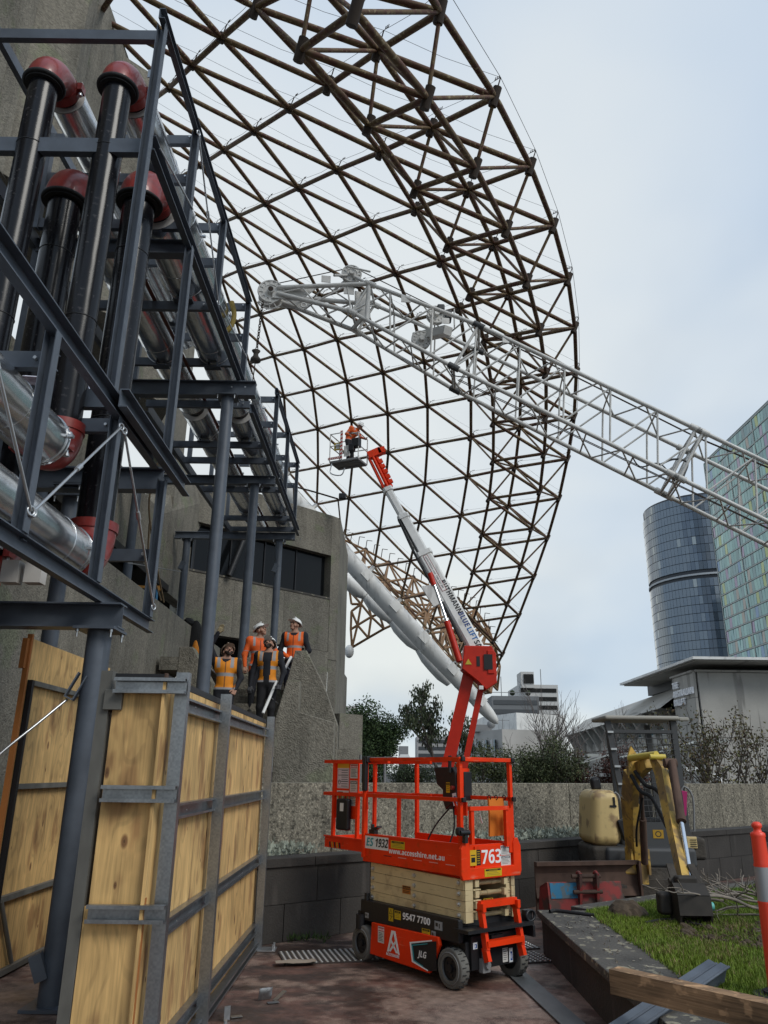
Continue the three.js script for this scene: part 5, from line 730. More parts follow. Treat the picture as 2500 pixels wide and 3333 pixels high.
{
  const t = thing('loose_bucket', 'loose red and blue excavator bucket with red hooks in front of the blade', 'excavator bucket', null, [2.67, 0, -11.2], 0.2);
  const out = [[0, 0.06], [0.24, 0.05], [0.32, 0.22], [0.26, 0.48], [0.02, 0.56]]; // section, x away from the camera
  const body = mesh('shell', [...[0, 1, 2, 3].map((i) => prof(secR(1.04, 0.02), [0, out[i][1], -out[i][0] + 0.12], [0, out[i + 1][1], -out[i + 1][0] + 0.12], V(0, 1, 0.3))), prof(secR(1.04, 0.02), [0, 0.56, 0.1], [0, 0.1, 0.18], V(0, 0, 1)), ext(out.map(([x, y]) => [x, y]), 0.02).rotateY(Math.PI / 2).translate(-0.52, 0, 0.12), ext(out.map(([x, y]) => [x, y]), 0.02).rotateY(Math.PI / 2).translate(0.5, 0, 0.12)], bucketRed, t);
  mesh('paint_patch', prof(secR(0.42, 0.006), [-0.28, 0.56, 0.118], [-0.28, 0.38, 0.149], V(0, 0, 1)), std({ map: tex(128, (u, v) => { const d = sm(0.5, 0.6, fbm(u * 8, v * 8, 8, 4, 811)); return S3(mix(0.03, 0.1, d), mix(0.17, 0.14, d), mix(0.3, 0.16, d)); }, 0.5), roughness: 0.8 }), t);
  for (const x of [-0.12, 0.12]) mesh('hook', [ext([[0, 0.3], [0.06, 0.3], [0.09, 0.62], [0.03, 0.7], [-0.04, 0.68], [-0.03, 0.55]], 0.035).rotateY(Math.PI / 2).translate(x, 0, 0.2), new THREE.TorusGeometry(0.05, 0.022, 8, 14).rotateY(Math.PI / 2).translate(x + 0.018, 0.64, 0.17)], bucketRed, t); mesh('pin', cyl(0.025, 0.4, 10, 0, 0.64, 0.17, 'x'), rustySteel, t); mesh('pin', cyl(0.025, 0.4, 10, 0, 0.46, 0.2, 'x'), rustySteel, t);
}

// ---------- crane boom ----------
{
  const t = thing('crane_boom', 'white lattice crane boom with pulleys crossing in front of the brown lattice', 'crane boom');
  const P = (n, g, m = craneWhite, par = t) => mesh(n, g, m, par);
  const K = V(-0.52, 11.42, -14.35), Eb = V(7.45, 6.9, -14.05), ax = Eb.clone().sub(K).normalize(), side = V(0.12, 0, -1).normalize(), upv = side.clone().cross(ax).normalize().negate(); if (upv.y < 0) upv.negate();
  const L = 17.5, hw = (s) => (0.38 + 0.12 * Math.min(1, s / 2)), hh = (s) => 0.38 + 0.16 * Math.min(1, s / 2.5);
  const cor = (s, i, j) => K.clone().addScaledVector(ax, s).addScaledVector(side, i * hw(s)).addScaledVector(upv, j * hh(s));
  const st = [0, 2.5]; while (st[st.length - 1] < L) st.push(st[st.length - 1] + 4.9);
  for (const i of [-1, 1]) for (const j of [-1, 1]) for (let k = 0; k < st.length - 1; k++) P('chord', rod(cor(st[k], i, j), cor(st[k + 1], i, j), 0.043, 10));
  const bay = 0.5; for (let s = 0, k = 0; s < L - bay; s += bay, k++) {
    const e = s + bay, f = k % 2; for (const i of [-1, 1]) P('lacing', rod(cor(s, i, f ? 1 : -1), cor(e, i, f ? -1 : 1), 0.02, 6)); // side faces
    for (const j of [-1, 1]) P('lacing', rod(cor(s + bay * 0.5, f ? 1 : -1, j), cor(e + bay * 0.5, f ? -1 : 1, j), 0.018, 6));
    if (k % 2) { for (const j of [-1, 1]) P('lacing', rod(cor(s, -1, j), cor(s, 1, j), 0.017, 6)); }
  }
  for (const s of [0.02, 2.55, 7.3, 7.45, 12.3]) { for (const i of [-1, 1]) P('frame_bar', rod(cor(s, i, -1), cor(s, i, 1), 0.03, 8)); for (const j of [-1, 1]) { P('frame_bar', rod(cor(s, -1, j), cor(s, 1, j), 0.026, 8)); } P('frame_bar', rod(cor(s, -1, -1), cor(s, 1, 1), 0.025, 6)); for (const i of [-1, 1]) for (const j of [-1, 1]) P('pin_joint', [cyl(0.05, 0.1, 10, 0, 0, 0, 'z').translate(...cor(s, i, j).toArray()), rod(cor(s - 0.12, i, j), cor(s + 0.12, i, j), 0.066, 10)], s > 2 && s < 2.7 ? darkGrey : craneWhite); }
  // head: four arms closing on the sheave
  const Hd = V(-2.5, 11.62, -14.2), N = side;
  for (const i of [-1, 1]) for (const j of [-1, 1]) P('head_arm', rod(cor(0, i, j), Hd.clone().addScaledVector(N, i * 0.16).add(V(0.18, j * 0.07, 0)), 0.05, 10));
  for (const i of [-1, 1]) for (let k = 0; k < 4; k++) { const a = (u, j) => cor(0, i, j).lerp(Hd.clone().addScaledVector(N, i * 0.16), u); P('lacing', rod(a(k * 0.22, k % 2 ? 1 : -1), a(k * 0.22 + 0.22, k % 2 ? -1 : 1), 0.02, 6)); }
  for (let k = 0; k < 4; k++) for (const j of [-1, 1]) { const a = (u, i) => cor(0, i, j).lerp(Hd.clone().addScaledVector(N, i * 0.16), u); P('lacing', rod(a(k * 0.22, k % 2 ? 1 : -1), a(k * 0.22 + 0.2, k % 2 ? -1 : 1), 0.018, 6)); }
  const plate = (i) => { const s = new THREE.Shape([[0.1, 0.14], [1.05, 0.22], [0.7, -0.14], [0.1, -0.12]].map((p) => new THREE.Vector2(...p))); for (const [x, y, r] of [[0.3, 0.02, 0.06], [0.45, 0.08, 0.045], [0.6, 0.03, 0.05], [0.72, 0.12, 0.035], [0.85, 0.14, 0.03]]) { const h = new THREE.Path(); h.absarc(x, y, r, 0, 6.283, true); s.holes.push(h); } return new THREE.ExtrudeGeometry(s, { depth: 0.02, bevelEnabled: false, curveSegments: 10 }).translate(-0.02, -0.06, -0.01).applyMatrix4(MT(Hd.x, Hd.y, Hd.z, 0.12)).translate(N.x * i * 0.17, 0, N.z * i * 0.17); };
  for (const i of [-1, 1]) P('head_plate', plate(i));
  const sheave = (c, r, w, name = 'sheave', par = t) => { const rim = []; for (let q = 0; q < 12; q++) { const a = q / 12 * 6.283; rim.push(bx(0.05, 0.1, 0.02, 0, r * 0.78, 0).rotateZ(a)); } const g = [cyl(r, 0.03, 30, 0, 0, w / 2, 'z'), cyl(r, 0.03, 30, 0, 0, -w / 2, 'z'), cyl(r * 0.88, w, 30, 0, 0, 0, 'z'), cyl(r * 0.28, w + 0.22, 20, 0, 0, 0, 'z'), new THREE.TorusGeometry(r * 0.98, 0.02, 8, 30).translate(0, 0, w / 2 + 0.02), new THREE.TorusGeometry(r * 0.62, 0.014, 6, 26).translate(0, 0, w / 2 + 0.02), ...xf(rim, MT(0, 0, w / 2 + 0.02))]; return P(name, xf(g, MT(c.x, c.y, c.z, 0.12)), craneWhite, par); };
  const hs = sheave(Hd, 0.27, 0.22); P('hub_bore', xf([cyl(0.055, 0.02, 18, 0, 0, 0.225, 'z')], MT(Hd.x, Hd.y, Hd.z, 0.12)), rustDark, hs);
  P('rope_guard', [new THREE.TorusGeometry(0.3, 0.018, 6, 16, 2.0).rotateZ(3.6).translate(Hd.x + 0.02, Hd.y - 0.13, Hd.z + 0.12), new THREE.TorusGeometry(0.2, 0.018, 6, 14, 2.0).rotateZ(3.7).translate(Hd.x - 0.05, Hd.y - 0.14, Hd.z + 0.14), ...[0, 1, 2, 3].map((q) => { const a = 3.75 + q * 0.5; return rod([Hd.x + 0.2 * Math.cos(a), Hd.y - 0.14 + 0.2 * Math.sin(a), Hd.z + 0.13], [Hd.x + 0.3 * Math.cos(a), Hd.y - 0.13 + 0.3 * Math.sin(a), Hd.z + 0.12], 0.012, 5); })]);
  P('lug', [new THREE.TorusGeometry(0.05, 0.02, 8, 14).translate(Hd.x + 0.75, Hd.y - 0.42, Hd.z + 0.25)]);
  const c1 = cor(-0.5, 0, 1).add(V(0, 0.28, 0)); sheave(c1, 0.21, 0.08, 'top_pulley'); P('pulley_stand', [rod(c1, cor(-0.1, -1, 1), 0.035, 8), rod(c1, cor(-0.95, 1, 0.6), 0.03, 8), rod(c1, cor(-0.8, -1, 0.7), 0.03, 8), rod(c1.clone().add(V(-0.1, 0.12, 0.15)), c1.clone().add(V(0.42, -0.05, 0.2)), 0.022, 6)]);
  const c2 = cor(1.55, 0, 1).add(V(0, 0.12, 0)); sheave(c2, 0.2, 0.08, 'top_pulley'); P('pulley_clamp', [rbx(0.16, 0.14, 0.3, 0.03, c2.x + 0.1, c2.y + 0.14, c2.z), rbx(0.14, 0.2, 0.26, 0.03, c2.x + 0.26, c2.y - 0.02, c2.z), cyl(0.05, 0.4, 10, c2.x + 0.12, c2.y + 0.06, c2.z + 0.05, 'x')], darkGrey); P('pulley_bracket', [bx(0.02, 0.4, 0.12, c2.x + 0.38, c2.y - 0.12, c2.z + 0.1), rod(c2.clone().add(V(-0.12, -0.1, 0.2)), c2.clone().add(V(-0.14, -0.7, 0.2)), 0.02, 6)]);
  const c3 = cor(1.5, 0, -0.2); sheave(c3, 0.2, 0.08, 'lower_pulley'); P('cross_plate', [prof(secR(0.2, 0.18), cor(1.25, 1, 0.1), cor(2.1, -1, 0.1)).translate(0, 0.1, 0)]);
  for (const [s, j, w] of [[-0.3, 0.1, 0.22], [-0.9, 0.2, 0.2], [0.9, 0.9, 0.2], [1.9, 0.6, 0.16], [3.2, 0.9, 0.14]]) P('tag_plate', bx(w, w * 0.8, 0.02, 0, 0, 0, 0.12).translate(...cor(s, -1.04, j).toArray()));
  for (const [a, b] of [[[0, -1, 1], [0.4, -1, -1]], [[-0.1, 1, -1], [0.3, -1, -1]]]) P('frame_bar', rod(cor(...a), cor(...b), 0.05, 8));
  P('box_plate', bx(0.34, 0.62, 0.04, 0, 0, 0, 0.4, 0, 0.05).translate(...cor(-0.02, -0.1, 0.1).toArray()));
  // ropes
  P('hoist_rope', [rod(Hd.clone().add(V(0.02, 0.26, 0)), c1.clone().add(V(0, 0.2, 0)), 0.011, 6), rod(c1.clone().add(V(0.05, 0.2, 0)), c2.clone().add(V(0, 0.2, 0)), 0.011, 6), rod(c2.clone().add(V(0.05, 0.2, 0)), cor(7.4, 0, 1.2), 0.016, 6), rod(cor(7.4, 0, 1.2), cor(L, 0, 2.2), 0.018, 6), rod(cor(2.6, 0.2, -0.9), cor(L, 0.2, -0.55), 0.01, 5), rod(cor(2.6, 0.3, -0.8), cor(L, 0.3, -0.5), 0.01, 5)], rustDark);
  P('cable_bundle', [pipe([cor(2.4, -1, -1), cor(2.6, -0.9, -1.25), cor(2.8, -0.8, -1.1), cor(3.1, -0.9, -0.9)], 0.012, 5), pipe([cor(7.0, -1, -0.9), cor(7.2, -0.9, -0.4), cor(7.45, -0.9, -0.3), cor(7.5, -1, -0.9)], 0.02, 6), pipe([cor(6.4, -0.9, -0.9), cor(6.7, -0.7, -1.15), cor(7.0, -0.9, -0.8), cor(7.4, -0.8, -1.1)], 0.014, 5)], darkGrey);
}
{
  const t = thing('load_chain', 'hanging chain with a hook ball below the crane head', 'chain'); const g = new THREE.TorusGeometry(0.036, 0.011, 6, 10).scale(0.7, 1.25, 1);
  for (let i = 0; i < 18; i++) mesh('chain_link', g.clone().rotateY(i % 2 ? 1.2 : -0.35).translate(-2.64 - i * 0.003, 11.3 - i * 0.068, -14.05), rustDark, t);
  mesh('hook_ball', new THREE.LatheGeometry([[0.001, 0.14], [0.09, 0.12], [0.05, 0.06], [0.055, 0.0], [0.1, -0.06], [0.11, -0.12], [0.03, -0.16], [0.001, -0.17]].map((p) => new THREE.Vector2(...p)), 18).translate(-2.7, 10.03, -14.05), muddySteel, t); mesh('rope_tail', rod([-2.7, 9.9, -14.05], [-2.72, 9.3, -14.0], 0.012, 6), rustDark, t);
}
tag(mesh('lifting_sling', [pipe([[-3.05, 10.62, -13.0], [-2.98, 10.3, -13.0], [-3.06, 10.0, -13.0], [-3.3, 9.95, -13.0]], 0.05, 8)], std({ color: lin(0.3, 0.22, 0.06), roughness: 0.9 })), 'dull yellow lifting sling looped round the outermost silver pipe', 'sling');

// ---------- boom lift ----------
{
  const t = thing('boom_lift', 'red and white telescopic boom lift rising beyond the aggregate wall', 'boom lift');
  const P = (n, g, m, par = t) => mesh(n, g, m, par);
  P('chassis', [rbx(1.0, 0.7, 3.0, 0.05, 1.7, 0.8, -24.2), rbx(0.4, 0.4, 2.2, 0.1, 1.2, 0.25, -24.2), rbx(0.4, 0.4, 2.2, 0.1, 2.2, 0.25, -24.2)], boomRed); for (const [x, z] of [[-0.2, -22.8], [3.6, -22.8], [-0.2, -25.8], [3.6, -25.8]]) P('outrigger', [prof(secR(0.16, 0.18), [1.7, 0.9, -24.2], [x, 0.35, z]), cyl(0.18, 0.04, 14, x, 0.04, z), rod([x, 0.03, z], [x, 0.4, z], 0.05, 8)], boomRed);
  P('lower_arm', prof(secR(0.3, 0.36), [1.62, 0.6, -24.1], [2.72, 4.95, -24.0]), boomRed); P('support_arm', prof(secR(0.16, 0.18), [2.15, 0.6, -24.1], [3.12, 4.7, -24.0]), boomRed);
  P('turret', [ext([[-0.42, 0.72], [0.38, 0.72], [0.5, 0.5], [0.5, -0.35], [0.2, -0.55], [-0.05, -0.3], [-0.5, 0.05]], 0.55, 0.02).translate(2.95, 4.85, -24.1), rbx(0.2, 0.7, 0.05, 0.02, 3.3, 5.1, -23.52)], boomRed); P('turret_vent', [bx(0.26, 0.46, 0.02, 3.22, 5.1, -23.5), bx(0.1, 0.3, 0.02, 2.92, 5.12, -23.525)], blackMetal);
  P('warning_sign', ext([[-0.1, 0], [0.1, 0], [0, 0.17]], 0.01).translate(2.62, 5.02, -23.525), std({ color: lin(0.55, 0.4, 0.03), roughness: 0.5 })); P('work_lamp', rbx(0.14, 0.12, 0.05, 0.02, 2.98, 4.33, -23.5), whitePlain);
  const A = V(3.0, 5.4, -23.9), B = V(0.1, 11.6, -26.0), d = B.clone().sub(A).normalize(), Lb = A.distanceTo(B), at = (u) => A.clone().addScaledVector(d, Lb * u), nU = V(0, 0, 1).sub(d.clone().multiplyScalar(d.z)).normalize();
  const hex = (w, h) => [[-w / 2, -h / 2 + 0.05], [-w / 2 + 0.06, -h / 2], [w / 2 - 0.06, -h / 2], [w / 2, -h / 2 + 0.05], [w / 2, h / 2 - 0.05], [w / 2 - 0.06, h / 2], [-w / 2 + 0.06, h / 2], [-w / 2, h / 2 - 0.05]];
  const b1 = P('boom_section', prof(hex(0.46, 0.42), at(-0.03), at(0.56), nU), whitePaint); P('boom_section', prof(hex(0.36, 0.32), at(0.5), at(0.8), nU), whitePaint); P('boom_section', prof(hex(0.27, 0.24), at(0.78), at(1.0), nU), whitePaint);
  for (const [u, w] of [[0.555, 0.54], [0.795, 0.42], [0.985, 0.34]]) P('boom_collar', prof(hex(w, w * 0.92), at(u - 0.012), at(u + 0.012), nU), whitePaint);
  // lettering along the boom, on the face towards the camera
  const sd = d.clone().cross(nU).normalize(), basis = (u, off, lat) => { const x = d.clone().negate(), z = nU.clone(), y = z.clone().cross(x); return new THREE.Matrix4().makeBasis(x, y, z).setPosition(at(u).addScaledVector(nU, off).addScaledVector(y, lat)); };
  const txt = (s, size, u, lat, mat) => P('lettering', letters(s, size, 0.006).applyMatrix4(basis(u, 0.212, lat)), mat, b1);
  txt('RUTHMANN', 0.17, 0.385, 0.0, blackMetal); txt('BLUE', 0.17, 0.205, 0.0, std({ color: lin(0.02, 0.05, 0.2), roughness: 0.5 })); txt('LIFT', 0.17, 0.12, 0.0, std({ color: lin(0.02, 0.14, 0.4), roughness: 0.5 })); txt('SA22', 0.17, 0.05, 0.0, blackMetal);
  P('name_strip', bx(1.5, 0.16, 0.01, 0.72, -0.02, 0).applyMatrix4(basis(0.535, 0.214, 0)), print(512, 56, (c, w, h) => { c.fillStyle = '#e4e0dc'; c.fillRect(0, 0, w, h); c.strokeStyle = '#7a1f26'; c.lineWidth = 6; c.strokeRect(3, 3, w - 6, h - 6); c.fillStyle = '#222'; c.font = 'bold 30px sans-serif'; c.textBaseline = 'middle'; c.fillText('spiderlifthire.com  1300 522 399', 18, h / 2); }), b1);
  P('lift_cylinder', [rod([2.35, 5.1, -23.5], [2.0, 6.35, -23.7], 0.1, 12)], boomRed); P('cylinder_rod', rod([2.0, 6.35, -23.7], [1.62, 7.6, -23.9], 0.05, 10), chrome); P('cylinder_cap', rod([1.62, 7.55, -23.9], [1.5, 7.95, -23.95], 0.085, 10), boomRed); P('hinge_plate', xf([ext([[-0.5, -0.35], [0.35, -0.3], [0.3, 0.2], [-0.3, 0.25]], 0.06, 0.01)], basis(0.33, 0.12, -0.28)), whitePaint);
  P('energy_chain', [pipe([at(0.06).add(V(-0.35, 0.0, 0.1)), at(0.3).add(V(-0.3, 0, 0.12)), at(0.55).add(V(-0.32, 0, 0.12)), at(0.78).add(V(-0.22, 0, 0.12))], 0.045, 8, 30), rod(at(0.55).add(V(-0.2, 0, 0.15)), at(0.78).add(V(-0.14, 0, 0.12)), 0.03, 8)], rubber);
  // orange jib and basket
  const jb = [B.clone(), V(-0.45, 12.75, -26.0)]; for (const [o, r] of [[[-0.13, 0, 0.05], 0.05], [[0.02, 0.02, 0.1], 0.06], [[0.15, 0.06, 0], 0.075], [[-0.05, -0.05, -0.1], 0.045]]) P('jib_tube', rod(jb[0].clone().add(V(...o)), jb[1].clone().add(V(...o)), r, 8), lift); for (let i = 0; i < 5; i++) P('jib_cover', bx(0.16, 0.14, 0.12, 0, 0, 0, 0, 0, 0.5).translate(...jb[0].clone().lerp(jb[1], 0.15 + i * 0.17).add(V(0.2, 0.08, 0.05)).toArray()), lift);
  P('jib_joint', [bx(0.5, 0.26, 0.3, -0.38, 12.95, -26.0, 0, 0, 0.45), bx(0.26, 0.22, 0.3, -0.12, 13.06, -26.0, 0, 0, 0.3)], lift);
  const b = new THREE.Group(); b.name = 'basket'; b.position.set(-1.32, 12.5, -25.9); b.rotation.y = -0.42; t.add(b);
  const W = 1.15, Dp = 0.75; mesh('floor', [rbx(W, 0.09, Dp, 0.02, 0, 0, 0), bx(W - 0.1, 0.03, 0.08, 0, -0.055, 0.2), bx(W - 0.1, 0.03, 0.08, 0, -0.055, -0.2)], midGrey, b);
  const tape = print(32, 256, (c) => { c.fillStyle = '#d8d4ce'; c.fillRect(0, 0, 32, 256); c.fillStyle = '#b02a22'; for (let i = 0; i < 8; i++) { c.beginPath(); c.moveTo(0, i * 34); c.lineTo(32, i * 34 - 12); c.lineTo(32, i * 34 + 4); c.lineTo(0, i * 34 + 16); c.fill(); } });
  const rail = (a, c) => mesh('rail', rod(a, c, 0.02, 8), craneWhite, b);
  for (const y of [1.1, 0.62]) { rail([-W / 2, y, Dp / 2], [-0.1, y, Dp / 2]); rail([-W / 2, y, -Dp / 2], [W / 2, y, -Dp / 2]); rail([-W / 2, y, -Dp / 2], [-W / 2, y, Dp / 2]); rail([W / 2, y - 0.1, -Dp / 2], [W / 2, y - 0.1, Dp / 2]); rail([0.3, y - 0.1, Dp / 2], [W / 2, y - 0.1, Dp / 2]); }
  for (const x of [-W / 2, -0.1, W / 2]) for (const z of [-Dp / 2, Dp / 2]) rail([x, 0, z], [x, x > 0.5 ? 1.0 : 1.1, z]); mesh('hazard_post', bx(0.09, 1.12, 0.03, -0.1, 0.6, Dp / 2 + 0.03), tape, b, false); mesh('hazard_sill', new THREE.BoxGeometry(0.09, 0.55, 0.03).rotateZ(Math.PI / 2).translate(-0.35, 0.12, Dp / 2 + 0.03), tape, b, false);
  mesh('notice', bx(0.26, 0.3, 0.02, -0.3, 0.6, Dp / 2 - 0.05), std({ color: lin(0.5, 0.36, 0.04), roughness: 0.6 }), b); mesh('notice_sheet', bx(0.14, 0.2, 0.01, -0.28, 0.6, Dp / 2 - 0.03), whitePlain, b);
  mesh('control_box', [rbx(0.3, 0.34, 0.25, 0.03, 0.45, 0.62, 0.3), rbx(0.2, 0.3, 0.2, 0.03, 0.3, 0.45, 0.33)], blackMetal, b); for (let i = 0; i < 5; i++) mesh('louvre', bx(0.03, 0.42, 0.03, 0.02 + i * 0.05, 0.34, 0.38), craneWhite, b); mesh('step_bar', pipe([[-0.5, -0.05, 0.34], [-0.52, -0.42, 0.36], [-0.1, -0.56, 0.36], [0.05, -0.3, 0.36]], 0.022, 8, 20), zinc, b);
}

// ---------- people ----------
// one continuous body from tapered capsules joined with a smooth minimum, meshed on a grid
function sdfMesh(bones, cell, k, pad = 0.08) {
  const lo = V(1e9, 1e9, 1e9), hi = V(-1e9, -1e9, -1e9);
  for (const [a, b, r0, r1] of bones) for (const [p, r] of [[a, r0], [b, r1]]) { lo.min(V(p[0] - r, p[1] - r, p[2] - r)); hi.max(V(p[0] + r, p[1] + r, p[2] + r)); }
  lo.subScalar(pad); hi.addScalar(pad); const size = Math.max(hi.x - lo.x, hi.y - lo.y, hi.z - lo.z), n = Math.min(150, Math.ceil(size / cell)), c = lo.clone().add(hi).multiplyScalar(0.5), h = size / 2;
  const mc = new MarchingCubes(n, new THREE.MeshStandardMaterial(), false, false, 90000), F = mc.field; F.fill(1);
  for (const [a, b, r0, r1, sq = 1] of bones) {
    const ax = a[0], ay = a[1], az = a[2], bx_ = b[0] - ax, by = b[1] - ay, bz = b[2] - az, bb = bx_ * bx_ + by * by + bz * bz || 1e-9, R = Math.max(r0, r1) + 4 * k + cell * 2;
    const rng = (p, q, cc) => [Math.max(0, Math.floor(((Math.min(p, q) - R - cc) / h + 1) / 2 * n)), Math.min(n - 1, Math.ceil(((Math.max(p, q) + R - cc) / h + 1) / 2 * n))];
    const [x0, x1] = rng(ax, b[0], c.x), [y0, y1] = rng(ay, b[1], c.y), [z0, z1] = rng(az, b[2], c.z);
    for (let z = z0; z <= z1; z++) for (let y = y0; y <= y1; y++) for (let x = x0; x <= x1; x++) {
      const px = (x / n * 2 - 1) * h + c.x - ax, py = (y / n * 2 - 1) * h + c.y - ay, pz = (z / n * 2 - 1) * h + c.z - az, t = Math.min(1, Math.max(0, (px * bx_ + py * by + pz * bz) / bb));
      const dx = px - bx_ * t, dy = py - by * t, dz = (pz - bz * t) * sq, d = Math.sqrt(dx * dx + dy * dy + dz * dz) - (r0 + (r1 - r0) * t), i = x + y * n + z * n * n, o = F[i];
      const e = Math.max(k - Math.abs(o - d), 0) / k; F[i] = Math.min(o, d) - e * e * k * 0.25;
    }
  }
  for (let i = 0; i < F.length; i++) F[i] = -F[i];
  mc.isolation = 0; mc.update();
  const cnt = mc.count, g = new THREE.BufferGeometry(), p = new Float32Array(cnt * 3), nn = new Float32Array(cnt * 3);
  for (let i = 0; i < cnt; i++) { for (const [q, cc] of [[0, c.x], [1, c.y], [2, c.z]]) { p[i * 3 + q] = mc.positionArray[i * 3 + q] * h + cc; nn[i * 3 + q] = mc.normalArray[i * 3 + q]; } }
  g.setAttribute('position', new THREE.BufferAttribute(p, 3)); g.setAttribute('normal', new THREE.BufferAttribute(nn, 3)); g.setAttribute('uv', new THREE.BufferAttribute(new Float32Array(cnt * 2), 2));
  return g;
}
const skinC = [0.36, 0.2, 0.14];
function paint(g, fn) { const p = g.attributes.position, c = new Float32Array(p.count * 3); for (let i = 0; i < p.count; i++) { const k = fn(p.getX(i), p.getY(i), p.getZ(i)); c.set(k, i * 3); } g.setAttribute('color', new THREE.BufferAttribute(c, 3)); return g; }
const cloth = std({ vertexColors: true, roughness: 0.85, bumpMap: tex(128, (u, v) => fbm(u * 12, v * 12, 12, 3, 851), 0.3, false), bumpScale: 0.002 });
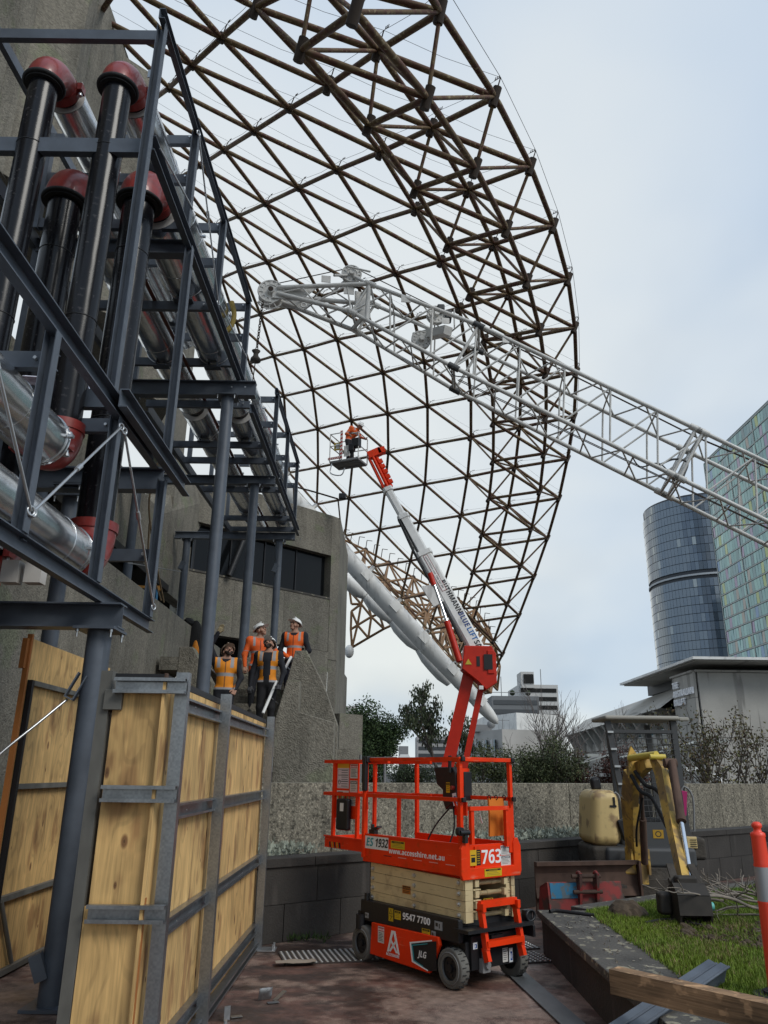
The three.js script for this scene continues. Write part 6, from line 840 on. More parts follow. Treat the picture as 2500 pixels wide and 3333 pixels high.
// pose: joints in metres, figure faces +z, feet at y = 0; lean bends the trunk, look tilts the face
function person(label, o, pos, turn) {
  const t = thing('person', label, 'person', null, pos, turn);
  const hip = o.hip || [0, 0.94, 0], ch = o.chest || [0, 1.3, 0], nk = o.neck || [0, 1.47, 0.0], hd = o.head || [0, 1.62, 0.03], sh = 0.19;
  const J = { lS: [ch[0] + sh, ch[1] + 0.12, ch[2]], rS: [ch[0] - sh, ch[1] + 0.12, ch[2]] };
  const aL = o.armL || [[0.28, 1.14, 0.0], [0.27, 0.9, 0.08]], aR = o.armR || [[-0.28, 1.14, 0.0], [-0.27, 0.9, 0.08]], lg = o.legs || [[0.1, 0.48, 0.02], [0.11, 0.07, -0.02], [-0.1, 0.48, 0.02], [-0.11, 0.07, -0.02]];
  const B = [[hip, [hip[0], hip[1] + 0.14, hip[2]], 0.145, 0.14, 1.2], [[hip[0], hip[1] + 0.12, hip[2]], ch, 0.14, 0.165, 1.15], [[ch[0] - 0.09, ch[1] + 0.04, ch[2]], [ch[0] + 0.09, ch[1] + 0.04, ch[2]], 0.14, 0.14, 1.15], [J.lS, J.rS, 0.085, 0.085], [ch, nk, 0.09, 0.062], [nk, hd, 0.058, 0.056]];
  for (const [S, [e, w]] of [[J.lS, aL], [J.rS, aR]]) B.push([S, e, 0.068, 0.052], [e, w, 0.05, 0.036]);
  B.push([[hip[0] + 0.085, hip[1] - 0.02, hip[2]], lg[0], 0.105, 0.072], [lg[0], lg[1], 0.07, 0.048], [[hip[0] - 0.085, hip[1] - 0.02, hip[2]], lg[2], 0.105, 0.072], [lg[2], lg[3], 0.07, 0.048]);
  for (const f of [lg[1], lg[3]]) B.push([[f[0], f[1] - 0.02, f[2] - 0.04], [f[0] * 1.1, f[1] - 0.025, f[2] + 0.16], 0.05, 0.04]);
  const body = sdfMesh(B, 0.015, 0.04);
  paint(body, (x, y, z) => y > nk[1] + 0.0 && Math.hypot(x - nk[0], z - nk[2]) < 0.12 ? skinC : y < 0.1 ? [0.02, 0.018, 0.015] : y < hip[1] - 0.0 && Math.abs(x - hip[0]) < 0.24 && !(Math.hypot(x - aL[1][0], y - aL[1][1]) < 0.12 || Math.hypot(x - aR[1][0], y - aR[1][1]) < 0.12) ? o.pants : o.top);
  // head on its own fine grid: skull, jaw, nose, brow, ears
  const lk = o.look || 0, hy = o.headYaw || 0, HM = MT(hd[0], hd[1], hd[2], hy, -lk);
  const hb = [[[0, 0.035, -0.01], [0, 0.03, 0.02], 0.082, 0.08], [[0, -0.04, 0.035], [0, -0.085, 0.06], 0.058, 0.034], [[0, 0.0, 0.085], [0, -0.028, 0.112], 0.012, 0.016], [[-0.035, 0.022, 0.078], [0.035, 0.022, 0.078], 0.016, 0.016], [[0.078, -0.005, 0.005], [0.085, -0.03, 0.0], 0.018, 0.012], [[-0.078, -0.005, 0.005], [-0.085, -0.03, 0.0], 0.018, 0.012], [[-0.018, -0.062, 0.088], [0.018, -0.062, 0.088], 0.01, 0.01], [[-0.05, -0.03, 0.05], [0.05, -0.03, 0.05], 0.03, 0.03]];
  const head = sdfMesh(hb, 0.005, 0.014, 0.02); paint(head, (x, y, z) => { const eye = Math.hypot(Math.abs(x) - 0.032, y + 0.002) < 0.011 && z > 0.06; if (eye) return [0.04, 0.03, 0.03]; if (o.beard && y < -0.035 && z > -0.02 && !(Math.hypot(x, y + 0.062) < 0.016)) return [0.03, 0.018, 0.012]; if (Math.abs(y - 0.02) < 0.007 && Math.abs(Math.abs(x) - 0.034) < 0.02 && z > 0.06) return [0.05, 0.03, 0.02]; if (Math.hypot(x * 0.7, y + 0.062) < 0.01 && z > 0.07) return [0.25, 0.09, 0.07]; if (y > 0.02 && z < 0.03) return [0.03, 0.02, 0.015]; return skinC; });
  head.applyMatrix4(HM);
  // hands: palm, four fingers of unequal length, thumb
  const hands = []; for (const [[e, w], s, curl, glove] of [[aL, 1, o.curlL ?? 0.9, o.gloveL], [aR, -1, o.curlR ?? 0.9, o.gloveR]]) {
    const d = P3(w).sub(P3(e)).normalize(), sx = V(0, 0, 1).cross(d).normalize().multiplyScalar(s * (d.y < 0 ? -1 : 1)); const pz = d.clone().cross(sx).normalize(); const M = new THREE.Matrix4().makeBasis(sx, d, sx.clone().cross(d)).setPosition(P3(w));
    const hbn = [[[0.018, 0.02, 0], [0.012, 0.085, 0], 0.026, 0.024], [[-0.016, 0.02, 0], [-0.02, 0.082, 0], 0.024, 0.022]]; [[0.03, 0.068], [0.01, 0.08], [-0.011, 0.074], [-0.03, 0.056]].forEach(([fx, l]) => { const k1 = [fx, 0.085 + l * 0.5 * Math.cos(curl * 0.6), l * 0.5 * Math.sin(curl * 0.6)], k2 = [fx, k1[1] + l * 0.5 * Math.cos(curl * 1.5), k1[2] + l * 0.5 * Math.sin(curl * 1.5)]; hbn.push([[fx, 0.085, 0], k1, 0.0105, 0.0095], [k1, k2, 0.0095, 0.0085]); }); hbn.push([[0.035, 0.03, 0.005], [0.062, 0.065, 0.02], 0.014, 0.011], [[0.062, 0.065, 0.02], [0.062, 0.095, 0.03], 0.011, 0.009]);
    const g = sdfMesh(hbn, 0.0045, 0.008, 0.012); paint(g, () => glove || skinC); hands.push(g.applyMatrix4(M));
  }
  const all = mergeGeometries([body, head, ...hands], false); const bm = new THREE.Mesh(all, cloth); bm.name = 'body'; bm.castShadow = bm.receiveShadow = true; t.add(bm);
  // vest or shirt: the trunk's own surface lifted by a centimetre
  if (o.vest) {
    const p = body.attributes.position, n = body.attributes.normal, P = [], Nn = [], Cc = []; const y0 = hip[1] - 0.02, y1 = ch[1] + 0.2;
    const along = (x, y, z) => (y - y0) / (y1 - y0);
    for (let i = 0; i < p.count; i += 3) { let ok = true; for (let k = 0; k < 3; k++) { const x = p.getX(i + k), y = p.getY(i + k), z = p.getZ(i + k), cx = hip[0] + (ch[0] - hip[0]) * cl((y - hip[1]) / 0.36), cz = hip[2] + (ch[2] - hip[2]) * cl((y - hip[1]) / 0.36); const lim = o.sleeves && y > ch[1] - 0.1 ? 0.42 : 0.2; if (y < y0 || y > y1 || Math.abs(x - cx) > lim || (Math.hypot(x - nk[0], z - nk[2] - 0.03) < 0.085 && y > ch[1] + 0.08)) ok = false; if (o.open && z > cz && Math.abs(x - cx) < 0.045 + 0.03 * cl((y - y0) * 2)) ok = false; } if (!ok) continue; for (let k = 0; k < 3; k++) { const x = p.getX(i + k), y = p.getY(i + k), z = p.getZ(i + k); P.push(x + n.getX(i + k) * 0.014, y + n.getY(i + k) * 0.01, z + n.getZ(i + k) * 0.014); Nn.push(n.getX(i + k), n.getY(i + k), n.getZ(i + k)); const v = along(x, y, z), cx = hip[0] + (ch[0] - hip[0]) * cl((y - hip[1]) / 0.36), tape = Math.abs(v - 0.46) < 0.045 || v < 0.07 || (Math.abs(Math.abs(x - cx) - 0.12) < 0.026 && v > 0.66); Cc.push(...(tape ? [0.3, 0.3, 0.31] : Math.abs(x - cx) < 0.006 && z > 0 ? [0.05, 0.02, 0.02] : o.vest)); } }
    const g = new THREE.BufferGeometry(); g.setAttribute('position', new THREE.Float32BufferAttribute(P, 3)); g.setAttribute('normal', new THREE.Float32BufferAttribute(Nn, 3)); g.setAttribute('color', new THREE.Float32BufferAttribute(Cc, 3)); g.setAttribute('uv', new THREE.Float32BufferAttribute(new Float32Array(P.length / 3 * 2), 2)); const m = new THREE.Mesh(g, std({ vertexColors: true, roughness: 0.7, side: THREE.DoubleSide })); m.name = o.sleeves ? 'shirt' : 'vest'; m.castShadow = m.receiveShadow = true; t.add(m);
  }
  // hard hat: dome, ridge, brim
  const dome = new THREE.SphereGeometry(0.118, 24, 12, 0, 6.283, 0, 1.62).scale(0.96, 0.92, 1.1); const brim = new THREE.TorusGeometry(0.122, 0.012, 6, 30).rotateX(Math.PI / 2).scale(0.97, 1, 1.12); const peak = new THREE.CylinderGeometry(0.12, 0.135, 0.012, 24, 1, false, -0.8, 1.6).scale(0.95, 1, 1.35).translate(0, -0.006, 0.02);
  const hatM = HM.clone().multiply(MT(0, 0.045, -0.008, 0, -0.1)); const hat = mesh('hard_hat', xf([dome, brim, peak, rbx(0.03, 0.02, 0.2, 0.008, 0, 0.105, -0.01)], hatM), std({ color: lin(...(o.hat || [0.72, 0.72, 0.7])), roughness: 0.4 }), t); if (o.under) mesh('hat_liner', xf([cyl(0.13, 0.012, 24, 0, -0.004, 0.012)], hatM), std({ color: lin(0.012, 0.012, 0.012), roughness: 0.8 }), hat);
  return t;
}
const navy = [0.008, 0.009, 0.014], pantsC = [0.011, 0.012, 0.017], yel = [0.72, 0.24, 0.008], ora = [0.78, 0.13, 0.012], grey = [0.05, 0.05, 0.055];
person('man with raised arm in yellow orange vest looking up on the stair', { top: navy, pants: pantsC, vest: yel, beard: true, look: 0.55, headYaw: 0.35, head: [0.02, 1.6, 0.0], armR: [[-0.3, 1.68, 0.08], [-0.17, 1.93, 0.12]], armL: [[0.28, 1.14, 0.02], [0.2, 0.92, 0.14]], curlR: 0.2, hat: [0.32, 0.24, 0.18], gloveR: [0.3, 0.24, 0.14] }, [-2.82, 2.33, -14.05], 0.12);
person('bearded man in open yellow vest holding the stair rail, front middle', { top: navy, pants: [0.008, 0.008, 0.01], vest: yel, open: true, beard: true, under: true, look: 0.62, headYaw: -0.25, head: [0, 1.61, 0.01], armL: [[0.3, 1.12, 0.02], [0.26, 0.88, 0.14]], armR: [[-0.28, 1.12, 0.0], [-0.3, 0.86, 0.05]], gloveL: grey, gloveR: grey }, [-2.1, 2.5, -14.35], -0.05);
person('person in orange shirt half hidden behind a grey column on the stair', { top: [0.62, 0.1, 0.012], pants: navy, vest: [0.74, 0.11, 0.012], sleeves: true, under: true, look: 0.4, headYaw: 0.9, armL: [[0.34, 1.2, 0.0], [0.4, 1.0, 0.12]] }, [-2.42, 2.9, -15.2], 0.3);
person('man in orange vest with clasped hands, topmost on the stair', { top: navy, pants: [0.014, 0.018, 0.035], vest: ora, look: 0.32, headYaw: -0.55, head: [0, 1.63, 0.02], armL: [[0.3, 1.12, 0.0], [0.04, 0.93, 0.2]], armR: [[-0.3, 1.12, 0.0], [-0.04, 0.93, 0.21]], gloveL: grey, gloveR: grey }, [-1.78, 3.08, -15.62], -0.1);
person('person hidden behind the hoarding with only a white hard hat showing', { top: navy, pants: pantsC, vest: ora, look: -0.2, hat: [0.75, 0.75, 0.72] }, [-3.2, 1.55, -12.4], 2.6);
person('worker in orange shirt leaning out of the lift basket high up', { top: [0.62, 0.1, 0.012], pants: [0.012, 0.012, 0.016], vest: [0.74, 0.11, 0.012], sleeves: true, hip: [0, 0.9, -0.05], chest: [0.06, 1.2, 0.14], neck: [0.1, 1.33, 0.26], head: [0.12, 1.43, 0.36], look: -0.7, armL: [[0.36, 1.12, 0.2], [0.3, 0.98, 0.42]], armR: [[-0.26, 1.06, 0.02], [-0.3, 0.96, 0.2]] }, [-1.28, 12.545, -25.95], 0.95);

// ---------- plywood hoarding ----------
{
  const h = thing('plywood_hoarding', 'plywood hoarding with galvanised posts and rails at lower left', 'hoarding');
  const P = (n, g, m) => mesh(n, g, m, h);
  const sheet = (g, k, du, dv) => { const m = mesh('plywood_sheet', g, plywood[k % 5], h, false); uvBox(m.geometry, du, dv); return m; };
  // right side: sheets stand on the ground, parallel to the path
  let z = -5.16; [1.2, 1.2, 1.16, 1.08].forEach((w, i) => { sheet(bx(0.018, 2.42, w - 0.008, -1.43 - rr(0, 0.004), 1.235, z - w / 2), i + 1, i * 0.43 + 0.1, i * 0.31); z -= w; });
  // front: two sheets and an orange timber edge
  sheet(bx(0.34, 1.32, 0.018, -1.605, 1.77, -5.235), 0, 0.33, 0.66); sheet(bx(0.36, 1.1, 0.018, -1.615, 0.552, -5.225), 3, 0.7, 0.1);
  P('edge_batten', bx(0.02, 1.15, 0.03, -1.43, 0.58, -5.2), orangeWood); P('top_cap', [bx(0.04, 0.045, 4.66, -1.44, 2.47, -7.48), bx(0.33, 0.045, 0.05, -1.6, 2.475, -5.2)], blackMetal);
  P('timber_end', bx(0.014, 0.05, 0.05, -1.425, 2.475, -5.17), rustySteel);
  const cs = secCl(0.055, 0.1, 0.004, 0.016), hat = secCl(0.05, 0.1, 0.004, 0.022);
  for (const pz of [-5.3, -6.82, -9.68]) { P('post', prof(secCl(0.085, 0.07, 0.004, 0.02), [-1.3, 0.02, pz], [-1.3, 2.52, pz], V(0, 0, 1)), galv); P('base_plate', [bx(0.2, 0.012, 0.2, -1.24, 0.012, pz), cyl(0.014, 0.06, 6, -1.17, 0.04, pz + 0.06), cyl(0.014, 0.06, 6, -1.17, 0.04, pz - 0.06)], zinc); }
  P('post', prof(secCl(0.075, 0.09, 0.004, 0.02), [-1.8, 0.02, -5.26], [-1.8, 2.52, -5.26], V(0, 0, 1)), galvOld); P('post_clamp', rbx(0.12, 0.13, 0.12, 0.004, -1.77, 2.33, -5.25), galvOld);
  for (const y of [2.33, 1.63, 0.93, 0.22]) { P('rail', prof(cs, [-1.42, y, -9.75], [-1.42, y, -5.42]), galv); for (let q = 0; q < 3; q++) P('screw', cyl(0.006, 0.006, 6, -1.362, y + 0.0, -5.8 - q * 1.3, 'x'), zinc); }
  for (const y of [2.42, 1.75, 1.07, 0.4]) P('rail', prof(hat.map(([a, b]) => [-a, b]).reverse(), [-1.76, y, -5.19], [-1.29, y, -5.19]).translate(0, 0, 0.0), galv);
  P('foot_channel', prof(secCl(0.07, 0.08, 0.003, 0.02), [-1.41, 0.06, -9.75], [-1.41, 0.06, -5.2]), galv);
  P('clip', [bx(0.05, 0.1, 0.004, -1.2, 0.06, -7.1, 0.5), bx(0.09, 0.004, 0.05, -1.14, 0.012, -7.2, 0.4)], galv);
}
{
  const h = thing('plywood_screen', 'taller plywood screen with black edge frame behind the nearest grey column', 'hoarding');
  const P = (n, g, m) => mesh(n, g, m, h); let z = -7.95;
  [1.2, 1.2].forEach((w, i) => { for (const [y0, y1, k] of [[0.72, 3.16, i], [0, 0.715, i + 1]]) { const m = mesh('plywood_sheet', bx(0.018, y1 - y0, w - 0.006, -3.62, (y0 + y1) / 2, z - w / 2), plywood[k % 5], h, false); uvBox(m.geometry, i * 0.6 + 0.25, k * 0.37); } z -= w; });
  P('edge_batten', [bx(0.05, 3.2, 0.04, -3.62, 1.6, -7.92), bx(0.05, 0.3, 0.05, -3.64, 3.0, -7.87)], orangeWood); for (const q of [-8.0, -10.1]) P('frame_post', bx(0.05, 2.75, 0.05, -3.58, 1.37, q), blackMetal);
  for (const y of [2.72, 1.72, 0.71, 0.05]) P('rail', prof(secR(0.05, 0.05), [-3.58, y, -10.3], [-3.58, y, -8.03]), galvOld); P('brace', rod([-3.57, 0.72, -8.05], [-3.57, 0.1, -8.5], 0.022, 6), galvOld); P('brace', rod([-3.2, 0.05, -9.6], [-3.55, 1.7, -9.8], 0.024, 8), galvOld);
  P('pole', [rod([-2.42, 0, -9.0], [-2.5, 2.75, -9.1], 0.024, 8), rod([-2.42, 0.9, -9.0], [-2.2, 1.3, -8.8], 0.022, 8)], galvOld);
}
solo('bracket_offcut', [bx(0.12, 0.1, 0.004, -0.98, 0.055, -7.7, 0.5, 0.3), bx(0.1, 0.004, 0.05, -0.9, 0.01, -7.62, 0.4), bx(0.14, 0.004, 0.045, -0.86, 0.03, -7.75, 0.9, 0, 0.4)], galv, 'small bent galvanised bracket lying at the foot of the hoarding', 'bracket');
solo('cardboard_scrap', [(() => { const g = new THREE.PlaneGeometry(0.42, 0.16, 10, 4), p = g.attributes.position; for (let i = 0; i < p.count; i++) p.setZ(i, 0.02 + 0.03 * fbm(p.getX(i) * 9 + 5, p.getY(i) * 9 + 5, 64, 3, 4)); g.computeVertexNormals(); return g.rotateX(-Math.PI / 2).rotateY(0.2).translate(-0.85, 0.005, -9.0); })()], std({ color: lin(0.3, 0.25, 0.2), roughness: 0.9, side: THREE.DoubleSide }), 'flattened dirty cardboard scrap beside the studded pad', 'cardboard');

// ---------- lawn side: bollard, timber, purlins ----------
{
  const t = thing('traffic_bollard', 'orange plastic bollard with a grey reflective band on the lawn', 'bollard', null, [2.78, 0.42, -6.1], 0);
  mesh('base', [cyl(0.2, 0.045, 8, 0, 0.03, 0, 'y', 0.17), cyl(0.1, 0.03, 16, 0, 0.06, 0)], std({ color: lin(0.02, 0.02, 0.021), roughness: 0.9 }), t);
  mesh('post', new THREE.LatheGeometry([[0.06, 0.05], [0.066, 0.06], [0.058, 0.62], [0.062, 0.63], [0.056, 0.64], [0.053, 0.86], [0.058, 0.87], [0.052, 0.89], [0.049, 1.06], [0.053, 1.07], [0.05, 1.09], [0.03, 1.1], [0.025, 1.12], [0.036, 1.13], [0.036, 1.15], [0.02, 1.165], [0.001, 1.167]].map((p) => new THREE.Vector2(...p)), 26), bollardOrange, t);
  mesh('reflective_band', new THREE.CylinderGeometry(0.0545, 0.0585, 0.225, 26, 1, true).translate(0, 0.75, 0), bandSilver, t);
  mesh('tape_arm', [prof(secR(0.03, 0.07), [0.03, 1.07, 0], [0.5, 1.0, 0.1])], rubber, t);
}
{
  const t = thing('timber_beam', 'rough sawn timber beam laid across the steel purlins', 'timber'); const g = new THREE.BoxGeometry(1.5, 0.14, 0.12, 40, 6, 6), p = g.attributes.position;
  for (let i = 0; i < p.count; i++) { const n = fbm(p.getX(i) * 9 + 40, p.getY(i) * 30 + p.getZ(i) * 30 + 40, 512, 3, 4) - 0.5; p.setXYZ(i, p.getX(i) + n * 0.006, p.getY(i) * (1 + n * 0.05), p.getZ(i) * (1 + n * 0.05)); } g.computeVertexNormals(); g.translate(0.75, 0, 0);
  g.rotateY(-0.86); mesh('beam', g.translate(1.52, 0.655, -5.62), timber, t);
}
[[0, 'left'], [0.14, 'right']].forEach(([o], i) => { const t = thing('steel_purlin', i ? 'grey steel purlin under the timber beam, nearer the lawn' : 'grey steel purlin under the timber beam, nearer the paving', 'purlin', 'purlins under the timber'); const a = V(1.05 + o * 0.35, 0.3, -5.12 + o * 0.7), b = V(2.5 + o * 0.35, 0.53, -6.5 + o * 0.7); mesh('web', prof(secCl(0.05, 0.12, 0.004, 0.02), a, b, V(0.3, 1.0, 0.2)), steel, t); mesh('rib', rod(a.clone().add(V(0.02, 0.05, 0.02)), b.clone().add(V(0.02, 0.05, 0.02)), 0.01, 5), steel, t); });
// branches and clods by the digger
{
  reseed(909); const wood = std({ map: tex(128, (u, v) => S3(0.2, 0.17, 0.14, 0.6 + 0.8 * fbm(u * 6, v * 6, 6, 3, 861)), 0.3), roughness: 0.95 });
  for (let k = 0; k < 9; k++) {
    const g = [], twig = (a, d, l, r, depth) => { const pts = [a.clone()]; let c = a.clone(), dd = d.clone(); for (let i = 0; i < 4; i++) { dd.add(V(rr(-0.3, 0.3), rr(-0.22, 0.26), rr(-0.3, 0.3))).normalize(); c = c.clone().addScaledVector(dd, l / 4); c.y = Math.max(0.44, c.y); pts.push(c); } g.push(pipe(pts, r, 5, 10)); if (depth > 0) for (let i = 1; i < 5; i++) if (rnd() < 0.85) twig(pts[i], dd.clone().add(V(rr(-1, 1), rr(-0.3, 0.6), rr(-1, 1))).normalize(), l * 0.55, r * 0.55, depth - 1); };
    twig(V(rr(4.0, 4.9), rr(0.48, 0.6), rr(-10.0, -8.9)), V(rr(-1, -0.2), rr(-0.1, 0.25), rr(-0.5, 0.6)).normalize(), rr(0.5, 0.95), rr(0.009, 0.017), 2); mesh('cut_branch', g, wood).userData = { label: 'bare cut branch in the tangled pile behind the orange bollard', category: 'branch', group: 'cut branches piled on the lawn' };
  }
  const soil = std({ map: tex(128, (u, v) => S3(0.07, 0.05, 0.032, 0.5 + 1.0 * fbm(u * 9, v * 9, 9, 4, 871)), 0.3), roughness: 1 });
  const clod = (x, z, r, s) => { const g = new THREE.IcosahedronGeometry(r, 3), p = g.attributes.position; for (let i = 0; i < p.count; i++) { const n = 0.65 + 0.8 * fbm(p.getX(i) / r * 2 + 20 + s, p.getY(i) / r * 2 + p.getZ(i) / r * 1.7 + 20, 512, 4, 6); p.setXYZ(i, p.getX(i) * n, p.getY(i) * n * 0.75, p.getZ(i) * n); } g.computeVertexNormals(); return g.translate(x, 0.44, z); };
  solo('turf_clod', clod(2.72, -9.35, 0.19, 1), soil, 'large torn clod of turf left of the excavator bucket', 'clod');
  const cl2 = []; for (let i = 0; i < 90; i++) { const a = rr(0, 6.28), q = Math.sqrt(rnd()); cl2.push(clod(3.75 + Math.cos(a) * q * 0.85, -8.35 + Math.sin(a) * q * 0.65, rr(0.015, 0.06), i)); } tag(mesh('loose_soil', cl2, soil), 'loose crumbled soil dug up around the excavator bucket', 'soil', null, 'stuff');
  tag(leafCloud('dry_straw', 2600, (d) => { const a = rr(0, 6.28), q = Math.sqrt(rnd()) * 1.15; d.position.set(3.8 + Math.cos(a) * q * 0.95, 0.43 + rr(0, 0.05), -8.35 + Math.sin(a) * q * 0.75); d.scale.set(0.006, rr(0.05, 0.12), 0.01); d.rotation.set(rr(-1.9, -1.1), rr(0, 6.28), rr(-0.4, 0.4)); }, leafMatt, null, (c) => { const k = rr(0.5, 1.2); c.setRGB(0.17 * k, 0.125 * k, 0.06 * k); }), 'dry torn grass scattered over the dug lawn', 'straw', null, 'stuff');
  solo('black_hose', pipe([[2.35, 0.45, -9.3], [2.0, 0.455, -9.55], [1.9, 0.455, -9.5]], 0.02, 8), rubber, 'short dark hose end lying on the far coping corner', 'hose');
  solo('long_hose', pipe([[2.75, 0.46, -8.85], [3.05, 0.47, -9.0], [3.3, 0.46, -8.75]], 0.015, 6), rubber, 'black hose lying in the grass beside the bucket', 'hose');
  // litter leaves on the coping
  tag(leafCloud('fallen_leaves', 70, (d) => { d.position.set(rr(1.9, 2.34), 0.443, rr(-9.4, -6.2)); d.scale.set(0.03, rr(0.03, 0.05), 0.02); d.rotation.set(-1.52, rr(0, 6.28), 0); }, leafMatt, null, (c) => { const k = rr(0.5, 1.2); c.setRGB(0.4 * k, 0.36 * k, 0.28 * k); }), 'pale fallen leaves on the stone coping', 'leaves', null, 'stuff');
  tag(leafCloud('weeds', 260, (d, i) => { const b = [[-0.85, -10.2], [0.4, -11.0], [1.75, -12.2]][i % 3]; d.position.set(b[0] + rr(-0.2, 0.25), rr(0.0, 0.04), b[1] + rr(-0.05, 0.16)); d.scale.set(0.02, rr(0.04, 0.12), 0.02); d.rotation.set(rr(-0.9, 0.9), rr(0, 6.28), rr(-0.9, 0.9)); }, leafMatt, null, (c) => { const k = rr(0.6, 1.2); c.setRGB(0.05 * k, 0.09 * k, 0.02 * k); }), 'small green weeds at the foot of the planter wall', 'weeds', null, 'stuff');
}

{
  const t = thing('roof_railing', 'thin dark railing with a small floodlight on the roof edge of the window front', 'railing');
  mesh('rail', pipe([[-3.7, 12.87, -29.3], [-2.88, 12.65, -29.3], [-1.87, 12.35, -29.3]], 0.035, 6, 12), rustDark, t); mesh('post', rod([-1.87, 12.35, -29.3], [-1.76, 11.49, -29.3], 0.035, 6), rustDark, t); mesh('post', rod([-3.7, 12.87, -29.3], [-3.64, 12.11, -29.3], 0.035, 6), rustDark, t); mesh('floodlight', rbx(0.3, 0.24, 0.2, 0.04, -1.69, 12.46, -29.3), blackMetal, t);
}

// ---------- concrete ballet building ----------
{
  const b = thing('ballet_building', 'concrete building with flat projecting roof and white wall lettering', 'building'); const X = 22.1;
  const P = (n, g, m = balletConc, par = b) => mesh(n, g, m, par);
  P('core', [bx(21, 8.6, 30, X + 14.3, 4.3, -70.4), bx(24, 4.6, 34, X + 12.2, 2.3, -76)], balletConc);
  // corner block panels, side face and front face
  for (let j = 0; j < 5; j++) for (let i = 0; i < 2; i++) { const m = P('panel', rbx(0.2, 1.76, 2.03, 0.02, X - 0.02, 0.9 + j * 1.78, -56.05 - i * 2.06)); uvBox(m.geometry, i * 3.1 + j, j * 2.3); }
  for (let i = 0; i < 3; i++) for (let j = 0; j < 2; j++) { const m = P('panel', rbx(7.56, 4.4, 0.2, 0.02, X + 3.95 + i * 7.6, 2.22 + j * 4.43, -55.0)); uvBox(m.geometry, i * 2.7 + j * 4, j * 1.3); }
  P('parapet_cap', [bx(24, 0.14, 0.4, X + 12, 8.94, -54.95), bx(0.4, 0.14, 4.2, X - 0.02, 8.94, -57.2)]);
  // wing: sloping concrete roof slab, windows under it, tapering fins
  P('wing_roof', [quad([X - 1.2, 6.7, -59.2], [X - 1.2, 6.0, -92], [X + 1.6, 7.9, -92], [X + 1.6, 8.7, -59.2]), quad([X + 1.6, 8.7, -59.2], [X + 1.6, 7.9, -92], [X + 6, 7.9, -92], [X + 6, 8.7, -59.2]), quad([X - 1.2, 6.7, -59.2], [X + 0.4, 6.55, -59.2], [X + 0.4, 5.85, -92], [X - 1.2, 6.0, -92])]);
  P('wing_sill', [bx(0.5, 0.7, 33, X + 0.35, 4.55, -75.7), bx(0.4, 4.2, 33, X + 0.9, 2.1, -75.7)]);
  for (let i = 0; i < 11; i++) { const z = -61.0 - i * 2.9; P('fin', ext([[-1.25, 2.1], [0.5, 2.1], [0.5, 0], [0.1, 0], [-0.5, 0.9]], 0.42).translate(X, 4.6 - i * 0.06, z - 0.2)); const w = P('window', bx(0.06, 1.55 - i * 0.03, 2.3, X + 0.36, 5.7 - i * 0.05, z - 1.5), phy({ color: lin(0.1, 0.2, 0.22), roughness: 0.08, clearcoat: 1 })); P('window_frame', [bx(0.08, 0.07, 2.3, X + 0.3, 5.35, z - 1.5), bx(0.08, 0.07, 2.3, X + 0.3, 4.98, z - 1.5), bx(0.08, 1.5, 0.07, X + 0.3, 5.65, z - 1.5), bx(0.08, 1.0, 0.06, X + 0.28, 5.2, z - 0.9)], whitePlain, w); }
  for (let i = 0; i < 6; i++) P('lower_window', bx(0.08, 1.5, 2.0, X + 0.68, 2.6, -62.5 - i * 4.8), glassDark);
  P('clerestory', bx(20, 0.9, 14, X + 12, 9.15, -64), darkGrey);
  P('canopy_roof', slab([[21.3, -53], [21.3, -70], [60, -70], [60, -53]], 9.5, 9.68), whitePaint); P('canopy_soffit', slab([[21.6, -53.3], [21.6, -69.7], [60, -69.7], [60, -53.3]], 9.4, 9.499), balletConc);
  let ly = 8.02; for (const s of ['THE', 'AUSTRALIAN', 'BALLET']) { const g = letters(s, 0.46, 0.12); g.rotateY(-Math.PI / 2); const w = g; w.computeBoundingBox(); P('lettering', g.translate(X - 0.16, ly, -58.85), std({ color: lin(0.85, 0.85, 0.87), roughness: 0.4 })); ly -= 0.62; }
}
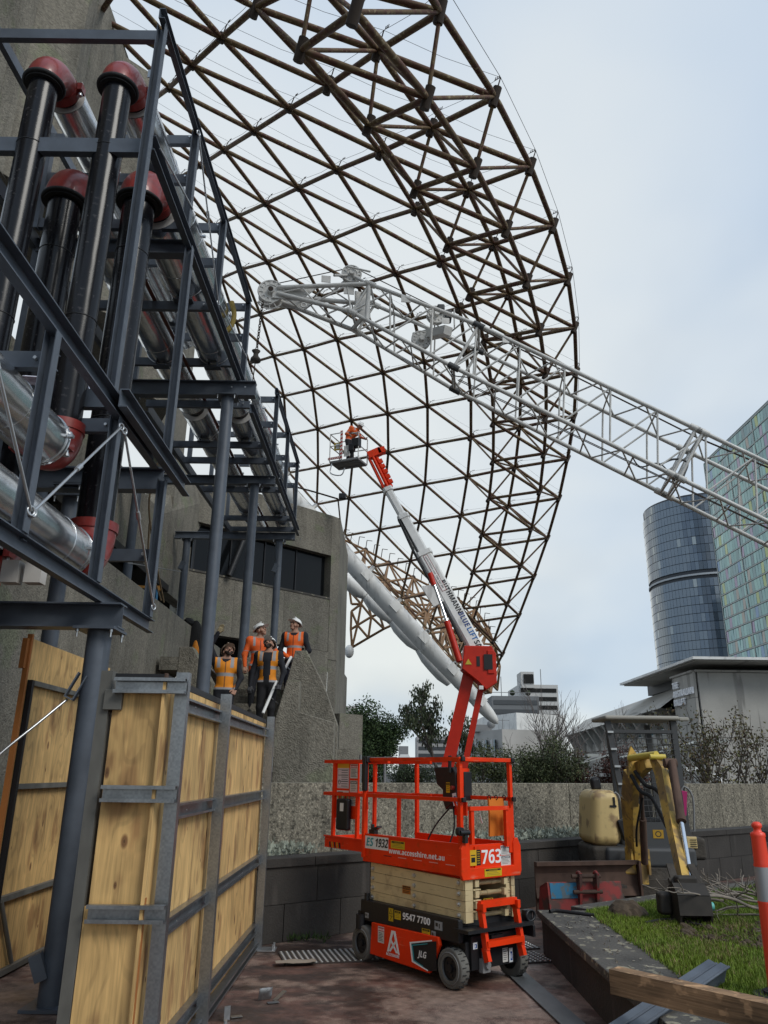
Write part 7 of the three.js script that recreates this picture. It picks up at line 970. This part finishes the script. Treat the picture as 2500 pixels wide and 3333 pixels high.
// ---------- glass towers ----------
const glassCol = (r, g, b2, ro = 0.12) => phy({ color: lin(r, g, b2), roughness: ro, metalness: 0.35, clearcoat: 1, clearcoatRoughness: 0.05 });
{
  const t = thing('curved_tower', 'dark blue grey curved glass tower far behind the concrete building', 'tower'); reseed(404);
  const c = [133, -306], R = 23, fh = 3.35, cols = 64; const core = mesh('core', cyl(R - 0.4, 108, 60, c[0], 54, c[1]), std({ color: lin(0.03, 0.035, 0.045), roughness: 0.5 }), t);
  const mats = [glassCol(0.07, 0.1, 0.14), glassCol(0.1, 0.135, 0.175), glassCol(0.14, 0.175, 0.21), glassCol(0.045, 0.065, 0.09), glassCol(0.3, 0.33, 0.33)]; const list = [], streak = []; for (let i = 0; i < cols; i++) streak.push(fbm(i * 0.3 + 3, 5, 64, 2, 3));
  for (let f = 0; f < 33; f++) for (let i = 0; i < cols; i++) { const a = Math.PI * 0.95 + (i - cols / 2) / cols * 4.1 - 0.75 + 0.9, top = 103 + 7 * cl((i / cols) * 1.2), y = f * fh; if (y + fh > top) continue; if (Math.abs(y - 73.7) < 1.7) continue; const sk = streak[i] + 0.12 * (hash2(i, f, 5) - 0.5) + (y > 76 ? 0.0 : 0.04); list.push([a, y, hash2(i, f, 9) < 0.03 ? 4 : sk < 0.42 ? 3 : sk < 0.5 ? 0 : sk < 0.58 ? 1 : 2]); }
  const W = 2 * R * Math.sin(4.1 / cols / 2) * 0.95, unit = new THREE.BoxGeometry(W, fh * 0.94, 0.3); const place = (o, [a, y]) => { o.position.set(c[0] + Math.cos(a) * R, y + fh / 2, c[1] + Math.sin(a) * R * -1); o.rotation.y = Math.atan2(Math.cos(a), -Math.sin(a)) + 0.05 * (hash2(Math.round(a * 99), Math.round(y), 31) - 0.5); o.rotation.x = 0.06 * (hash2(Math.round(a * 99), Math.round(y), 37) - 0.5); };
  const vis = list.map((q) => ({ q, d: (-Math.sin(q[0]) * -1) })); // panes that face the camera and stand highest come first
  const face = (q) => { const nx = Math.cos(q[0]), nz = -Math.sin(q[0]); return (nx * (0 - c[0]) + nz * (0 - c[1])) / Math.hypot(c[0], c[1]); };
  list.sort((p, q) => (face(q) > 0.1 && q[1] > 36 ? 1 : 0) - (face(p) > 0.1 && p[1] > 36 ? 1 : 0) || face(q) - face(p));
  list.slice(0, 300).forEach((q) => { const m = new THREE.Mesh(unit, mats[q[2]]); m.name = 'pane'; place(m, q); m.castShadow = m.receiveShadow = true; t.add(m); });
  const rest = list.slice(300), im = new THREE.InstancedMesh(unit, glassCol(1, 1, 1), rest.length), d = new THREE.Object3D(); rest.forEach((q, i) => { place(d, q); d.updateMatrix(); im.setMatrixAt(i, d.matrix); im.setColorAt(i, mats[q[2]].color); }); im.name = 'far_pane'; im.userData.kind = 'stuff'; t.add(im);
  mesh('ledge', cyl(R + 0.35, 0.7, 60, c[0], 75.3, c[1]), std({ color: lin(0.4, 0.42, 0.44), roughness: 0.5 }), t);
}
{
  const t = thing('coloured_glass_tower', 'tall green glass tower with coloured strip panels at the right edge', 'tower'); reseed(606);
  const X = 89.8, fh = 3.15, pw = 1.45; mesh('core', bx(30, 86, 75, X + 15.3, 43, -162.6), std({ color: lin(0.2, 0.22, 0.22), roughness: 0.6 }), t);
  const mats = [glassCol(0.09, 0.26, 0.25), glassCol(0.15, 0.35, 0.32), glassCol(0.06, 0.18, 0.19), glassCol(0.2, 0.13, 0.24), glassCol(0.26, 0.33, 0.06), glassCol(0.05, 0.16, 0.32), glassCol(0.22, 0.18, 0.14), glassCol(0.03, 0.1, 0.11)];
  const list = []; for (let f = 0; f < 27; f++) { const sh = Math.floor(hash2(f, 3, 1) * 9); for (let i = 0; i < 50; i++) { const blk = Math.floor((i + sh) / 5), q = hash2(blk, f, 17), pos = (i + sh) % 5; let k = [0, 0, 1, 2, 0, 1][Math.floor(hash2(i, f, 21) * 6)]; if (pos === 0) k = q < 0.3 ? 3 : q < 0.5 ? 4 : q < 0.65 ? 5 : q < 0.85 ? 6 : 7; list.push([i, f, k]); } }
  const unit = new THREE.BoxGeometry(0.2, fh * 0.84, pw * 0.94), place = (o, [i, f]) => { o.position.set(X + 0.1, f * fh + fh / 2, -199.2 + i * pw); o.rotation.y = 0.07 * (hash2(i, f, 41) - 0.5); o.rotation.z = 0.07 * (hash2(i, f, 43) - 0.5); };
  list.sort((a, b) => (b[1] > 9 && b[0] < 36 ? 1 : 0) - (a[1] > 9 && a[0] < 36 ? 1 : 0) || b[0] - a[0]);
  list.slice(0, 300).forEach((q) => { const m = new THREE.Mesh(unit, mats[q[2]]); m.name = 'pane'; place(m, q); m.castShadow = m.receiveShadow = true; t.add(m); });
  const rest = list.slice(300), im = new THREE.InstancedMesh(unit, glassCol(1, 1, 1), rest.length), d = new THREE.Object3D(); rest.forEach((q, i) => { place(d, q); d.updateMatrix(); im.setMatrixAt(i, d.matrix); im.setColorAt(i, mats[q[2]].color); }); im.name = 'far_pane'; im.userData.kind = 'stuff'; t.add(im);
  for (let f = 0; f <= 27; f++) mesh('floor_band', bx(0.34, 0.3, 74.6, X + 0.06, f * fh, -162.6), std({ color: lin(0.36, 0.39, 0.37), roughness: 0.5 }), t);
  for (let i = 0; i <= 5; i++) mesh('mullion', bx(0.3, 85, 0.3, X + 0.02, 42.5, -199.9 + i * pw * 10), std({ color: lin(0.36, 0.37, 0.34), roughness: 0.5 }), t);
}
// ---------- far city blocks ----------
{
  const office = (label, x0, x1, y1, z, floors, dep, mat, winMat, y0 = 0) => { const t = thing('office_block', label, 'building', 'distant office blocks'); mesh('wall', bx(x1 - x0, y1 - y0, dep, (x0 + x1) / 2, (y0 + y1) / 2, z - dep / 2), mat, t); const fh = (y1 - 0.6) / floors; for (let f = 0; f < floors; f++) mesh('window_strip', bx(x1 - x0 - 0.7, fh * 0.48, 0.2, (x0 + x1) / 2, 0.3 + f * fh + fh * 0.5, z), winMat, t); return t; };
  const o1 = office('white office block with dark window strips and a dark roof plant box', 28.0, 36.0, 19.2, -160, 11, 14, std({ color: lin(0.55, 0.54, 0.52), roughness: 0.8 }), glassDark); mesh('plant_box', bx(2.6, 3.2, 5, 29.6, 20.0, -161), std({ color: lin(0.5, 0.49, 0.47), roughness: 0.8 }), o1); mesh('plant_screen', bx(2.0, 1.8, 0.2, 29.8, 20.2, -158.4), glassDark, o1); mesh('mast', rod([33, 19, -162], [33, 22.6, -162], 0.08, 5), midGrey, o1);
  const o2 = office('grey louvred car park block in front of the white office', 19.6, 28.0, 15.0, -140, 9, 12, std({ color: lin(0.16, 0.165, 0.17), roughness: 0.8 }), std({ color: lin(0.06, 0.065, 0.07), roughness: 0.6 })); mesh('roof_rail', [bx(8.4, 0.1, 0.1, 23.8, 15.6, -140), rod([21.5, 15, -141], [21.5, 18.5, -141], 0.07, 5)], midGrey, o2); for (const x of [23.4, 26.2]) mesh('roof_shrub', new THREE.IcosahedronGeometry(0.5, 1).translate(x, 15.6, -140.6), std({ color: lin(0.03, 0.04, 0.02), roughness: 1 }), o2);
  const o3 = thing('white_hall', 'plain white metal clad hall with slit windows below the office blocks', 'building'); mesh('wall', [slab([[15.0, -118], [18.4, -108], [26, -112], [26, -125], [15, -125]], 0, 9.8)], whitePaint, o3); for (const x of [19.4, 22.4]) mesh('slit_window', bx(0.5, 2.6, 0.2, x, 8.0, -108.55 - (x - 18.4) * 0.45, -0.48), midGrey, o3);
  const o4 = thing('cream_block', 'low cream building with a row of square windows left of the bare trees', 'building'); mesh('wall', [slab([[9.4, -104], [13.5, -89], [20, -91], [20, -106]], 0, 6.6)], paleConc, o4); for (let i = 0; i < 5; i++) { const u = 0.25 + i * 0.155, w = mesh('window', bx(1.9, 1.3, 0.14, 0, 0, 0, 1.305).translate(9.4 + 4.1 * u, 4.9, -104 + 15 * u), glassCol(0.14, 0.2, 0.24), o4); mesh('frame', bx(0.1, 1.3, 0.2, 0, 0, 0, 1.305).translate(9.4 + 4.1 * (u - 0.07), 4.9, -104 + 15 * (u - 0.07)), whitePlain, w); } mesh('roof_plant', [bx(2, 0.8, 2, 12.2, 7.0, -96), new THREE.SphereGeometry(0.5, 12, 8, 0, 3.1).translate(13.0, 7.4, -94), rod([14.2, 6.6, -93], [14.2, 8.0, -93], 0.05, 5), bx(1.2, 0.06, 0.06, 14.4, 7.8, -93)], midGrey, o4);
  const o5 = thing('slab_block', 'pale blank slab building just right of the concrete arts building', 'building'); mesh('wall', bx(2.9, 7.4, 8, -3.7, 3.7, -74), paleConc, o5); mesh('side_block', bx(0.9, 6.9, 6, -1.75, 3.45, -75), paleConc, o5); mesh('window', bx(0.25, 1.6, 0.1, -2.1, 5.8, -71.96), glassDark, o5);
  const o6 = office('far pale office block behind the gum tree', 8.1, 16.8, 9.6, -180, 6, 10, std({ color: lin(0.36, 0.35, 0.34), roughness: 0.8 }), std({ color: lin(0.05, 0.055, 0.06), roughness: 0.5 }));
  const o7 = thing('plant_tower', 'small dark rooftop box beyond the dark bushy tree', 'building'); mesh('wall', [bx(1.4, 5.6, 2, 3.4, 2.8, -121)], midGrey, o7); mesh('skirt', ext([[-1.2, 0], [1.2, 0], [0.6, 1.2], [-0.6, 1.2]], 1).translate(3.5, 3.2, -119.5), whitePlain, o7);
}
// ---------- trees and shrubs ----------
const bark = std({ map: tex(128, (u, v) => S3(0.12, 0.1, 0.085, 0.5 + 0.9 * fbm(u * 8, v * 3, 8, 4, 901)), 0.6), roughness: 0.95 });
function tree(name, label, pos, o) {
  reseed(o.seed); const t = thing(name, label, o.cat || 'tree', o.group, pos); const g = [], tips = [];
  const grow = (a, d, l, r, k) => { const n = 4, pts = [a]; let c = a, dd = d.clone(); for (let i = 0; i < n; i++) { dd = dd.clone().add(V(rr(-1, 1) * o.bend, rr(-0.4, 0.8) * o.bend, rr(-1, 1) * o.bend)).normalize(); c = c.clone().addScaledVector(dd, l / n); pts.push(c); } for (let i = 0; i < n; i++) g.push(rod(pts[i], pts[i + 1], r * (1 - 0.45 * i / n), k > 1 ? 7 : 4, r * (1 - 0.45 * (i + 1) / n))); if (k > 0) { const m = o.fork || 3; for (let i = 0; i < m; i++) { const s = pts[i < 1 ? n : 1 + Math.floor(rnd() * n)], q = dd.clone().add(V(rr(-1, 1), rr(-0.3, 0.6), rr(-1, 1)).multiplyScalar(o.spread)).normalize(); grow(s, q, l * rr(0.55, 0.8), r * 0.55, k - 1); } } else tips.push(...pts.slice(2)); };
  const stems = o.stems || 1; for (let s = 0; s < stems; s++) grow(V(stems > 1 ? rr(-0.4, 0.4) * (o.base || 1) : 0, -0.05, stems > 1 ? rr(-0.3, 0.3) : 0), V(rr(-0.2, 0.2) * stems * 0.6, 1, rr(-0.2, 0.2)).normalize(), o.trunk, o.r, o.levels);
  mesh('trunk', g, o.bark || bark, t);
  if (o.leaves) { const m = leafCloud('crown', o.leaves, (d) => { const p = tips[Math.floor(rnd() * tips.length)], q = o.clump; let v = V(rr(-1, 1), rr(-1, 1), rr(-1, 1)); while (v.length() > 1) v = V(rr(-1, 1), rr(-1, 1), rr(-1, 1)); d.position.set(p.x + v.x * q, Math.max(0.1, p.y + v.y * q * (o.flat || 0.8) - (o.droop || 0) * rnd()), p.z + v.z * q); d.scale.set(o.leaf * 0.5, o.leaf * rr(0.7, 1.3), o.leaf * 0.5); if (o.droop) d.rotation.set(Math.PI + rr(-0.5, 0.5), rr(0, 6.28), rr(-0.4, 0.4)); else d.rotation.set(rr(-3, 3), rr(0, 6.28), rr(-3, 3)); }, leafMatt, t, (c) => { const k = rr(0.55, 1.35), q = o.cols[Math.floor(rnd() * o.cols.length)]; c.setRGB(q[0] * k, q[1] * k, q[2] * k); }); }
  t.children.forEach((c) => { if (c.isInstancedMesh) c.userData.kind = 'stuff'; });
  return t;
}
tree('gum_tree', 'tall open gum tree with drooping dark leaves behind the red lift arm', [3.3, 0, -45], { seed: 11, bend: 0.28, spread: 0.75, trunk: 3.0, r: 0.14, levels: 3, fork: 4, leaves: 3200, clump: 0.36, flat: 0.5, droop: 0.45, leaf: 0.2, cols: [[0.04, 0.06, 0.026], [0.07, 0.085, 0.035], [0.06, 0.07, 0.035]] });
for (const [p, s, l] of [[[-1.3, 0, -50], 21, 'dense dark green tree beside the pale slab building'], [[0.2, 0, -52], 22, 'dense dark green tree right of the darkest one, in front of the small rooftop box']]) tree('evergreen_tree', l, p, { seed: s, bend: 0.25, spread: 0.95, trunk: s === 21 ? 2.7 : 2.2, r: 0.2, levels: 3, fork: 4, leaves: 15000, clump: 0.8, leaf: 0.2, cols: [[0.028, 0.055, 0.02], [0.045, 0.08, 0.026], [0.06, 0.1, 0.03]], group: 'dark evergreens behind the wall' });
for (const [p, s, h, l, cols, n] of [[[4.9, 0, -36], 31, 1.05, 'olive green shrub just right of the red lift arm', [[0.07, 0.09, 0.032], [0.1, 0.115, 0.045]], 9000], [[6.3, 0, -35], 32, 1.0, 'wide dark olive shrub under the cream building', [[0.055, 0.075, 0.028], [0.085, 0.1, 0.04]], 9000], [[7.7, 0, -36], 33, 1.15, 'tall olive shrub beneath the bare trees', [[0.05, 0.07, 0.028], [0.09, 0.1, 0.04]], 9000], [[9.3, 0, -37], 34, 1.0, 'russet leaved shrub left of the excavator canopy', [[0.1, 0.035, 0.022], [0.075, 0.035, 0.02], [0.06, 0.05, 0.025]], 6500], [[10.6, 0, -36], 35, 1.05, 'russet leaved shrub seen through the excavator canopy', [[0.11, 0.032, 0.022], [0.075, 0.03, 0.02]], 6500], [[2.0, 0, -40], 36, 0.8, 'low dark shrub behind the lift controller', [[0.025, 0.04, 0.016], [0.04, 0.06, 0.02]], 6000], [[12.0, 0, -37], 37, 0.9, 'russet leaved shrub right of the excavator canopy', [[0.09, 0.035, 0.022], [0.06, 0.045, 0.022]], 5000]]) tree('shrub', l, p, { cat: 'shrub', seed: s, bend: 0.35, spread: 1.0, trunk: h * 1.45, r: 0.05, levels: 2, fork: 4, stems: 4, base: 1.6, leaves: n, clump: 0.5, leaf: 0.11, cols, group: 'shrubs along the top of the wall' });
for (const [p, s, l] of [[[8.9, 0, -46], 41, 'leafless tree in front of the cream building'], [[10.2, 0, -47], 42, 'leafless tree in front of the white hall'], [[11.6, 0, -48], 43, 'leafless tree nearest the concrete ballet building wing'], [[12.9, 0, -49], 44, 'smallest leafless tree before the sloping concrete roof']]) tree('bare_tree', l, p, { seed: s, bend: 0.2, spread: 0.62, trunk: 2.9 - (s % 4) * 0.15, r: 0.06, levels: 3, fork: 4, stems: 2, base: 0.6, group: 'leafless winter trees', bark: std({ color: lin(0.13, 0.11, 0.1), roughness: 0.95 }) });
for (const [p, s, l, n] of [[[9.35, 0, -23.6], 51, 'sparse leafy shrub right of the excavator before the concrete wall', 2600], [[10.5, 0, -24.2], 52, 'tall sparse shrub with upright stems before the front concrete face', 2600], [[11.4, 0, -24], 53, 'sparse leafy shrub at the right edge above the wall', 2400]]) tree('leafy_shrub', l, p, { cat: 'shrub', seed: s, bend: 0.16, spread: 0.5, trunk: 1.75, r: 0.035, levels: 2, fork: 4, stems: 5, base: 0.9, leaves: Math.round(n * 0.6), clump: 0.2, leaf: 0.1, cols: [[0.09, 0.095, 0.035], [0.15, 0.13, 0.05], [0.12, 0.075, 0.04]], group: 'sparse shrubs before the ballet building' });
// ---------- lamp posts ----------
{
  const lamp = (pos, label, s = 1) => { const t = thing('lamp_post', label, 'lamp post', 'lamp posts with curved arms', pos); mesh('pole', cyl(0.07, 2.75 * s, 10, 0, 1.375 * s, 0), midGrey, t); mesh('arm', pipe([[-1.5, 2.35 * s, 0], [-0.9, 2.62 * s, 0], [0, 2.68 * s, 0], [0.4, 2.72 * s, 0]], 0.05, 8, 20), midGrey, t); mesh('canopy', [bx(1.3, 0.04, 0.5, -0.85, 2.56 * s, 0, 0, 0, 0.28), bx(0.7, 0.12, 0.4, 0.55, 2.76 * s, 0)], std({ color: lin(0.4, 0.42, 0.4), roughness: 0.5 }), t); mesh('lamp_head', [bx(0.45, 0.14, 0.2, -0.45, 1.9 * s, 0), rod([0, 1.95 * s, 0], [-0.4, 1.9 * s, 0], 0.03, 5), new THREE.SphereGeometry(0.16, 12, 8).translate(0.42, 1.55 * s, 0), rod([0, 1.75 * s, 0], [0.42, 1.75 * s, 0], 0.025, 5)], whitePlain, t); return t; };
  lamp([9.5, 0, -38], 'lamp post with a round white globe left of the excavator'); lamp([10.4, 0, -36], 'lamp post just left of the excavator canopy frame'); lamp([11.3, 0, -33], 'lamp post seen through the excavator canopy', 1.08); lamp([11.4, 0, -28.5], 'nearest curved lamp post right of the excavator canopy', 1.12);
  const t = thing('street_light', 'slim grey street light pole behind the scissor lift rails', 'street light', null, [0.15, 0, -30]); mesh('pole', cyl(0.05, 2.45, 8, 0, 1.22, 0), midGrey, t); mesh('lamp_head', [bx(0.7, 0.05, 0.14, -0.35, 2.4, 0), bx(0.4, 0.04, 0.12, 0.25, 2.42, 0)], midGrey, t);
  const u = thing('street_light', 'slim pole with round lamp beside the concrete building end', 'street light', null, [-0.75, 0, -30]); mesh('pole', cyl(0.05, 2.5, 8, 0, 1.25, 0), midGrey, u); mesh('lamp_head', [new THREE.SphereGeometry(0.13, 10, 8).translate(-0.25, 2.0, 0), rod([0, 2.1, 0], [-0.25, 2.1, 0], 0.02, 5)], midGrey, u);
}

renderer.render(scene, camera);
